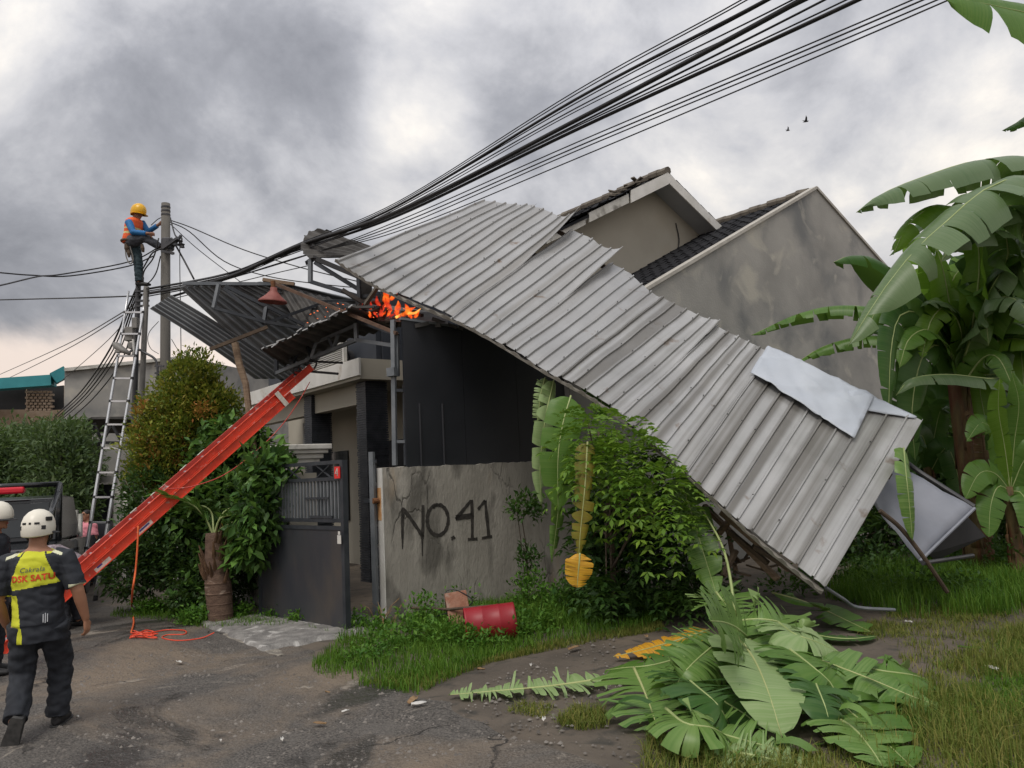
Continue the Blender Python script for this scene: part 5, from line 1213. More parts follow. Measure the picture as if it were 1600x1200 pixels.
H_ = Fig(MM); H_.loft([((0, .0, 1.535), .060, .055, E1, E2), ((0, .0, 1.57), .077, .082, E1, E2), ((0, .005, 1.62), .084, .098, E1, E2)]); H_.fuse('hair', M['hair'], man, .009, 2)
for s in (-1, 1): MB().tube([MM @ Vector((s*.10, .02, 1.58)), MM @ Vector((s*.088, .06, 1.52)), MM @ Vector((s*.03, .12, 1.485))], .008, 6).build('chin_strap', M['rubber'], man)
# print on the back, laid onto the cloth
from mathutils.bvhtree import BVHTree
_dg = bpy.context.evaluated_depsgraph_get(); bvh = BVHTree.FromPolygons([v.co.copy() for v in shirt.data.vertices], [tuple(p.vertices) for p in shirt.data.polygons])
def back_print(txt, x, z, size, m_, shear=0.0, sx=1.0):
    cu = bpy.data.curves.new('t', 'FONT'); cu.body = txt; cu.size = size; cu.align_x = 'CENTER'; cu.shear = shear; cu.space_character = 1.05; cu.resolution_u = 3
    if m_ == 'redlet': cu.offset = .002
    to = bpy.data.objects.new('t', cu); col.objects.link(to); dg = bpy.context.evaluated_depsgraph_get(); dg.update()
    me = bpy.data.meshes.new_from_object(to.evaluated_get(dg)); bpy.data.objects.remove(to)
    inv = MM; og = ORG[shirt.name]
    dirw = (Rm @ Vector((0, 1, 0))).normalized()
    for v in me.vertices:
        st = MM @ Vector((x + v.co.x*sx, -.5, z + v.co.y)) - og
        hit, nrm_, i_, d_ = bvh.ray_cast(st, dirw)
        v.co = (hit - dirw*.004) if hit else (st + dirw*.38)
    me.materials.clear(); me.materials.append(M[m_]); o = bpy.data.objects.new('printed_lettering', me); link(o, shirt); return o
back_print('Cakrala', .0, 1.275, .055, 'greyprint', .25); back_print('DSK SATU', .0, 1.205, .068, 'redlet', .05, .95)
pm = MB()
for k in range(3):
    c = Vector((.075 + k*.014, -.138, .91)); 
    hit = bvh.ray_cast(MM @ Vector((c.x, -.5, c.z)) - ORG[shirt.name], Rm @ Vector((0, 1, 0)))[0]
    if hit: p = hit + ORG[shirt.name] - (Rm @ Vector((0, 1, 0)))*.003; pm.box(p, .006, .003, .06+.012*(k == 1), Rm @ Vector((1, 0, .1)), Rm @ Vector((0, 1, 0)))
pm.build('printed_mark', M['whiteprint'], shirt)

# ---- second man at the left edge, looking right
def simple_person(label, loc, yaw, sc_, shirt_m, trous_m, skin_m='skin', pose='stand', helmet_m=None, hair=True, face=True):
    o = thing('person', label, 'person', loc)
    mt = Matrix.Translation(loc) @ Matrix.Rotation(yaw, 4, 'Z') @ Matrix.Scale(sc_, 4); R3 = Matrix.Rotation(yaw, 3, 'Z')
    B, S, T = Fig(mt), Fig(mt), Fig(mt)
    if pose == 'bend':
        hip = Vector((0, -.12, .80)); ch = Vector((0, .32, 1.02)); ax = (ch-hip).normalized(); ey = Vector((1, 0, 0)).cross(ax)
        tr = [(hip + ax*x, rx, ry, E1, ey) for x, rx, ry in ((-.05, .15, .11), (.1, .165, .12), (.3, .18, .13), (.45, .185, .115), (.55, .12, .08))]
        B.loft(tr); S.loft([(c, rx+.02, ry+.025, a, e) for c, rx, ry, a, e in tr])
        hd_ = ch + ax*.20 + Vector((0, .02, -.05)); B.limb([ch, hd_], [.06, .055]); head(B, hd_ + ax*.06, (0, .6, -.8), (0, .8, .6)); hfwd = R3 @ Vector((0, .6, -.8)); hup = R3 @ Vector((0, .8, .6)); hcen = mt @ (hd_ + ax*.06)
        arms = [((s*.19, .25, .98), (s*.2, .38, .72), (s*.12, .5, .52)) for s in (-1, 1)]
        legs = [((s*.09, -.1, .8), (s*.12, .06, .43), (s*.12, -.04, .08)) for s in (-1, 1)]
    else:
        B.loft(torso_rings()); B.limb([(0, 0, 1.40), (0, .01, 1.5), (0, .02, 1.56)], [.066, .058, .056]); head(B, (0, .035, 1.60), E2)
        S.loft(torso_rings(.022, .80, 1.44)[:-1] + [((0, .004, 1.435), .092, .078, E1, E2)]); S.loft([((0, 0, .76), .19, .142, E1, E2), ((0, 0, .95), .186, .137, E1, E2)])
        arms = [((s*.20, 0, 1.36), (s*.27, -.01, 1.08), (s*.25, .12, .86)) for s in (-1, 1)]
        legs = [((s*.095, 0, .86), (s*.10, .02, .46), (s*.10, -.02, .08)) for s in (-1, 1)]
        hcen = mt @ Vector((0, .035, 1.60)); hfwd = R3 @ Vector(E2); hup = Vector(E3)
    for i, (a, e, w_) in enumerate(arms):
        B.limb([a, e, w_], [.056, .044, .028]); hand(B, w_, Vector(w_)-Vector(e)+Vector((0, .02, -.05)), (-1 if i else 1, .2, 0), 1 if i else -1, 1, .4)
        S.limb([Vector(a)*.75+Vector((0, 0, Vector(a).z*.25)), a, lerp(Vector(a), Vector(e), .85)], [.075, .075, .072])
    T.loft([((0, -.02 if pose != 'bend' else -.12, .74), .17, .125, E1, E2), ((0, 0 if pose != 'bend' else -.1, .9), .17, .125, E1, E2)])
    for h, k, a in legs:
        B.limb([h, k, a], [.095, .062, .042]); T.limb([h, lerp(Vector(h), Vector(k), .5), k, lerp(Vector(k), Vector(a), .95)], [.11, .10, .085, .08])
    B.fuse('body', M[skin_m], o, .0105, 3); S.fuse('shirt', M[shirt_m], o, .013, 3, wrinkle=.016); T.fuse('trousers', M[trous_m], o, .013, 3, wrinkle=.02)
    for h, k, a in legs:
        f_ = Fig(mt); hh = Vector((a[0], a[1]-.02, .012)); shoe(f_, hh, E2, E3, 1.1); f_.fuse('shoe', M['shoe'], o, .01, 2)
    if face: face_bits(o, hcen, hfwd, hup, sc_)
    if helmet_m: helmet(o, hcen + hup*.03*sc_, hfwd, helmet_m, 1.1*sc_, up=hup)
    Hr = Fig(); rr = Vector(hfwd).cross(Vector(hup)); u_ = Vector(hup); f2 = Vector(hfwd)
    Hr.loft([(hcen + (u_*z - f2*.012)*sc_, rx*sc_, ry*sc_, rr, f2) for z, rx, ry in ((-.05, .066, .07), (.0, .078, .088), (.05, .082, .098), (.095, .06, .08), (.122, .02, .03))])
    Hr.fuse('hair', M['hair'], o, .011, 2)
    return o
simple_person('man in dark shirt and white helmet cut off at the left edge', Vector((*at(-10, 830, 8.0).to_2d(), 0)), math.radians(-78), .985, 'shirtblack', 'trousers', helmet_m='helmwhite')
simple_person('person in mottled grey top bending down beside the truck', Vector((*at(112, 850, 10.4).to_2d(), 0)), math.radians(80), .98, 'pattern', 'trousers', pose='bend', face=False)
simple_person('person in pink top standing behind the aluminium ladder', Vector((*at(137, 830, 14.9).to_2d(), 0)), math.radians(150), .84, 'pink', 'trousers')

# ---- lineman on the pole (placed joint by joint at the pole's distance)
YW = 14.0
def P(x, y, d=0.0): return at(x, y, YW+d)
wk_ = thing('person', 'lineman in orange vest and yellow helmet perched at the top of the poles', 'person', P(219, 450))
hip, chest, neck, hcn = P(205, 377), P(207, 352), P(212, 341), P(216.5, 332)
ax = (chest-hip).normalized(); fx = (Vector((1, -.15, 0)) - ax*ax.dot(Vector((1, -.15, 0)))).normalized(); sx = ax.cross(fx)
B = Fig(); Lt = (neck-hip).length
tr = [(lerp(hip, neck, t), rx, ry, sx, fx) for t, rx, ry in ((-.12, .155, .12), (.1, .165, .12), (.35, .16, .115), (.6, .18, .12), (.82, .185, .11), (.95, .12, .08), (1.02, .07, .06))]
B.loft(tr); B.limb([lerp(hip, neck, .95), neck, hcn], [.062, .058, .055]); head(B, hcn, (1, -.35, -.35), (.25, 0, 1), .98)
armN = [P(201.5, 347, -.16), P(208, 363, -.22), P(232, 365, -.2)]; armF = [P(222, 349, .12), P(232, 362, .12), P(248, 351, .05)]
for a in (armN, armF):
    B.limb(a, [.058, .045, .03]); hand(B, a[2], (a[2]-a[1]), (0, -1, -.5), 1, 1, .5)
legB = [P(206, 377, -.09), P(226, 371, -.12), P(252, 387, -.05)]; legS = [P(209, 379, .06), P(216, 411, .0), P(218, 442, .0)]
for lg in (legB, legS): B.limb(lg, [.095, .065, .042])
B.fuse('body', M['skind'], wk_, .010, 3)
V_ = Fig(); V_.loft([(c, rx+.022, ry+.022, e, f_) for c, rx, ry, e, f_ in tr[:6]])
def vest_rule(p):
    t = (p-hip).dot(ax)/Lt
    return 1 if (abs(t-.28) < .045 or abs(t-.48) < .03) else (2 if (t > .8) else 0)
V_.fuse('vest', None, wk_, .011, 2, vest_rule, [M['vest'], M['reflect'], M['vest']])
for a, m_ in ((armN, 'blue'), (armF, 'blue')):
    S = Fig(); S.limb([lerp(a[0], chest, .35), a[0], a[1], lerp(a[1], a[2], .85)], [.078, .074, .06, .047]); S.fuse('sleeve', M[m_], wk_, .011, 2)
T = Fig(); T.limb([hip, legS[0], lerp(legS[0], legS[1], .5), legS[1], lerp(legS[1], legS[2], .93)], [.13, .12, .10, .085, .08]); T.fuse('trouser_leg', M['tealtrousers'], wk_, .012, 3, wrinkle=.02)
T = Fig(); T.limb([hip, legB[0], lerp(legB[0], legB[1], .6), legB[1], lerp(legB[1], legB[2], .93)], [.13, .125, .105, .09, .07]); T.fuse('trouser_leg', M['greytrousers'], wk_, .012, 3, wrinkle=.02)
for lg, d_ in ((legB, Vector((.8, .1, -.35))), (legS, Vector((1, -.1, -.08)))):
    f_ = Fig(); shoe(f_, lg[2]-UP*.06-d_*.04, d_, E3, 1.1); f_.fuse('shoe', M['shoe'], wk_, .01, 2)
face_bits(wk_, hcn, (1, -.35, -.35), (.25, 0, 1), .98); helmet(wk_, hcn+UP*.03, (1, -.35, -.2), 'helmyellow', 1.15, vents=False)
bb = MB(); bb.tube([hip + (sx*math.cos(a)*.19 + fx*math.sin(a)*.15) - ax*.02 for a in np.linspace(0, 2*math.pi, 17)], .022, 8); bb.build('tool_belt', M['darktimber'], wk_)
for x, y, w_ in ((197, 388, .09), (200, 396, .07), (222, 388, .07)): MB().tube([P(x, y-6, -.14), P(x+1, y, -.15), P(x+2, y+6, -.14)], [w_*.35, w_*.5, w_*.3], 8).build('tool_pouch', M['darktimber'], wk_)
MB().tube(smoothpath([P(196, 380, -.15), P(197, 400, -.15), P(203, 412, -.14), P(208, 405, -.12), P(203, 385, -.15)], 5), .012, 6).build('safety_strap', M['pipegrey'], wk_)
# ================================================================== vegetation
def leafmat(name, cols, rough=.5, tr=.25, spec=.2):
    k = len(cols); return mat(name, cols[0], cols[-1], scale=1.6, rough=rough, spec=spec, translucent=tr, island=[(i/(k-1), c) for i, c in enumerate(cols)])
M['lf_shrub'] = leafmat('conical_shrub_leaf', [(.05, .10, .022), (.13, .20, .03), (.25, .28, .035), (.29, .24, .04)])
M['lf_orange'] = leafmat('orange_tip_leaf', [(.38, .13, .04), (.42, .22, .06), (.26, .20, .035)])
M['lf_broad'] = leafmat('broad_leaf', [(.03, .075, .025), (.055, .135, .035), (.11, .23, .045), (.17, .32, .07)], rough=.35)
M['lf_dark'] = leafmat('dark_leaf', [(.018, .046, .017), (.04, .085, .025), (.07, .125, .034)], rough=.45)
M['lf_bright'] = leafmat('lit_pinnate_leaf', [(.06, .14, .018), (.12, .24, .026), (.21, .33, .04)], rough=.4, tr=.3)  # crown copy: skylight on the shrub top is put into the colour
M['lf_shade'] = leafmat('shaded_pinnate_leaf', [(.025, .07, .018), (.05, .11, .025), (.08, .155, .03)], rough=.45)  # darker copy: shade under the roof strip is put into the colour
M['lf_hedge'] = leafmat('hedge_leaf', [(.05, .085, .042), (.085, .135, .06), (.14, .185, .085)], rough=.6)
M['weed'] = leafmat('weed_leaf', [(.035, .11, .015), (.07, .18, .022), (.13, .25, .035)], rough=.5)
M['grass'] = leafmat('grass_blade', [(.045, .125, .014), (.085, .19, .02), (.14, .235, .03)], rough=.6, tr=.3)
M['grassdry'] = leafmat('dry_grass_blade', [(.08, .13, .024), (.15, .18, .035), (.28, .23, .07), (.09, .16, .024), (.22, .21, .05)], rough=.7, tr=.25)
M['bark'] = mat('bark', (.085, .065, .048), (.15, .12, .09), scale=9, rough=.9, bump=.6)
M['palmtrunk'] = mat('palm_trunk', (.085, .052, .038), (.17, .11, .078), scale=7, rough=.9, bump=.7, stretch=(1, 1, 2.5), stain=(.30, .24, .19), stain_scale=5, stain_lo=.6, stain_hi=.7)
def bmat(name, c1, c2, back, streak, rough=.38, tr=.22, edge=None):
    return mat(name, c1, c2, scale=1.3, rough=rough, spec=.3, translucent=tr, back=back, uvstreak=((70, .6, 1), streak, .40, .60, .6), stain=edge, stain_scale=2.2, stain_lo=.6, stain_hi=.75, bump=.12, bscale=5)
M['ban'] = bmat('banana_leaf', (.065, .16, .026), (.105, .22, .036), (.12, .23, .05), (.14, .24, .05), tr=.32)
M['bandark'] = bmat('dark_banana_leaf', (.030, .090, .020), (.055, .135, .028), (.075, .15, .038), (.075, .145, .038), tr=.25)
M['bangrey'] = bmat('sheen_banana_leaf', (.085, .15, .06), (.125, .19, .085), (.10, .20, .04), (.16, .22, .11), rough=.36, tr=.2)  # greyer green puts the sheen of lit leaf tops into the colour
M['banpale'] = bmat('pale_wilted_banana_leaf', (.20, .31, .11), (.26, .37, .15), (.26, .36, .16), (.32, .41, .20), rough=.45)
M['banmid'] = bmat('cut_banana_leaf', (.07, .16, .032), (.13, .24, .05), (.20, .30, .10), (.20, .30, .09), rough=.36)
M['bantrans'] = bmat('backlit_banana_leaf', (.11, .24, .022), (.17, .33, .03), (.14, .27, .03), (.20, .33, .05), tr=.5)
M['banyel'] = bmat('yellow_banana_leaf', (.62, .30, .02), (.70, .42, .04), (.60, .30, .03), (.45, .20, .03), edge=(.24, .10, .03))
M['banyg'] = bmat('yellowing_banana_leaf', (.28, .22, .022), (.13, .17, .025), (.30, .21, .03), (.20, .13, .025), edge=(.16, .07, .025))
M['dead'] = bmat('dead_banana_leaf', (.13, .075, .04), (.22, .14, .075), (.14, .085, .05), (.10, .055, .03), rough=.85, tr=.1)
M['rib'] = mat('banana_midrib', (.26, .33, .12), (.36, .42, .18), scale=5, rough=.5)
M['ribyel'] = mat('pale_midrib', (.40, .42, .19), (.32, .36, .14), scale=5, rough=.5)
M['sheath'] = mat('banana_pseudostem', (.07, .045, .022), (.17, .12, .045), scale=11, rough=.7, bump=.6, stretch=(1, 1, .18), stain=(.12, .042, .02), stain_scale=7, stain_lo=.48, stain_hi=.62)
M['drysheath'] = mat('dry_sheath', (.075, .04, .022), (.17, .10, .055), scale=14, rough=.85, bump=.5, stretch=(1, 1, .3))

def resample(P, n):
    return [path_at(P, i/(n-1)) for i in range(n)]
def banana_blade(mid, Wd, up, seed, fold=.15, droop=.9, grav=.0, tear=(4, 15), gap=.22, n=46, m=5, tipround=.75, sides=(1, 1), tw=.25, base=.12, ruffle=.004):
    r = random.Random(seed); P = resample(smoothpath(mid, 8), n); up = Vector(up)
    vs, fs, uv = [], [], []; ln = sum((P[i+1]-P[i]).length for i in range(n-1)); fr = []
    for i in range(n):
        t = (P[min(i+1, n-1)]-P[max(i-1, 0)]).normalized(); s = t.cross(up); s = s.normalized() if s.length > 1e-6 else t.orthogonal(); fr.append((t, s, s.cross(t)))
    def wid(t): return Wd*min(1, (t+.02)/base)**.65*max(0.0, 1-t**4.5)**tipround
    for si, sg in enumerate((-1, 1)):
        if not sides[si]: continue
        i = 1
        while i < n-1:
            lg = max(1, int(round(tear[0] + (tear[1]-tear[0])*r.random()**1.7))); j = min(n-1, i + lg); thin = 1.6/(lg**.5); jit = r.gauss(0, tw)*thin; sk = r.gauss(-.06, .09)*thin; cut = r.uniform(.96, 1.02); g = gap*(.3+.2*r.random()) if r.random() < .78 else min(.95, gap*1.6)
            if lg <= 2 and r.random() < .12 and gap > .3: i = j; continue
            ic = (i+j)/2; rows = []
            for k in range(i, j+1):
                t, s, nn = fr[k]; tt = k/(n-1); w_ = wid(tt)*cut*sides[si]; row = []
                for q in range(m+1):
                    x = q/m; th = fold - (droop+jit)*x**1.15
                    kk = (ic-k)/(n-1)*ln*g*x**1.5
                    # integrate the arc for a believable curl
                    px, pz = 0.0, 0.0
                    for e in range(q):
                        xe = (e+.5)/m; te = fold-(droop+jit)*xe**1.15; px += math.cos(te)*w_/m; pz += math.sin(te)*w_/m
                    p = P[k] + s*(sg*px) + nn*pz + t*(kk + sk*x*w_) + Vector((0, 0, -grav*x*x*w_)) + nn*(ruffle*x*r.uniform(-1, 1))
                    row.append(len(vs)); vs.append(p); uv.append((tt*ln, sg*x*.4+.5))
                rows.append(row)
            for a in range(len(rows)-1):
                for q in range(m): fs.append((rows[a][q], rows[a][q+1], rows[a+1][q+1], rows[a+1][q]) if sg > 0 else (rows[a+1][q], rows[a+1][q+1], rows[a][q+1], rows[a][q]))
            i = j
    return vs, fs, uv, P
def banana_leaf(name, mid, Wd, up=(0, 0, 1), seed=0, m_='ban', rib='rib', parent=None, label=None, group=None, rr=.018, **kw):
    rr *= .6
    vs, fs, uv, P = banana_blade(mid, Wd, up, seed, **kw)
    mb = MB(); mb.v = vs; mb.f = fs; mb.mi = [0]*len(fs)
    o = mb.build(name, M[m_], parent, origin=None if parent else P[0], uv=uv, smooth=True)
    if not parent: tag(o, label, 'leaf', group)
    k = len(P); MB().tube([p for p in P[::3]]+[P[-1]], [rr*(1-.85*i/(len(P[::3]))) for i in range(len(P[::3])+1)], 6).build('midrib', M[rib], o, smooth=True)
    return o
def A(*pts): return [at(*p) for p in pts]
def Gp(*pts): return [gnd(x, y, z) for x, y, z in pts]

# ---- standing banana plants
def trunk(o, a, c, r0, r1, seed):
    r = random.Random(seed); a, c = Vector(a), Vector(c)
    MB().tube([lerp(a, c, t) + Vector((.03*math.sin(t*5), 0, 0)) for t in np.linspace(0, 1, 9)], [lerp(r0, r1, t) for t in np.linspace(0, 1, 9)], 14).build('pseudostem', M['sheath'], o, smooth=True)
    for k in range(24):
        t0 = r.uniform(0, .75); t1 = min(1, t0+r.uniform(.15, .4)); wq = r.uniform(.12, .55); ang = r.uniform(0, 2*math.pi); e = Vector((math.cos(ang), math.sin(ang), 0)); s = Vector((-e.y, e.x, 0)); rows = []
        for i in range(6):
            t = lerp(t0, t1, i/5); rad = lerp(r0, r1, t)*1.04 + .03*(i/5)**2*r.random(); cc = lerp(a, c, t); hw = rad*wq*(1-.6*i/5)
            rows.append([cc + e*rad*.86 - s*hw, cc + e*rad, cc + e*rad*.86 + s*hw])
        MB().grid(rows).build('dry_sheath', M['drysheath'] if k % 3 else M['sheath'], o, smooth=True, solid=.006)
bp = thing('banana_plant', 'largest banana plant with brown peeling trunk right of the roof strip', 'banana plant', base_of(at(1530, 860, 11.3)))
trunk(bp, base_of(at(1528, 860, 11.3)), at(1496, 580, 11.5), .20, .12, 1)
cr = (1496, 575, 11.5)
LV = [  # midrib points, half width, up, material, kwargs
    (A((1560, 400, 11.2), (1600, 262, 10.8), (1530, 251, 10.4), (1435, 279, 9.9), (1372, 306, 9.6), (1338, 332, 9.5)), .40, (0, 0, 1), 'bangrey', dict(droop=1.5, fold=.1, grav=.4, base=.35, tw=.4, tear=(2, 9))),
    (A((1545, 560, 11.3), (1610, 300, 10.0), (1548, 292, 9.6), (1480, 345, 9.2), (1428, 393, 9.0), (1376, 459, 8.9), (1325, 541, 8.8)), .42, (-.1, -.55, 1), 'bangrey', dict(droop=.75, fold=.15, grav=.5, tear=(2, 8), base=.3, tw=.65, gap=.3)),
    (A((1500, 590, 11.4), (1530, 420, 11.0), (1500, 330, 10.8), (1440, 345, 10.6), (1390, 400, 10.6)), .36, (0, 0, 1), 'bandark', dict(droop=1.3, grav=.2)),
    (A((1498, 580, 11.5), (1440, 470, 11.2), (1370, 410, 10.9), (1330, 400, 10.7), (1302, 410, 10.6)), .34, (0, 0, 1), 'bandark', dict(droop=1.7, grav=.5, base=.3)),
    (A((1496, 585, 11.6), (1430, 500, 11.8), (1330, 478, 12.2), (1250, 490, 12.5), (1174, 524, 12.7)), .30, (0, 0, 1), 'ban', dict(droop=1.5, tear=(1, 5), gap=.3, grav=.2, base=.3, tw=.4)),
    (A((1496, 590, 11.6), (1440, 535, 11.9), (1360, 525, 12.2), (1290, 540, 12.4), (1240, 570, 12.5)), .30, (0, 0, 1), 'ban', dict(droop=1.5, tear=(1, 5), gap=.3, grav=.2, base=.3, tw=.4)),
    (A((1498, 585, 11.3), (1455, 500, 10.9), (1410, 490, 10.6), (1393, 540, 10.4), (1388, 650, 10.3)), .26, (.5, -1, .2), 'bandark', dict(droop=.9, tear=(4, 10), base=.3)),
    (A((1500, 590, 11.2), (1560, 585, 10.9), (1550, 592, 10.6), (1480, 585, 10.4), (1425, 592, 10.3), (1400, 618, 10.3)), .22, (0, -.3, 1), 'bangrey', dict(droop=1.0, grav=.3, tear=(6, 14), base=.3)),
    (A((1502, 585, 11.4), (1515, 480, 11.1), (1540, 440, 10.8), (1600, 388, 10.3), (1680, 370, 10)), .34, (0, -.5, 1), 'ban', dict(droop=.8, grav=.2)),
    (A((1496, 580, 11.5), (1480, 480, 11.5), (1500, 420, 11.4), (1560, 390, 11.3)), .30, (0, -.6, .8), 'bantrans', dict(droop=.5, tear=(3, 7))),
    (A((1500, 585, 11.5), (1470, 500, 11.5), (1462, 440, 11.5), (1440, 390, 11.6)), .33, (0, -1, .2), 'bantrans', dict(droop=.4)),
    (A((1500, 590, 11.4), (1470, 540, 11.0), (1440, 560, 10.8), (1425, 640, 10.7), (1430, 720, 10.8)), .28, (.2, -1, .1), 'bandark', dict(droop=.7)),
    (A((1502, 585, 11.5), (1530, 500, 11.3), (1545, 480, 11.2), (1560, 540, 11.0), (1565, 620, 11.0)), .30, (0, -1, .2), 'bandark', dict(droop=.6)),
    (A((1500, 585, 11.4), (1505, 510, 11.2), (1512, 460, 11.0), (1535, 470, 10.7), (1545, 540, 10.6)), .26, (.3, -1, .2), 'ban', dict(droop=.7)),
    (A((1498, 580, 11.5), (1520, 430, 11.4), (1580, 300, 11.2), (1660, 260, 11)), .38, (0, -.7, .6), 'bandark', dict(droop=.6)),
    (A((1497, 580, 11.6), (1460, 450, 11.9), (1420, 380, 12.1), (1395, 370, 12.2)), .30, (0, -.8, .5), 'bantrans', dict(droop=.6)),
    (A((1500, 600, 11.6), (1440, 600, 11.8), (1400, 660, 11.9), (1390, 760, 11.9)), .30, (0, -1, .2), 'bandark', dict(droop=.5)),
    (A((1510, 560, 11.2), (1530, 430, 10.6), (1520, 350, 10.3), (1470, 320, 10.1), (1420, 350, 10.0), (1396, 398, 10.0)), .32, (0, -.5, 1), 'bantrans', dict(droop=1.1, tear=(3, 12), tw=.5, grav=.45, base=.4, gap=.3)),
    (A((1510, 560, 11.2), (1560, 420, 10.7), (1600, 350, 10.4), (1590, 320, 10.2), (1530, 345, 10.0), (1490, 395, 9.9)), .30, (0, -.5, 1), 'bangrey', dict(droop=1.1, tear=(3, 12), tw=.5, grav=.45, base=.4, gap=.3)),
    (A((1505, 575, 11.2), (1530, 500, 10.9), (1575, 440, 10.6), (1610, 440, 10.4), (1640, 500, 10.3)), .34, (0, -.6, .9), 'ban', dict(droop=1.0, tear=(4, 14), tw=.45, grav=.4, gap=.25)),
    (A((1505, 575, 11.3), (1470, 520, 11.1), (1440, 470, 10.9), (1405, 455, 10.8), (1372, 480, 10.7), (1350, 530, 10.7)), .28, (0, -.6, .9), 'ban', dict(droop=1.1, tear=(4, 14), tw=.45, grav=.4, gap=.25, base=.35)),
    (A((1500, 580, 11.5), (1475, 430, 11.3), (1455, 380, 11.2), (1415, 372, 11.1), (1392, 392, 11.1)), .30, (0, -.6, .8), 'bantrans', dict(droop=.9, tear=(3, 9), tw=.4, grav=.3)),
    (A((1500, 580, 11.2), (1540, 470, 10.6), (1575, 400, 10.3), (1560, 360, 10.1), (1500, 372, 9.9), (1470, 410, 9.9)), .30, (0, -.4, 1), 'bangrey', dict(droop=1.1, tear=(2, 8), tw=.5, grav=.4, base=.4)),
    (A((1500, 580, 11.2), (1520, 520, 10.8), (1545, 470, 10.5), (1590, 470, 10.2), (1620, 520, 10.1)), .30, (0, -.5, 1), 'bangrey', dict(droop=.9, tear=(3, 10), tw=.4, grav=.3, base=.35)),
    (A((1498, 585, 11.3), (1478, 540, 11.0), (1450, 515, 10.7), (1420, 530, 10.5), (1405, 575, 10.4)), .24, (.1, -.7, .7), 'ban', dict(droop=.9, tear=(3, 9), tw=.4)),
    (A((1500, 585, 11.3), (1502, 520, 11.0), (1480, 480, 10.8), (1455, 500, 10.7), (1440, 560, 10.6)), .24, (.1, -.8, .5), 'bantrans', dict(droop=.7, tear=(4, 12), tw=.3)),
    (A((1500, 580, 11.6), (1560, 470, 11.8), (1600, 420, 11.9), (1660, 430, 12)), .32, (0, -.6, .8), 'bantrans', dict(droop=.7)),
    (A((1505, 600, 11.1), (1535, 560, 10.8), (1560, 560, 10.6), (1585, 610, 10.5)), .20, (0, -.8, .5), 'ban', dict(droop=.8, tear=(4, 12))),
    (A((1510, 640, 11.2), (1530, 660, 11.0), (1538, 720, 10.95), (1540, 800, 10.95)), .14, (.3, -1, .1), 'dead', dict(droop=1.7, tear=(3, 10), tw=.5)),
]
for k, (mid, wd, up, m_, kw) in enumerate(LV):
    banana_leaf('leaf', mid, wd, up, 100+k, m_, 'rib' if m_ != 'dead' else 'drysheath', bp, rr=.03 if m_ != 'dead' else .012, **kw)
bq = thing('banana_plant', 'banana plant at the right edge half hidden behind the largest one', 'banana plant', base_of(at(1600, 850, 12)))
trunk(bq, base_of(at(1598, 860, 12.2)), at(1575, 560, 12.3), .18, .11, 2)
for k, (mid, wd, up, m_, kw) in enumerate([
    (A((1577, 570, 12.3), (1560, 480, 12.0), (1580, 430, 11.6), (1640, 440, 11.2)), .36, (0, -.5, 1), 'ban', dict(droop=.9, grav=.3)),
    (A((1577, 570, 12.3), (1540, 560, 11.8), (1530, 600, 11.5), (1545, 680, 11.3)), .30, (0, -1, .2), 'bantrans', dict(droop=.5, tear=(8, 16))),
    (A((1577, 575, 12.3), (1590, 540, 11.8), (1598, 580, 11.2), (1600, 660, 11.0)), .30, (0, -1, .1), 'bantrans', dict(droop=.4, tear=(8, 16))),
    (A((1580, 620, 12.2), (1620, 690, 11.4), (1590, 715, 11.0), (1545, 735, 10.9), (1525, 752, 10.9)), .22, (0, -.5, 1), 'ban', dict(droop=.7, grav=.2, tear=(8, 16))),
    (A((1577, 565, 12.3), (1585, 420, 12.0), (1600, 340, 11.6), (1640, 300, 11.3)), .36, (0, -.8, .5), 'ban', dict(droop=.6)),
    (A((1577, 570, 12.3), (1620, 520, 11.8), (1660, 560, 11.5), (1670, 640, 11.4)), .34, (0, -.8, .5), 'bandark', dict(droop=.6)),
    (A((1577, 570, 12.3), (1556, 600, 11.8), (1560, 650, 11.6), (1575, 720, 11.6)), .30, (0, -1, .2), 'bandark', dict(droop=.6)),
    (A((1580, 600, 12.3), (1520, 560, 12.8), (1470, 620, 13.0), (1450, 720, 13.0)), .34, (0, -1, .2), 'bandark', dict(droop=.5)),
    (A((1580, 600, 12.3), (1540, 500, 13.0), (1500, 500, 13.4), (1470, 560, 13.6)), .34, (0, -1, .2), 'bandark', dict(droop=.5)),
    (A((1580, 640, 12.6), (1545, 660, 13.0), (1530, 740, 13.2), (1540, 800, 13.2)), .36, (0, -1, .2), 'bandark', dict(droop=.4)),
    (A((1578, 580, 12.3), (1545, 430, 12.2), (1520, 370, 12.0), (1470, 330, 11.8)), .34, (0, -.4, 1), 'bandark', dict(droop=.9, grav=.2)),
]): banana_leaf('leaf', mid, wd, up, 200+k, m_, 'rib', bq, rr=.025, **kw)
rb_ = random.Random(11)
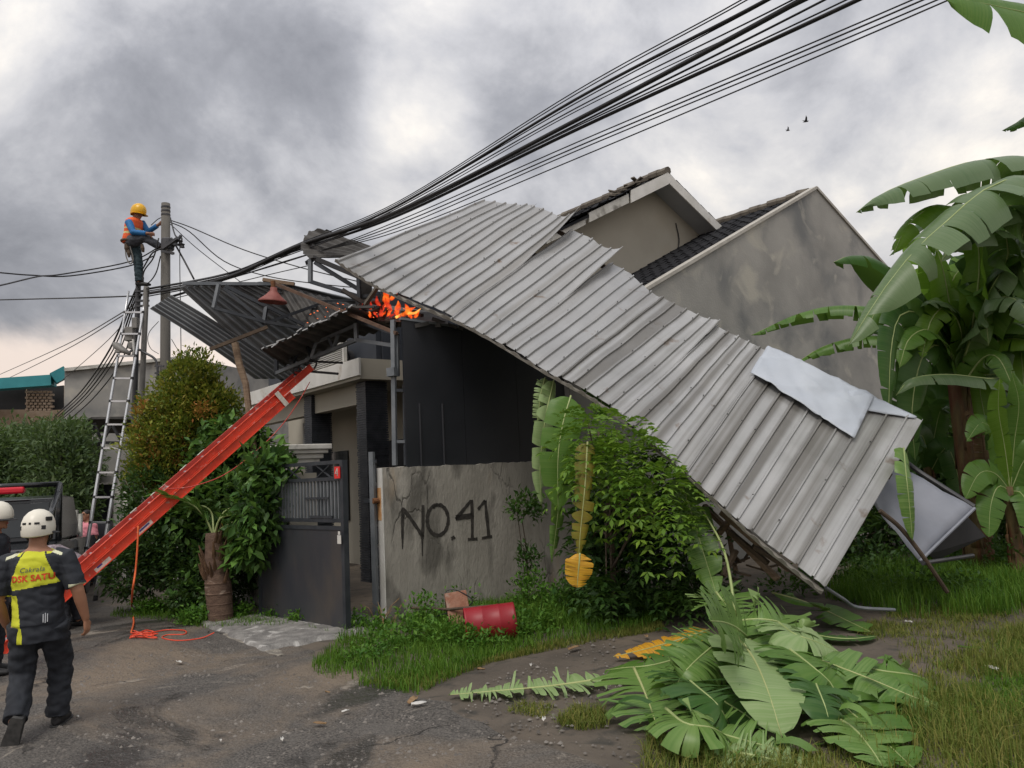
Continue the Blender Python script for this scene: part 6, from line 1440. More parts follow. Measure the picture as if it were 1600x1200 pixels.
for (own, crown, n_, azr, tg_) in ((bp, at(1497, 578, 11.5), 15, (-.5, 2.9), 0), (bq, at(1576, 566, 12.3), 15, (-.6, 3.6), 1)):
    for k in range(n_):
        az = rb_.uniform(*azr); el = rb_.uniform(.9, 1.35); ln_ = rb_.uniform(1.5, 2.4); c = crown + UP*rb_.uniform(-.15, .1); pts_ = [c]; p = c.copy(); a_ = el
        for i in range(5):
            p = p + Vector((math.cos(az)*math.cos(a_), -abs(math.sin(az))*math.cos(a_)*.8 if i % 9 == 0 or True else 0, math.sin(a_)))*(ln_/5); pts_.append(p.copy()); a_ -= rb_.uniform(.25, .55)
        banana_leaf('leaf', pts_, rb_.uniform(.24, .36), (0, -.35, 1), 700+tg_*50+k, rb_.choice(['ban', 'bantrans', 'ban', 'bangrey', 'bandark', 'bantrans']), 'rib', own, rr=.025, droop=rb_.uniform(.7, 1.3), grav=rb_.uniform(.1, .4), tear=(3, 11), tw=.35, base=.28)
bs_ = thing('banana_plant', 'small dark banana sapling in the shade behind the strip end', 'banana plant', base_of(at(1455, 850, 11.5)))
trunk(bs_, base_of(at(1458, 850, 12.2)), at(1452, 720, 12.2), .10, .06, 3)
for k, (mid, wd, up, m_, kw) in enumerate([
    (A((1452, 722, 12.2), (1420, 600, 12.2), (1400, 560, 12.3)), .24, (0, -1, .3), 'bandark', dict(droop=.5)), (A((1452, 722, 12.2), (1470, 640, 12.2), (1490, 640, 12.0)), .22, (0, -1, .3), 'bandark', dict(droop=.5)),
    (A((1452, 722, 12.2), (1440, 680, 11.9), (1420, 700, 11.7), (1410, 760, 11.6)), .22, (0, -1, .3), 'bandark', dict(droop=.5)), (A((1452, 740, 12.2), (1480, 700, 11.9), (1500, 760, 11.9), (1505, 830, 11.9)), .22, (0, -1, .3), 'bandark', dict(droop=.5))]):
    banana_leaf('leaf', mid, wd, up, 260+k, m_, 'rib', bs_, rr=.015, **kw)
# near plant out of frame: two leaf tips reach into the picture
b5 = thing('banana_plant', 'young bright green banana plant low at the right edge before the big trunks', 'banana plant', base_of(at(1580, 870, 10.6)))
trunk(b5, base_of(at(1585, 870, 10.7)), at(1578, 760, 10.7), .09, .06, 5)
for k, (x1, y1, x2, y2, x3, y3, m_) in enumerate(((1560, 690, 1535, 660, 1510, 690, 'ban'), (1590, 670, 1610, 610, 1640, 600, 'bantrans'), (1570, 700, 1560, 640, 1562, 590, 'bantrans'), (1555, 740, 1530, 740, 1508, 780, 'ban'), (1600, 720, 1625, 700, 1650, 740, 'ban'), (1585, 690, 1592, 630, 1580, 580, 'ban'), (1560, 760, 1548, 790, 1545, 840, 'ban'), (1595, 770, 1610, 800, 1612, 850, 'ban'))):
    banana_leaf('leaf', A((1579, 768, 10.7), (x1, y1, 10.6), (x2, y2, 10.45), (x3, y3, 10.35)), .20, (0, -.9, .4), 640+k, m_, 'rib', b5, rr=.014, droop=.6, tw=.3, tear=(6, 20))
bn = thing('banana_plant', 'near banana plant whose leaf tips enter at the top right corner', 'banana plant', Vector((5.2, 5.6, 0)))
trunk(bn, Vector((5.2, 5.6, 0)), Vector((5.1, 5.6, 3.4)), .17, .11, 4)
banana_leaf('leaf', [Vector((5.1, 5.6, 3.4)), Vector((5.0, 5.6, 4.6))] + A((1760, 70, 5.6), (1680, 38, 5.5), (1595, 18, 5.4), (1520, 2, 5.3), (1460, -8, 5.3)), .40, (0, -1.3, .6), 301, 'ban', 'rib', bn, rr=.02, droop=.7, grav=.25, tear=(8, 16), base=.45)
banana_leaf('leaf', [Vector((5.1, 5.6, 3.3)), Vector((5.0, 5.8, 3.9))] + A((1680, 150, 6.0), (1620, 172, 6.0), (1585, 194, 6.0), (1566, 204, 6.0)), .20, (0, -.2, 1), 302, 'bandark', 'rib', bn, rr=.014, droop=1.3, grav=.4, tear=(1, 3), base=.5)
banana_leaf('leaf', [Vector((5.1, 5.6, 3.4)), Vector((5.4, 5.2, 4.3)), Vector((6.2, 5.0, 4.4)), Vector((7.0, 4.8, 3.8))], .34, (0, 0, 1), 303, 'ban', 'rib', bn, rr=.02)
banana_leaf('leaf', [Vector((5.1, 5.6, 3.4)), Vector((5.9, 6.4, 4.2)), Vector((6.7, 7.0, 4.0)), Vector((7.3, 7.4, 3.2))], .34, (0, 0, 1), 304, 'ban', 'rib', bn, rr=.02)

# ---- leaves hanging under the strip in front of the wall
HG = 'banana leaves hanging beside the wall'
banana_leaf('hanging_banana_leaf', A((892, 618, 9.0), (880, 660, 8.9), (872, 715, 8.85), (872, 800, 8.85)), .23, (.1, -1, .1), 401, 'ban', label='broad dark green banana leaf hanging at the left of the shrub', group=HG, droop=.6, tear=(6, 14))
banana_leaf('hanging_banana_leaf', A((866, 592, 9.5), (852, 655, 9.4), (844, 730, 9.4), (846, 790, 9.4)), .14, (.5, -1, .1), 402, 'banpale', label='pale shredded banana leaf hanging furthest left by the black screen', group=HG, droop=1.2, tear=(2, 9), gap=.5, tw=.8)
banana_leaf('hanging_banana_leaf', A((884, 640, 9.5), (878, 720, 9.45), (872, 800, 9.45), (862, 880, 9.45)), .12, (.6, -1, .1), 403, 'banmid', label='narrow folded banana leaf dangling low against the numbered wall', group=HG, droop=1.3, tear=(2, 9), gap=.5, tw=.9)
banana_leaf('hanging_banana_leaf', A((918, 690, 8.1), (914, 760, 8.0), (907, 830, 7.95), (904, 872, 7.95)), .13, (.0, -1, .2), 404, 'banyg', 'ribyel', label='yellowing shredded banana leaf hanging in front of the shrub', group=HG, droop=1.3, tear=(2, 7), gap=.5, tw=.7)
banana_leaf('hanging_banana_leaf', A((906, 864, 7.95), (905, 880, 7.93), (903, 900, 7.93), (902, 918, 7.93)), .145, (.0, -1, .2), 405, 'banyel', 'ribyel', label='bright yellow rounded banana leaf tip below the yellowing leaf', group=HG, droop=.55, tear=(3, 9), base=.3, tipround=.5, tw=.4)
banana_leaf('hanging_banana_leaf', A((1060, 740, 8.9), (1080, 800, 8.7), (1098, 860, 8.5), (1120, 930, 8.1)), .20, (-.3, -1, .4), 406, 'banmid', label='green banana leaf drooping from the strip edge to the leaf heap', group=HG, droop=.4, tear=(5, 12))
banana_leaf('hanging_banana_leaf', A((905, 575, 9.5), (925, 600, 9.45), (940, 625, 9.4), (930, 650, 9.4)), .16, (0, -.8, .6), 407, 'bandark', label='short dark banana leaf tucked under the strip edge above the shrub', group=HG, droop=.7)
banana_leaf('hanging_banana_leaf', A((1412, 700, 8.75), (1415, 735, 8.4), (1420, 780, 8.3), (1426, 845, 8.3)), .13, (.3, -1, .1), 408, 'banmid', label='folded green banana leaf strip hanging over the grey awning', group=HG, droop=1.1, tear=(6, 12))
banana_leaf('hanging_banana_leaf', A((852, 590, 9.6), (846, 612, 9.5), (842, 640, 9.5), (838, 668, 9.5)), .10, (.2, -1, .2), 409, 'banpale', label='small pale torn leaf piece at the top left of the hanging leaves', group=HG, droop=1.2, tear=(1, 3), gap=.8)

# ---- heap of cut leaves on the ground
FG = 'cut banana leaves on the ground'
heap = [
    ('long shredded pale green leaf lying alone to the left of the heap', Gp((948, 1060, .06), (860, 1072, .05), (770, 1080, .04), (700, 1086, .03)), .20, (0, -.1, 1), 'banpale', dict(droop=.25, tear=(1, 3), gap=.85, rib='ribyel')),
    ('yellow wilted leaf on the left behind the heap', Gp((1108, 984, .12), (1060, 1000, .10), (1010, 1014, .08), (958, 1026, .05)), .13, (.2, -.4, 1), 'banyel', dict(droop=.8, tear=(2, 6), rib='ribyel')),
    ('dark green leaf jutting left at the front of the heap', Gp((1075, 1020, .16), (1020, 1034, .18), (975, 1040, .12), (945, 1046, .05)), .20, (.1, -.5, 1), 'ban', dict(droop=.7, tear=(5, 12))),
    ('green leaf with pale midrib fanning out at the left of the heap', Gp((990, 1036, .24), (1005, 1070, .2), (1018, 1105, .14), (1030, 1146, .05)), .36, (-.1, -.3, 1), 'banmid', dict(droop=.6, tear=(2, 5), gap=.5, rib='ribyel')),
    ('arched leaf with drooping strips in the middle of the heap', Gp((1190, 986, .30), (1130, 1000, .38), (1080, 1018, .36), (1030, 1040, .2)), .34, (.1, -.35, 1), 'banmid', dict(droop=1.2, tear=(3, 7), gap=.4)),
    ('large pale rounded leaf facing up at the front of the heap', Gp((1152, 994, .34), (1178, 1030, .34), (1200, 1080, .28), (1222, 1152, .08)), .31, (.15, -.55, 1), 'banpale', dict(droop=.35, tear=(8, 18), tipround=.55, base=.22, rib='ribyel', gap=.2)),
    ('long leaf with thick midrib reaching right from the heap', Gp((1186, 986, .34), (1270, 1018, .30), (1350, 1050, .22), (1425, 1084, .12), (1478, 1106, .04)), .30, (0, -.3, 1), 'banmid', dict(droop=.9, tear=(3, 8), gap=.4, rib='ribyel')),
    ('upright shredded leaf fan at the back top of the heap', Gp((1118, 912, .55), (1130, 930, .45), (1150, 952, .36), (1180, 985, .26)), .40, (.35, -.9, .8), 'banmid', dict(droop=.4, tear=(1, 3), gap=.8)),
    ('green leaf lying to the lower right of the heap', Gp((1230, 1036, .2), (1300, 1085, .15), (1368, 1142, .1), (1428, 1200, .03)), .32, (0, -.2, 1), 'ban', dict(droop=.5, tear=(4, 9))),
    ('small shredded leaf at the bottom of the heap', Gp((1060, 1120, .12), (1120, 1140, .12), (1190, 1160, .10), (1260, 1180, .03)), .26, (0, -.3, 1), 'banmid', dict(droop=.6, tear=(1, 4), gap=.7)),
    ('leaf with a long yellow stalk lying behind the heap', Gp((1207, 926, .35), (1250, 938, .3), (1284, 951, .15), (1320, 968, .08), (1362, 988, .03)), .26, (0, -.2, 1), 'ban', dict(droop=.4, base=.75, rib='ribyel')),
    ('dark folded leaf under the middle of the heap', Gp((1100, 1060, .15), (1130, 1090, .14), (1160, 1110, .1), (1190, 1135, .05)), .34, (0, -.4, 1), 'bandark', dict(droop=.5, tear=(2, 6))),
    ('dark leaf under the right side of the heap', Gp((1240, 1060, .12), (1290, 1060, .14), (1340, 1075, .1), (1390, 1100, .05)), .34, (0, -.3, 1), 'bandark', dict(droop=.5, tear=(2, 6))),
    ('curled dark leaf at the right of the heap beside the soil', Gp((1330, 1030, .2), (1370, 1040, .22), (1420, 1048, .18), (1450, 1060, .05)), .28, (0, -.5, 1), 'ban', dict(droop=.9, tear=(8, 14))),
    ('pale leaf scraps at the bottom edge of the heap', Gp((1130, 1170, .08), (1180, 1178, .08), (1230, 1190, .06), (1290, 1205, .03)), .24, (0, -.3, 1), 'banpale', dict(droop=.7, tear=(1, 3), gap=.8)),
    ('green leaf standing on edge in the back of the heap', Gp((1200, 950, .40), (1215, 975, .40), (1240, 1000, .34), (1290, 1020, .2)), .34, (-.2, -.8, .6), 'banmid', dict(droop=.5, tear=(3, 7))),
    ('short green leaf pointing up in the heap centre', Gp((1150, 1000, .15), (1140, 990, .3), (1128, 978, .42), (1122, 966, .5)), .16, (.3, -1, .3), 'ban', dict(droop=.3, tear=(8, 14))),
    ('flat green leaf on the soil right of the strip tip', Gp((1250, 985, .03), (1290, 995, .04), (1330, 998, .04), (1370, 994, .03)), .16, (0, 0, 1), 'bandark', dict(droop=.2)),
    ('leaf lying across the front right of the heap', Gp((1290, 1110, .12), (1330, 1130, .14), (1360, 1165, .1), (1380, 1198, .04)), .28, (.2, -.3, 1), 'banmid', dict(droop=.6, tear=(3, 7))),
    ('leaf bent over the pale rounded leaf in the heap', Gp((1230, 1000, .40), (1270, 1030, .38), (1300, 1062, .26), (1310, 1100, .12)), .30, (.2, -.5, 1), 'ban', dict(droop=.8, tear=(2, 6))),
    ('narrow leaf strip curling at the lower left of the heap', Gp((1040, 1100, .2), (1070, 1120, .26), (1110, 1128, .22), (1140, 1150, .06)), .22, (0, -.6, 1), 'banmid', dict(droop=.9, tear=(1, 3), gap=.6)),
    ('dark leaf strip between the fan leaf and the pale rounded leaf', Gp((1060, 1040, .3), (1090, 1062, .34), (1120, 1090, .28), (1140, 1130, .1)), .28, (.2, -.6, 1), 'bandark', dict(droop=.9, tear=(1, 4), gap=.5)),
    ('dark shredded leaf at the right of the pale rounded leaf', Gp((1260, 1020, .34), (1275, 1060, .3), (1290, 1100, .22), (1300, 1150, .05)), .26, (.3, -.6, 1), 'bandark', dict(droop=.9, tear=(1, 4), gap=.6)),
    ('pale torn leaf curling behind the pale rounded leaf', Gp((1215, 960, .45), (1240, 975, .5), (1275, 990, .42), (1310, 1010, .3)), .24, (.1, -.6, 1), 'banpale', dict(droop=1.0, tear=(2, 5), gap=.4)),
    ('tall shredded leaf leaning from the heap back towards the roof strip', Gp((1170, 990, .30), (1150, 965, .55), (1130, 945, .8), (1108, 930, 1.0)), .34, (.4, -1, .5), 'banmid', dict(droop=.5, tear=(1, 4), gap=.6)),
    ('shredded leaf spreading right at the back of the heap', Gp((1150, 960, .40), (1185, 955, .46), (1220, 962, .40), (1260, 985, .2)), .32, (.1, -.8, .8), 'banmid', dict(droop=.9, tear=(1, 4), gap=.6)),
    ('shredded leaf with drooping ribbons left of the pale rounded leaf', Gp((1130, 985, .42), (1100, 1005, .46), (1070, 1035, .40), (1050, 1075, .2)), .32, (.2, -.7, .9), 'banmid', dict(droop=1.1, tear=(1, 4), gap=.5)),
    ('green leaf tip poking from the heap towards the yellow leaf', Gp((1120, 1010, .25), (1090, 1000, .25), (1060, 1005, .2), (1030, 1018, .1)), .2, (0, -.5, 1), 'ban', dict(droop=.8, tear=(3, 7))),
]
for k, (lb, mid, wd, up, m_, kw) in enumerate(heap):
    kw = dict(kw); rib = kw.pop('rib', 'rib'); kw.setdefault('tw', .32); kw['gap'] = max(kw.get('gap', .25), .4) if k != 5 else .2; kw.setdefault('ruffle', .006)
    if k not in (0, 1, 5, 10, 17): kw['fold'] = .2; mid = [Vector((p.x, p.y, p.z*.85)) for p in mid]
    banana_leaf('cut_banana_leaf', mid, wd, up, 500+k, m_, rib, None, lb, FG, rr=.022, **kw)

for k, (a, c, lb) in enumerate((((1100, 800, 8.6), (1150, 960, 7.6), 'bare banana stalk trailing from the strip edge down to the heap'),)):
    p, q_ = at(*a), at(*c); o = MB().tube(smoothpath([p, lerp(p, q_, .5)+Vector((.05, -.05, .08)), q_], 5), [.009+.0008*i for i in range(11)], 7).build('banana_stalk', M['rib'], None, origin=q_, smooth=True); tag(o, lb, 'stalk', 'bare banana stalks')
rs2 = random.Random(77); sm_ = MB(); mats_ = [M['banmid'], M['banpale'], M['bandark'], M['ban'], M['banmid']]
for k in range(44):
    x, y = rs2.uniform(985, 1440), rs2.uniform(985, 1190)
    if 1120 < x < 1290 and 990 < y < 1170: continue
    if (x-1215)**2/235**2 + (y-1085)**2/105**2 > 1: continue
    z0 = max(.03, .34*(1-((x-1190)**2/260**2 + (y-1040)**2/150**2))); p = gnd(x, y, z0+rs2.uniform(0, .06)); az = rs2.uniform(0, 2*math.pi); ln_ = rs2.uniform(.2, .5); w_ = rs2.uniform(.018, .055); el = rs2.uniform(.0, .5); tw_ = rs2.uniform(-.9, .9); rows = []
    for i in range(7):
        d = Vector((math.cos(az)*math.cos(el), math.sin(az)*math.cos(el), math.sin(el))); sd3 = d.cross(UP).normalized()*math.cos(tw_) + UP*math.sin(tw_); ww = w_*(1 if i < 4 else (7-i)/4)
        rows.append([p - sd3*ww, p + sd3*ww]); p = p + d*(ln_/6); el -= .26; az += .06*tw_; tw_ += .12
        p.z = max(p.z, .02)
    sm_.grid(rows, mi=rs2.randrange(5))
so2 = sm_.build('leaf_shreds', mats_, None, origin=gnd(1200, 1080), smooth=True); so2.data.uv_layers.new(name='UVMap'); tag(so2, 'loose torn banana leaf strips strewn over the leaf heap', 'leaf strips', kind='stuff')
# ---- generic leaf clouds
def leaf_arrays(cen, d, n_, size, asp, r_):
    """kite leaves: centres, directions, normals"""
    k = len(cen); d = d/np.linalg.norm(d, axis=1, keepdims=True); s = np.cross(d, n_); s /= np.linalg.norm(s, axis=1, keepdims=True)+1e-9; nn = np.cross(s, d)
    sz = (size*(.65+.7*r_.random(k)))[:, None]; w_ = sz*asp
    v = np.stack([cen, cen + d*sz*.45 + s*w_*.5 + nn*w_*.12, cen + d*sz - nn*sz*.12, cen + d*sz*.45 - s*w_*.5 + nn*w_*.12], axis=1).reshape(-1, 3)
    b = np.arange(k)[:, None]*4; f = np.concatenate([b+np.array([[0, 1, 2]]), b+np.array([[0, 2, 3]])], axis=1).reshape(-1, 3)
    return v, f
def cloud(ells, nclump, per, size, asp, seed, spread=.10, up=.35, shell=.62, lump=.22):
    r_ = np.random.default_rng(seed); cs, ds, ns = [], [], []
    vols = np.array([e[1][0]*e[1][1]*e[1][2] for e in ells])**.67; pick = r_.choice(len(ells), nclump, p=vols/vols.sum())
    u = r_.normal(size=(nclump, 3)); u /= np.linalg.norm(u, axis=1, keepdims=True)
    rad = shell + (1-shell)*r_.random(nclump)**.6
    ec = np.array([list(e[0]) for e in ells])[pick]; er = np.array([e[1] for e in ells])[pick]
    lmp = np.array([mnoise.noise((x[0]*2.3+seed, x[1]*2.3, x[2]*2.3)) for x in u]); rad = rad*(1+lump*lmp)
    cc = ec + u*er*rad[:, None]
    C_ = np.repeat(cc, per, axis=0) + r_.normal(size=(nclump*per, 3))*spread
    out = np.repeat(u*er/er.max(axis=1, keepdims=True), per, axis=0)
    D = out + r_.normal(size=C_.shape)*.75 + np.array([0, 0, up]); Nn = np.array([0, 0, 1.0]) + r_.normal(size=C_.shape)*.5
    C_[:, 2] = np.maximum(C_[:, 2], .03)
    return leaf_arrays(C_, D, Nn, size, asp, r_)
def plant(name, label, cat, loc, stems, parts, group=None):
    """stems: list of (pts, radii); parts: list of (part name, material, arrays)"""
    o = thing(name, label, cat, loc, group)
    for pts, rd in stems: MB().tube(smoothpath(pts, 3), [lerp(rd[0], rd[1], i/(len(smoothpath(pts, 3))-1)) for i in range(len(smoothpath(pts, 3)))], 7).build('trunk' if rd[0] > .03 else 'branch', M['bark'], o, smooth=True)
    for nm, m_, (v, f) in parts: npmesh(nm, v, f, M[m_], o)
    return o
def stems_for(loc, ells, n, r0, seed):
    r = random.Random(seed); out = []
    top = max(ells, key=lambda e: e[0][2])[0]; out.append(([loc, lerp(Vector(loc), Vector(top), .5)+Vector((.05, .05, 0)), Vector(top)], (r0, r0*.3)))
    for k in range(n):
        e = r.choice(ells); d = Vector((r.uniform(-1, 1), r.uniform(-1, 1), r.uniform(-.4, 1))); p = Vector(e[0]) + Vector((d.x*e[1][0], d.y*e[1][1], d.z*e[1][2]))*.75
        st = lerp(Vector(loc), Vector(top), r.uniform(.15, .6)); out.append(([st, lerp(st, p, .5)+Vector((0, 0, .08)), p], (r0*.35, .006)))
    return out
# conical shrub with orange tips
sb = base_of(at(288, 900, 12.3)); Yc = 12.3
ells = [(at(298, 606, Yc), (.44, .42, .50)), (at(288, 645, Yc), (.66, .6, .55)), (at(286, 690, Yc), (.80, .75, .55)), (at(280, 735, Yc), (.74, .7, .5)), (at(300, 578, Yc), (.24, .2, .32)), (at(330, 650, Yc), (.5, .5, .5))]
oe = [(at(232, 655, Yc-.35), (.28, .25, .3)), (at(262, 690, Yc-.5), (.35, .2, .3)), (at(225, 690, Yc-.3), (.22, .22, .3)), (at(250, 730, Yc-.5), (.3, .2, .25)), (at(318, 640, Yc-.5), (.12, .1, .1)), (at(330, 690, Yc-.5), (.14, .1, .12))]
cs = plant('conical_shrub', 'tall conical shrub with orange leaf tips behind the red ladder', 'shrub', sb, stems_for(sb, ells, 16, .06, 1),
           [('crown', 'lf_shrub', cloud(ells, 2100, 14, .075, .42, 11, spread=.055, up=.7, lump=.3)), ('orange_tips', 'lf_orange', cloud(oe, 110, 14, .07, .42, 12, spread=.05, up=.7))])
# broad leaved bush beside the gate
sb = base_of(at(420, 950, 11.3)); Yb = 11.2
ells = [(at(418, 735, 10.3), (.24, .3, .22)), (at(402, 800, 10.25), (.28, .3, .30)), (at(380, 790, Yb), (.48, .45, .45)), (at(345, 760, Yb+.4), (.5, .4, .4)), (at(398, 850, 10.5), (.24, .3, .25)), (at(360, 700, Yb+.5), (.5, .4, .35)), (at(300, 800, Yb+.2), (.5, .4, .45))]
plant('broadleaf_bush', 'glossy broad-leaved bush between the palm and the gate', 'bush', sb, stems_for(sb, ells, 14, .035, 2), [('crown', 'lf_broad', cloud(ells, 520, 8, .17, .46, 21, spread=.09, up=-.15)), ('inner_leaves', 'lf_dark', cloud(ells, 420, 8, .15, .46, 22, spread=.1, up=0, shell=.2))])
sb = base_of(at(270, 945, 11.6)); Yd = 11.4
ells = [(at(250, 850, Yd), (.55, .4, .5)), (at(300, 880, Yd-.1), (.5, .35, .45)), (at(210, 890, Yd), (.40, .35, .38)), (at(350, 900, Yd+.2), (.5, .35, .4)), (at(245, 780, Yd+.4), (.5, .4, .5)), (at(300, 930, Yd-.4), (.3, .25, .22))]
plant('dark_bush', 'dense dark green bush under the red ladder', 'bush', sb, stems_for(sb, ells, 14, .03, 3), [('crown', 'lf_dark', cloud(ells, 1500, 9, .085, .45, 31, spread=.07)), ('bright_leaves', 'lf_broad', cloud([(at(300, 930, Yd-.6), (.2, .15, .25)), (at(335, 880, Yd-.3), (.3, .2, .3))], 60, 8, .11, .5, 32, spread=.07))])
# hedge trees far left
for k, (lb, ee, sd2, hx) in enumerate((('bushy grey-green tree behind the black pickup', [((30, 738, 17.5), (1.3, 1.1, .95)), ((-40, 750, 17), (1.3, 1, 1.1)), ((70, 705, 18), (.8, .9, .6)), ((60, 780, 17), (1.2, .9, 1.0)), ((10, 700, 18.2), (.8, .8, .5))], 41, 20),
                                     ('smaller bushy tree between the pickup and the neighbour gate', [((100, 740, 16), (.62, .6, .9)), ((95, 800, 15.5), (.55, .5, .7)), ((92, 700, 16.5), (.6, .6, .5)), ((112, 690, 17), (.4, .4, .35))], 42, 98))):
    ells = [(at(*c), r3) for c, r3 in ee]; sb = base_of(at(hx, 850, ee[0][0][2]))
    plant('hedge_tree', lb, 'tree', sb, stems_for(sb, ells, 12, .07, sd2), [('crown', 'lf_hedge', cloud(ells, 2300 if k == 0 else 1100, 11, .13, .4, sd2, spread=.12, shell=.5))], 'trees along the street behind the men')
# ---- pinnate shrub under the strip
def pinnate(ells, n, seed, rach=.30, lf=.055, pairs=8, shell=.55, droop=.5):
    r_ = np.random.default_rng(seed); Vv, Ff = [], []; off = 0
    pick = r_.choice(len(ells), n, p=np.array([e[1][0]*e[1][2] for e in ells])/sum(e[1][0]*e[1][2] for e in ells))
    allc, alld, alln = [], [], []
    for k in range(n):
        e = ells[pick[k]]; u = r_.normal(size=3); u /= np.linalg.norm(u); p = np.array(e[0]) + u*np.array(e[1])*(shell+(1-shell)*r_.random()**.5)
        d = u*np.array([1, 1, .5]) + r_.normal(size=3)*.5 + np.array([0, -.25, .15]); d /= np.linalg.norm(d)
        s = np.cross(d, [0, 0, 1.0]); s /= np.linalg.norm(s)+1e-9; nn = np.cross(s, d); L_ = rach*(.7+.6*r_.random())
        for q in range(pairs):
            t = (q+1)/pairs; c = p + d*L_*t - np.array([0, 0, droop*L_*t*t])
            for sg in (-1, 1): allc.append(c); alld.append(s*sg + d*.45 - np.array([0, 0, .25])); alln.append(nn + r_.normal(size=3)*.15)
        allc.append(p + d*L_*1.02 - np.array([0, 0, droop*L_])); alld.append(d - np.array([0, 0, .7])); alln.append(nn)
    return leaf_arrays(np.array(allc), np.array(alld), np.array(alln), lf, .42, r_)
sb = base_of(at(960, 960, 9.3)); Ys = 8.5
ells = [(at(935, 675, Ys), (.30, .3, .22)), (at(980, 715, Ys-.05), (.36, .35, .26)), (at(1025, 772, Ys-.15), (.26, .3, .26)), (at(925, 715, Ys-.1), (.24, .3, .2)), (at(1045, 810, Ys-.05), (.2, .25, .16))]
low = [(at(970, 840, 9.4), (.55, .4, .55)), (at(1040, 860, 9.4), (.5, .4, .5)), (at(1080, 910, 9.2), (.4, .35, .3)), (at(945, 885, 9.4), (.34, .3, .4)), (at(980, 920, 9.0), (.65, .3, .22)), (at(1000, 780, 9.3), (.6, .4, .45)), (at(930, 800, 9.6), (.2, .25, .5))]
plant('pinnate_shrub', 'green feathery-leaved shrub growing under the edge of the roof strip', 'shrub', sb, stems_for(sb, ells+low, 16, .045, 5),
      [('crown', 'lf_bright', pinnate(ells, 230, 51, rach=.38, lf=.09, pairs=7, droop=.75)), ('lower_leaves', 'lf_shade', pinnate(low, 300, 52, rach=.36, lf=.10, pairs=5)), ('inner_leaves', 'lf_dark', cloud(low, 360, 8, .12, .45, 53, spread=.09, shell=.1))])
sb = base_of(at(822, 930, 10.5))
ells = [(at(812, 790, 10.2), (.15, .15, .15)), (at(832, 790, 10.3), (.12, .15, .15)), (at(826, 880, 10.3), (.10, .1, .25))]
plant('small_climber', 'small leafy climber against the right of the numbered wall', 'plant', sb, stems_for(sb, ells, 5, .015, 6), [('crown', 'lf_shade', cloud(ells, 70, 8, .075, .5, 61, spread=.05))])

# ---- palm with stout trunk
pbx = gnd(346, 972); pc0 = Vector(pbx); Yp = pc0.y
pt = at(334, 838, Yp); palm = thing('stout_palm', 'stout little palm with ringed bulging trunk beside the road', 'palm', pc0)
tp = [pc0 - UP*.05, lerp(pc0, pt, .15), lerp(pc0, pt, .4), lerp(pc0, pt, .65), lerp(pc0, pt, .85), pt + UP*.05]
MB().tube(smoothpath(tp, 4), [lerp(*x) for x in [(.15, .17, i/8) for i in range(9)]] + [lerp(.17, .105, ((i+1)/12)**.9) for i in range(12)], 18).build('trunk', M['palmtrunk'], palm, smooth=True)
for k in range(7):
    t = .1+.12*k; c = lerp(pc0, pt, t); rr_ = (.158, .165, .172, .168, .152, .138, .122)[k]; MB().lathe(c, [(rr_*.95, -.03), (rr_*1.02, 0), (rr_*.95, .02)], 18).build('leaf_scar_ring', M['palmtrunk'], palm)
for k in range(34):
    a = random.uniform(0, 2*math.pi); t = random.uniform(.45, 1.0); c = lerp(pc0, pt, t); e = Vector((math.cos(a), math.sin(a), 0)); r0 = lerp(.23, .11, t)
    MB().tube([c + e*r0*.9, c + e*(r0+.03)+UP*.09, c + e*(r0+.07)+UP*.2], [(.03, .012), (.022, .01), (.006, .004)], 6).build('leaf_base', M['drysheath'], palm)
def frond(P_, L0, nl, m_, seed, droop=.35):
    r_ = np.random.default_rng(seed); Q = resample(smoothpath(P_, 6), nl); cs_, ds_, ns_ = [], [], []
    for i, p in enumerate(Q):
        t = (Q[min(i+1, nl-1)]-Q[max(i-1, 0)]).normalized(); s = t.cross(UP).normalized(); tt = i/(nl-1)
        if tt < .22: continue
        for sg in (-1, 1):
            cs_.append(p); ds_.append(np.array(s*sg + t*.75 + UP*(.35-droop*r_.random()))); ns_.append(np.array(UP)+r_.normal(size=3)*.2)
    v, f = leaf_arrays(np.array(cs_), np.array(ds_), np.array(ns_), L0, .07, r_); fo = npmesh('frond', v, f, M[m_], palm); MB().tube(Q, [lerp(.016, .004, i/(nl-1)) for i in range(nl)], 6).build('frond_stalk', M['rib'], fo, smooth=True); return fo
frond([pt, at(322, 812, Yp), at(300, 788, Yp-.1), at(262, 776, Yp-.25)], .34, 40, 'lf_broad', 1)
frond([pt, at(345, 810, Yp), at(375, 806, Yp-.2), at(398, 830, Yp-.3)], .28, 34, 'lf_broad', 2)
frond([pt, at(350, 800, Yp+.2), at(385, 790, Yp+.4), at(410, 800, Yp+.5)], .28, 34, 'lf_dark', 3)
frond([pt, at(330, 800, Yp+.2), at(310, 790, Yp+.5), at(290, 800, Yp+.7)], .28, 34, 'lf_dark', 4)
frond([pt, at(352, 822, Yp-.1), at(385, 812, Yp-.15), at(395, 850, Yp-.15)], .2, 26, 'lf_orange', 5, 1.2)

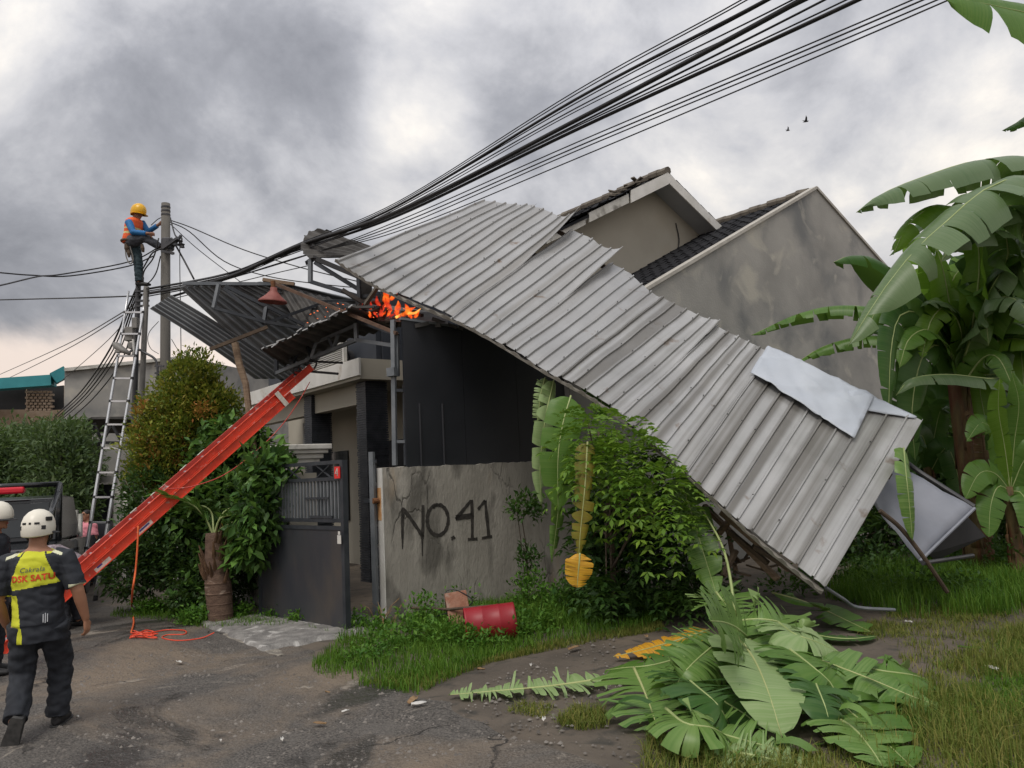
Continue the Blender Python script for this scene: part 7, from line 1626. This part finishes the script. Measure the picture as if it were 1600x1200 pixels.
# ---- grass and weeds
def inpoly(p, poly):
    x, y = p[:, 0], p[:, 1]; ins = np.zeros(len(p), bool); n = len(poly)
    for i in range(n):
        x1, y1 = poly[i]; x2, y2 = poly[(i+1) % n]; c = ((y1 > y) != (y2 > y)) & (x < (x2-x1)*(y-y1)/(y2-y1+1e-12)+x1); ins ^= c
    return ins
def scatter(poly_px, n, seed, clump=0.0):
    r_ = np.random.default_rng(seed); poly = [gnd(*p).to_2d() for p in poly_px]; lo = np.min(np.array(poly), 0); hi = np.max(np.array(poly), 0)
    out = np.zeros((0, 2))
    while len(out) < n:
        p = lo + (hi-lo)*r_.random((n*2, 2)); p = p[inpoly(p, poly)]
        if clump: 
            nz = np.array([mnoise.noise((a*1.3, b*1.3, seed*.7)) + .5*mnoise.noise((a*4, b*4, seed*.3)) for a, b in p]); p = p[r_.random(len(p)) < np.clip(.5+clump*nz, .02, 1)]
        out = np.concatenate([out, p])
    return out[:n]
def blades(pts, h, w_, seed, lean=.45):
    r_ = np.random.default_rng(seed); k = len(pts); b = np.column_stack([pts, [zg(x, y)-.01 for x, y in pts]]); a = r_.random(k)*2*math.pi
    s = np.column_stack([np.cos(a), np.sin(a), np.zeros(k)]); d = np.column_stack([-np.sin(a), np.cos(a), np.zeros(k)])
    hh = (h*(.45+.8*r_.random(k)))[:, None]; ww = w_*(.7+.6*r_.random(k))[:, None]; ln = (lean*r_.normal(size=k))[:, None]
    m1 = b + d*hh*ln*.35 + np.array([0, 0, 1.0])*hh*.6; tp_ = b + d*hh*ln*1.1 + np.array([0, 0, 1.0])*hh*(1-.25*np.abs(ln))
    v = np.stack([b - s*ww/2, b + s*ww/2, m1 + s*ww*.38, m1 - s*ww*.38, tp_], 1).reshape(-1, 3); q = np.arange(k)[:, None]*5
    f = np.concatenate([q+np.array([[0, 1, 2]]), q+np.array([[0, 2, 3]]), q+np.array([[3, 2, 4]])], 1).reshape(-1, 3); return v, f
def grass(label, poly, n, h, w_, m_, seed, clump=.8, lean=.45):
    o = npmesh('grass', *blades(scatter(poly, n, seed, clump), h, w_, seed+1, lean), M[m_]); return tag(o, label, 'grass', kind='stuff')
wallstrip = [(540, 985), (600, 968), (860, 930), (1010, 930), (1100, 940), (1010, 985), (880, 1010), (760, 1035), (660, 1085), (600, 1082), (500, 1060), (486, 1045), (520, 1015)]
grass('green grass along the foot of the numbered wall', wallstrip, 15000, .13, .009, 'grass', 71, .7)
grass('taller green grass close to the wall', [(640, 975), (860, 935), (1050, 930), (1060, 950), (860, 985), (690, 1010)], 5000, .22, .010, 'grass', 73, .6)
grass('yellowing grass edge of the wall verge', [(560, 1070), (660, 1080), (770, 1035), (900, 1010), (1040, 985), (1030, 975), (880, 1000), (700, 1050), (610, 1062)], 5500, .07, .007, 'grassdry', 75, .6)
grass('dry yellow-green grass on the right foreground', [(1290, 1200), (1290, 1150), (1400, 1100), (1430, 1060), (1390, 1010), (1330, 985), (1420, 950), (1640, 930), (1700, 1260), (1290, 1260)], 17000, .075, .0065, 'grassdry', 77, 1.3, .8)
grass('fresh green grass patches in the right foreground', [(1330, 1240), (1400, 1110), (1440, 1050), (1640, 960), (1700, 1260)], 6500, .075, .007, 'grass', 78, 1.6, .8)
grass('long dry grass tufts among the right foreground grass', [(1300, 1260), (1300, 1170), (1420, 1110), (1440, 1060), (1640, 960), (1700, 1260)], 4200, .17, .006, 'grassdry', 83, 1.2, .6)
grass('mixed grass further right beyond the picture edge', [(1630, 930), (1690, 1260), (2400, 1260), (2150, 860), (1640, 870)], 14000, .10, .008, 'grassdry', 89, .9, .7)
grass('tall dark grass below the banana plants', [(1290, 935), (1330, 900), (1450, 880), (1640, 870), (1640, 960), (1420, 968)], 9000, .28, .010, 'grass', 79, .6)
grass('grass tufts on the soil in front of the heap', [(868, 1130), (905, 1142), (950, 1138), (946, 1112), (900, 1108)], 900, .10, .006, 'grassdry', 81, .3, .8)
grass('small dry grass tuft left of the heap', [(790, 1110), (850, 1122), (866, 1102), (820, 1096)], 500, .06, .006, 'grassdry', 84, .3, .8)
grass('grass tufts under the front of the heap', [(1000, 1200), (1010, 1150), (1080, 1165), (1290, 1190), (1290, 1240), (1010, 1240)], 2600, .12, .007, 'grassdry', 85, .5, .7)
grass('low grass at the foot of the bushes by the road', [(170, 965), (210, 940), (330, 960), (400, 965), (540, 1000), (470, 985), (330, 985), (260, 972)], 3200, .10, .008, 'grass', 87, .7)
def weeds(label, spots, seed, size=.055, m_='weed'):
    ells = [(gnd(x, y) + UP*(h*.45), (r_, r_*.8, h*.55)) for x, y, r_, h in spots]; v, f = cloud(ells, 46*len(spots), 8, size, .5, seed, spread=.05, up=.6, shell=.2)
    return tag(npmesh('weeds', v, f, M[m_], None), label, 'weeds', kind='stuff')
weeds('leafy green weeds round the red drum', [(640, 1005, .22, .3), (690, 1010, .25, .28), (600, 1020, .25, .22), (740, 1012, .25, .2), (800, 1000, .3, .22), (720, 970, .22, .35), (840, 985, .3, .3), (660, 985, .2, .42), (735, 935, .14, .55), (830, 955, .25, .55), (880, 960, .3, .35), (570, 1035, .25, .16), (760, 1020, .22, .16)], 91)
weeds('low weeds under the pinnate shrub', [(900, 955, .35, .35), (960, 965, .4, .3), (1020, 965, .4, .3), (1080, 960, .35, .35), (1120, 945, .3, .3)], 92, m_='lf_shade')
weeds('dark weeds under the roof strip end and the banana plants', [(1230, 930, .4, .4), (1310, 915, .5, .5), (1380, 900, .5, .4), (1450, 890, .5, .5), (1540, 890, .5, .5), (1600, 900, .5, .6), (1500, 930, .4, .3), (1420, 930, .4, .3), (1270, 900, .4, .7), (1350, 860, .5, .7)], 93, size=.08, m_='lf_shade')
weeds('small weeds at the gate foot and the bush foot', [(430, 968, .14, .1), (465, 975, .12, .1), (560, 985, .12, .18), (590, 985, .14, .12), (385, 966, .15, .16), (300, 975, .2, .2), (235, 960, .2, .2)], 94)
# background thicket behind the strip and banana plants
sb = base_of(at(1480, 820, 15)); ells = [(at(1400, 760, 14.5), (1.2, .8, 1.2)), (at(1500, 720, 15), (1.3, .8, 1.4)), (at(1600, 700, 15), (1.3, .8, 1.6)), (at(1330, 830, 13.5), (.9, .6, .7)), (at(1690, 700, 14.5), (1.3, .9, 1.8)), (at(1560, 820, 13.8), (1.2, .6, .6))]
plant('thicket', 'dark leafy thicket behind the banana plants', 'bush', sb, stems_for(sb, ells, 18, .05, 9), [('crown', 'lf_dark', cloud(ells, 2600, 8, .17, .4, 95, spread=.14, shell=.3))])
# fern at the wall end, dry stalks
fs = MB()
for k in range(9):
    p = gnd(598+random.uniform(-14, 12), 985+random.uniform(-6, 6)); q_ = p + Vector((random.uniform(-.3, .3), random.uniform(-.15, .15), random.uniform(.2, .5)))
    fs.tube([p, lerp(p, q_, .6)+Vector((0, 0, .06)), q_], [.005, .004, .002], 5)
tag(fs.build('dry_stalks', M['dryleaf'], None, origin=gnd(598, 985)), 'thin dry stalks at the foot of the white wall end', 'stalks', kind='stuff')

# ================================================================== small things
dp = gnd(768, 1002); dax = Vector((1, .12, .06)).normalized(); dc = dp + UP*.19
drum = thing('red_drum', 'dented dark red metal drum lying on its side in the weeds', 'drum', dp)
MB().lathe(dc - dax*.28, [(.17, 0), (.19, .005), (.192, .02), (.187, .03), (.187, .18), (.192, .19), (.187, .2), (.187, .36), (.192, .37), (.187, .38), (.186, .52), (.19, .54), (.178, .545), (.172, .53), (0.0, .53)], 26, dax).build('drum_shell', M['redcan'], drum, smooth=True)
MB().lathe(dc - dax*.27, [(0, .02), (.168, .02), (.168, .0)], 20, dax).build('drum_inside', M['timber'], drum)
bd0, bd1 = gnd(722, 985, .0), at(711, 925, gnd(722, 985).y+.12)
board = MB(); board.bar(bd0, bd1, .26, .05, up=Vector((.3, -1, .2))); tag(board.build('leaning_board', M['brickplank'], None, origin=bd0, bevel=.008), 'worn brick-red board leaning behind the red drum', 'board')
rod = MB().tube([at(642, 950, 9.25), at(700, 952, 9.1), at(790, 945, 9.0)], .016, 8).build('iron_rod', M['darktimber'], None, origin=at(642, 950, 9.25)); tag(rod, 'thin dark iron rod lying across the board behind the drum', 'rod')
wire = MB().tube(smoothpath([gnd(700, 975), at(696, 935, 9.2), at(700, 922, 9.2), at(720, 925, 9.2), at(735, 945, 9.2), at(640, 975, 9.2)], 5), .007, 6).build('bent_wire', M['cable'], None, origin=gnd(700, 975)); tag(wire, 'bent black wire around the leaning board', 'wire')
LT = [(280, 1041, .10, 'litter', 'small white paper scrap on the road near the driveway'), (345, 1167, .03, 'litter', 'white pebble on the road in the lower left'), (121, 1129, .03, 'litter', 'white scrap on the road right of the walking man'), (540, 1121, .06, 'litter', 'white paper scrap in the middle of the road'), (441, 1166, .05, 'litter', 'pale scrap at the bottom centre of the road'),
      (645, 1100, .16, 'dryleaf', 'dry curled leaf at the grass edge'), (655, 1106, .12, 'litter', 'torn pale leaf scrap at the grass edge'), (850, 1131, .07, 'litter', 'white scrap beside the grass tuft'), (898, 1018, .16, 'dryleaf', 'brown dry leaf on the soil by the verge'), (752, 1052, .07, 'dryleaf', 'small dry leaf on the soil'),
      (1420, 978, .08, 'litter', 'white paper scrap on the grass right of the strip'), (1550, 1050, .12, 'litter', 'pale scrap on the right foreground grass'), (1515, 1020, .18, 'ban', 'small fallen green leaf on the right grass'), (830, 1046, .05, 'litter', 'tiny pale scrap on the soil path'), (500, 1140, .10, 'dryleaf', 'twig like dry leaf on the road'), (512, 1089, .05, 'dryleaf', 'dark clod on the road'), (1010, 1000, .1, 'dryleaf', 'reddish dry leaf by the yellow leaf')]
for x, y, s_, m_, lb in LT:
    p = gnd(x, y); p.z = zg(p.x, p.y)+.03; a = random.uniform(0, 3); e = Vector((math.cos(a), math.sin(a), 0)); f_ = Vector((-e.y, e.x, 0))
    rows = [[p + e*(i-1.5)*s_/3 + f_*j*s_*.22*(1-.3*abs(i-1.5)) + UP*(.012*random.random()+.01*abs(j)) for j in (-1, 0, 1)] for i in range(4)]
    tag(MB().grid(rows).build('litter' if m_ == 'litter' else 'fallen_leaf', M[m_], None, origin=p, smooth=True, solid=.004), lb, 'litter' if m_ == 'litter' else 'leaf')
# gravel and crumbs on the ground
r_ = np.random.default_rng(5); pv, pf = [], []
gpts = scatter([(0, 1200), (100, 1050), (350, 1000), (480, 1060), (690, 1095), (900, 1010), (960, 1000), (1000, 1190), (900, 1260), (0, 1260)], 2600, 6, 1.0)
for x, y in gpts:
    s_ = .006 + .016*r_.random()**3; z = zg(x, y)+.014; b0 = len(pv); j = r_.uniform(.6, 1.2, 6)*s_
    pv += [(x+j[0], y, z), (x, y+j[1], z), (x-j[2], y, z), (x, y-j[3], z), (x, y, z+j[4]*.8)]; pf += [(b0, b0+1, b0+4), (b0+1, b0+2, b0+4), (b0+2, b0+3, b0+4), (b0+3, b0, b0+4)]
tag(npmesh('gravel', pv, pf, mat('gravel', (.07, .062, .055), (.22, .2, .18), scale=3, rough=.9)), 'loose gravel and crumbs on the worn road', 'gravel', kind='stuff')
# birds
for k, (x, y, s_) in enumerate(((1259, 190, .28), (1231, 204, .2))):
    p = at(x, y, 40); b = MB(); n = 8
    b.tube([p+Vector((-.6*s_, 0, -.1*s_)), p+Vector((-.2*s_, 0, 0)), p+Vector((.3*s_, 0, .05*s_)), p+Vector((.6*s_, 0, .12*s_))], [.02*s_, .16*s_, .15*s_, .03*s_], 8)
    for sg in (-1, 1): b.add([p+Vector((-.2*s_, 0, .05*s_)), p+Vector((.3*s_, 0, .08*s_)), p+Vector((.1*s_, sg*.6*s_, .55*s_)), p+Vector((-.3*s_, sg*1.1*s_, .8*s_))], [(0, 1, 2, 3)])
    tag(b.build('bird', M['rubber'], None, origin=p), ['larger dark bird flying in the sky right of the cables', 'smaller distant bird flying left of the larger one'][k], 'bird', 'birds in the sky')
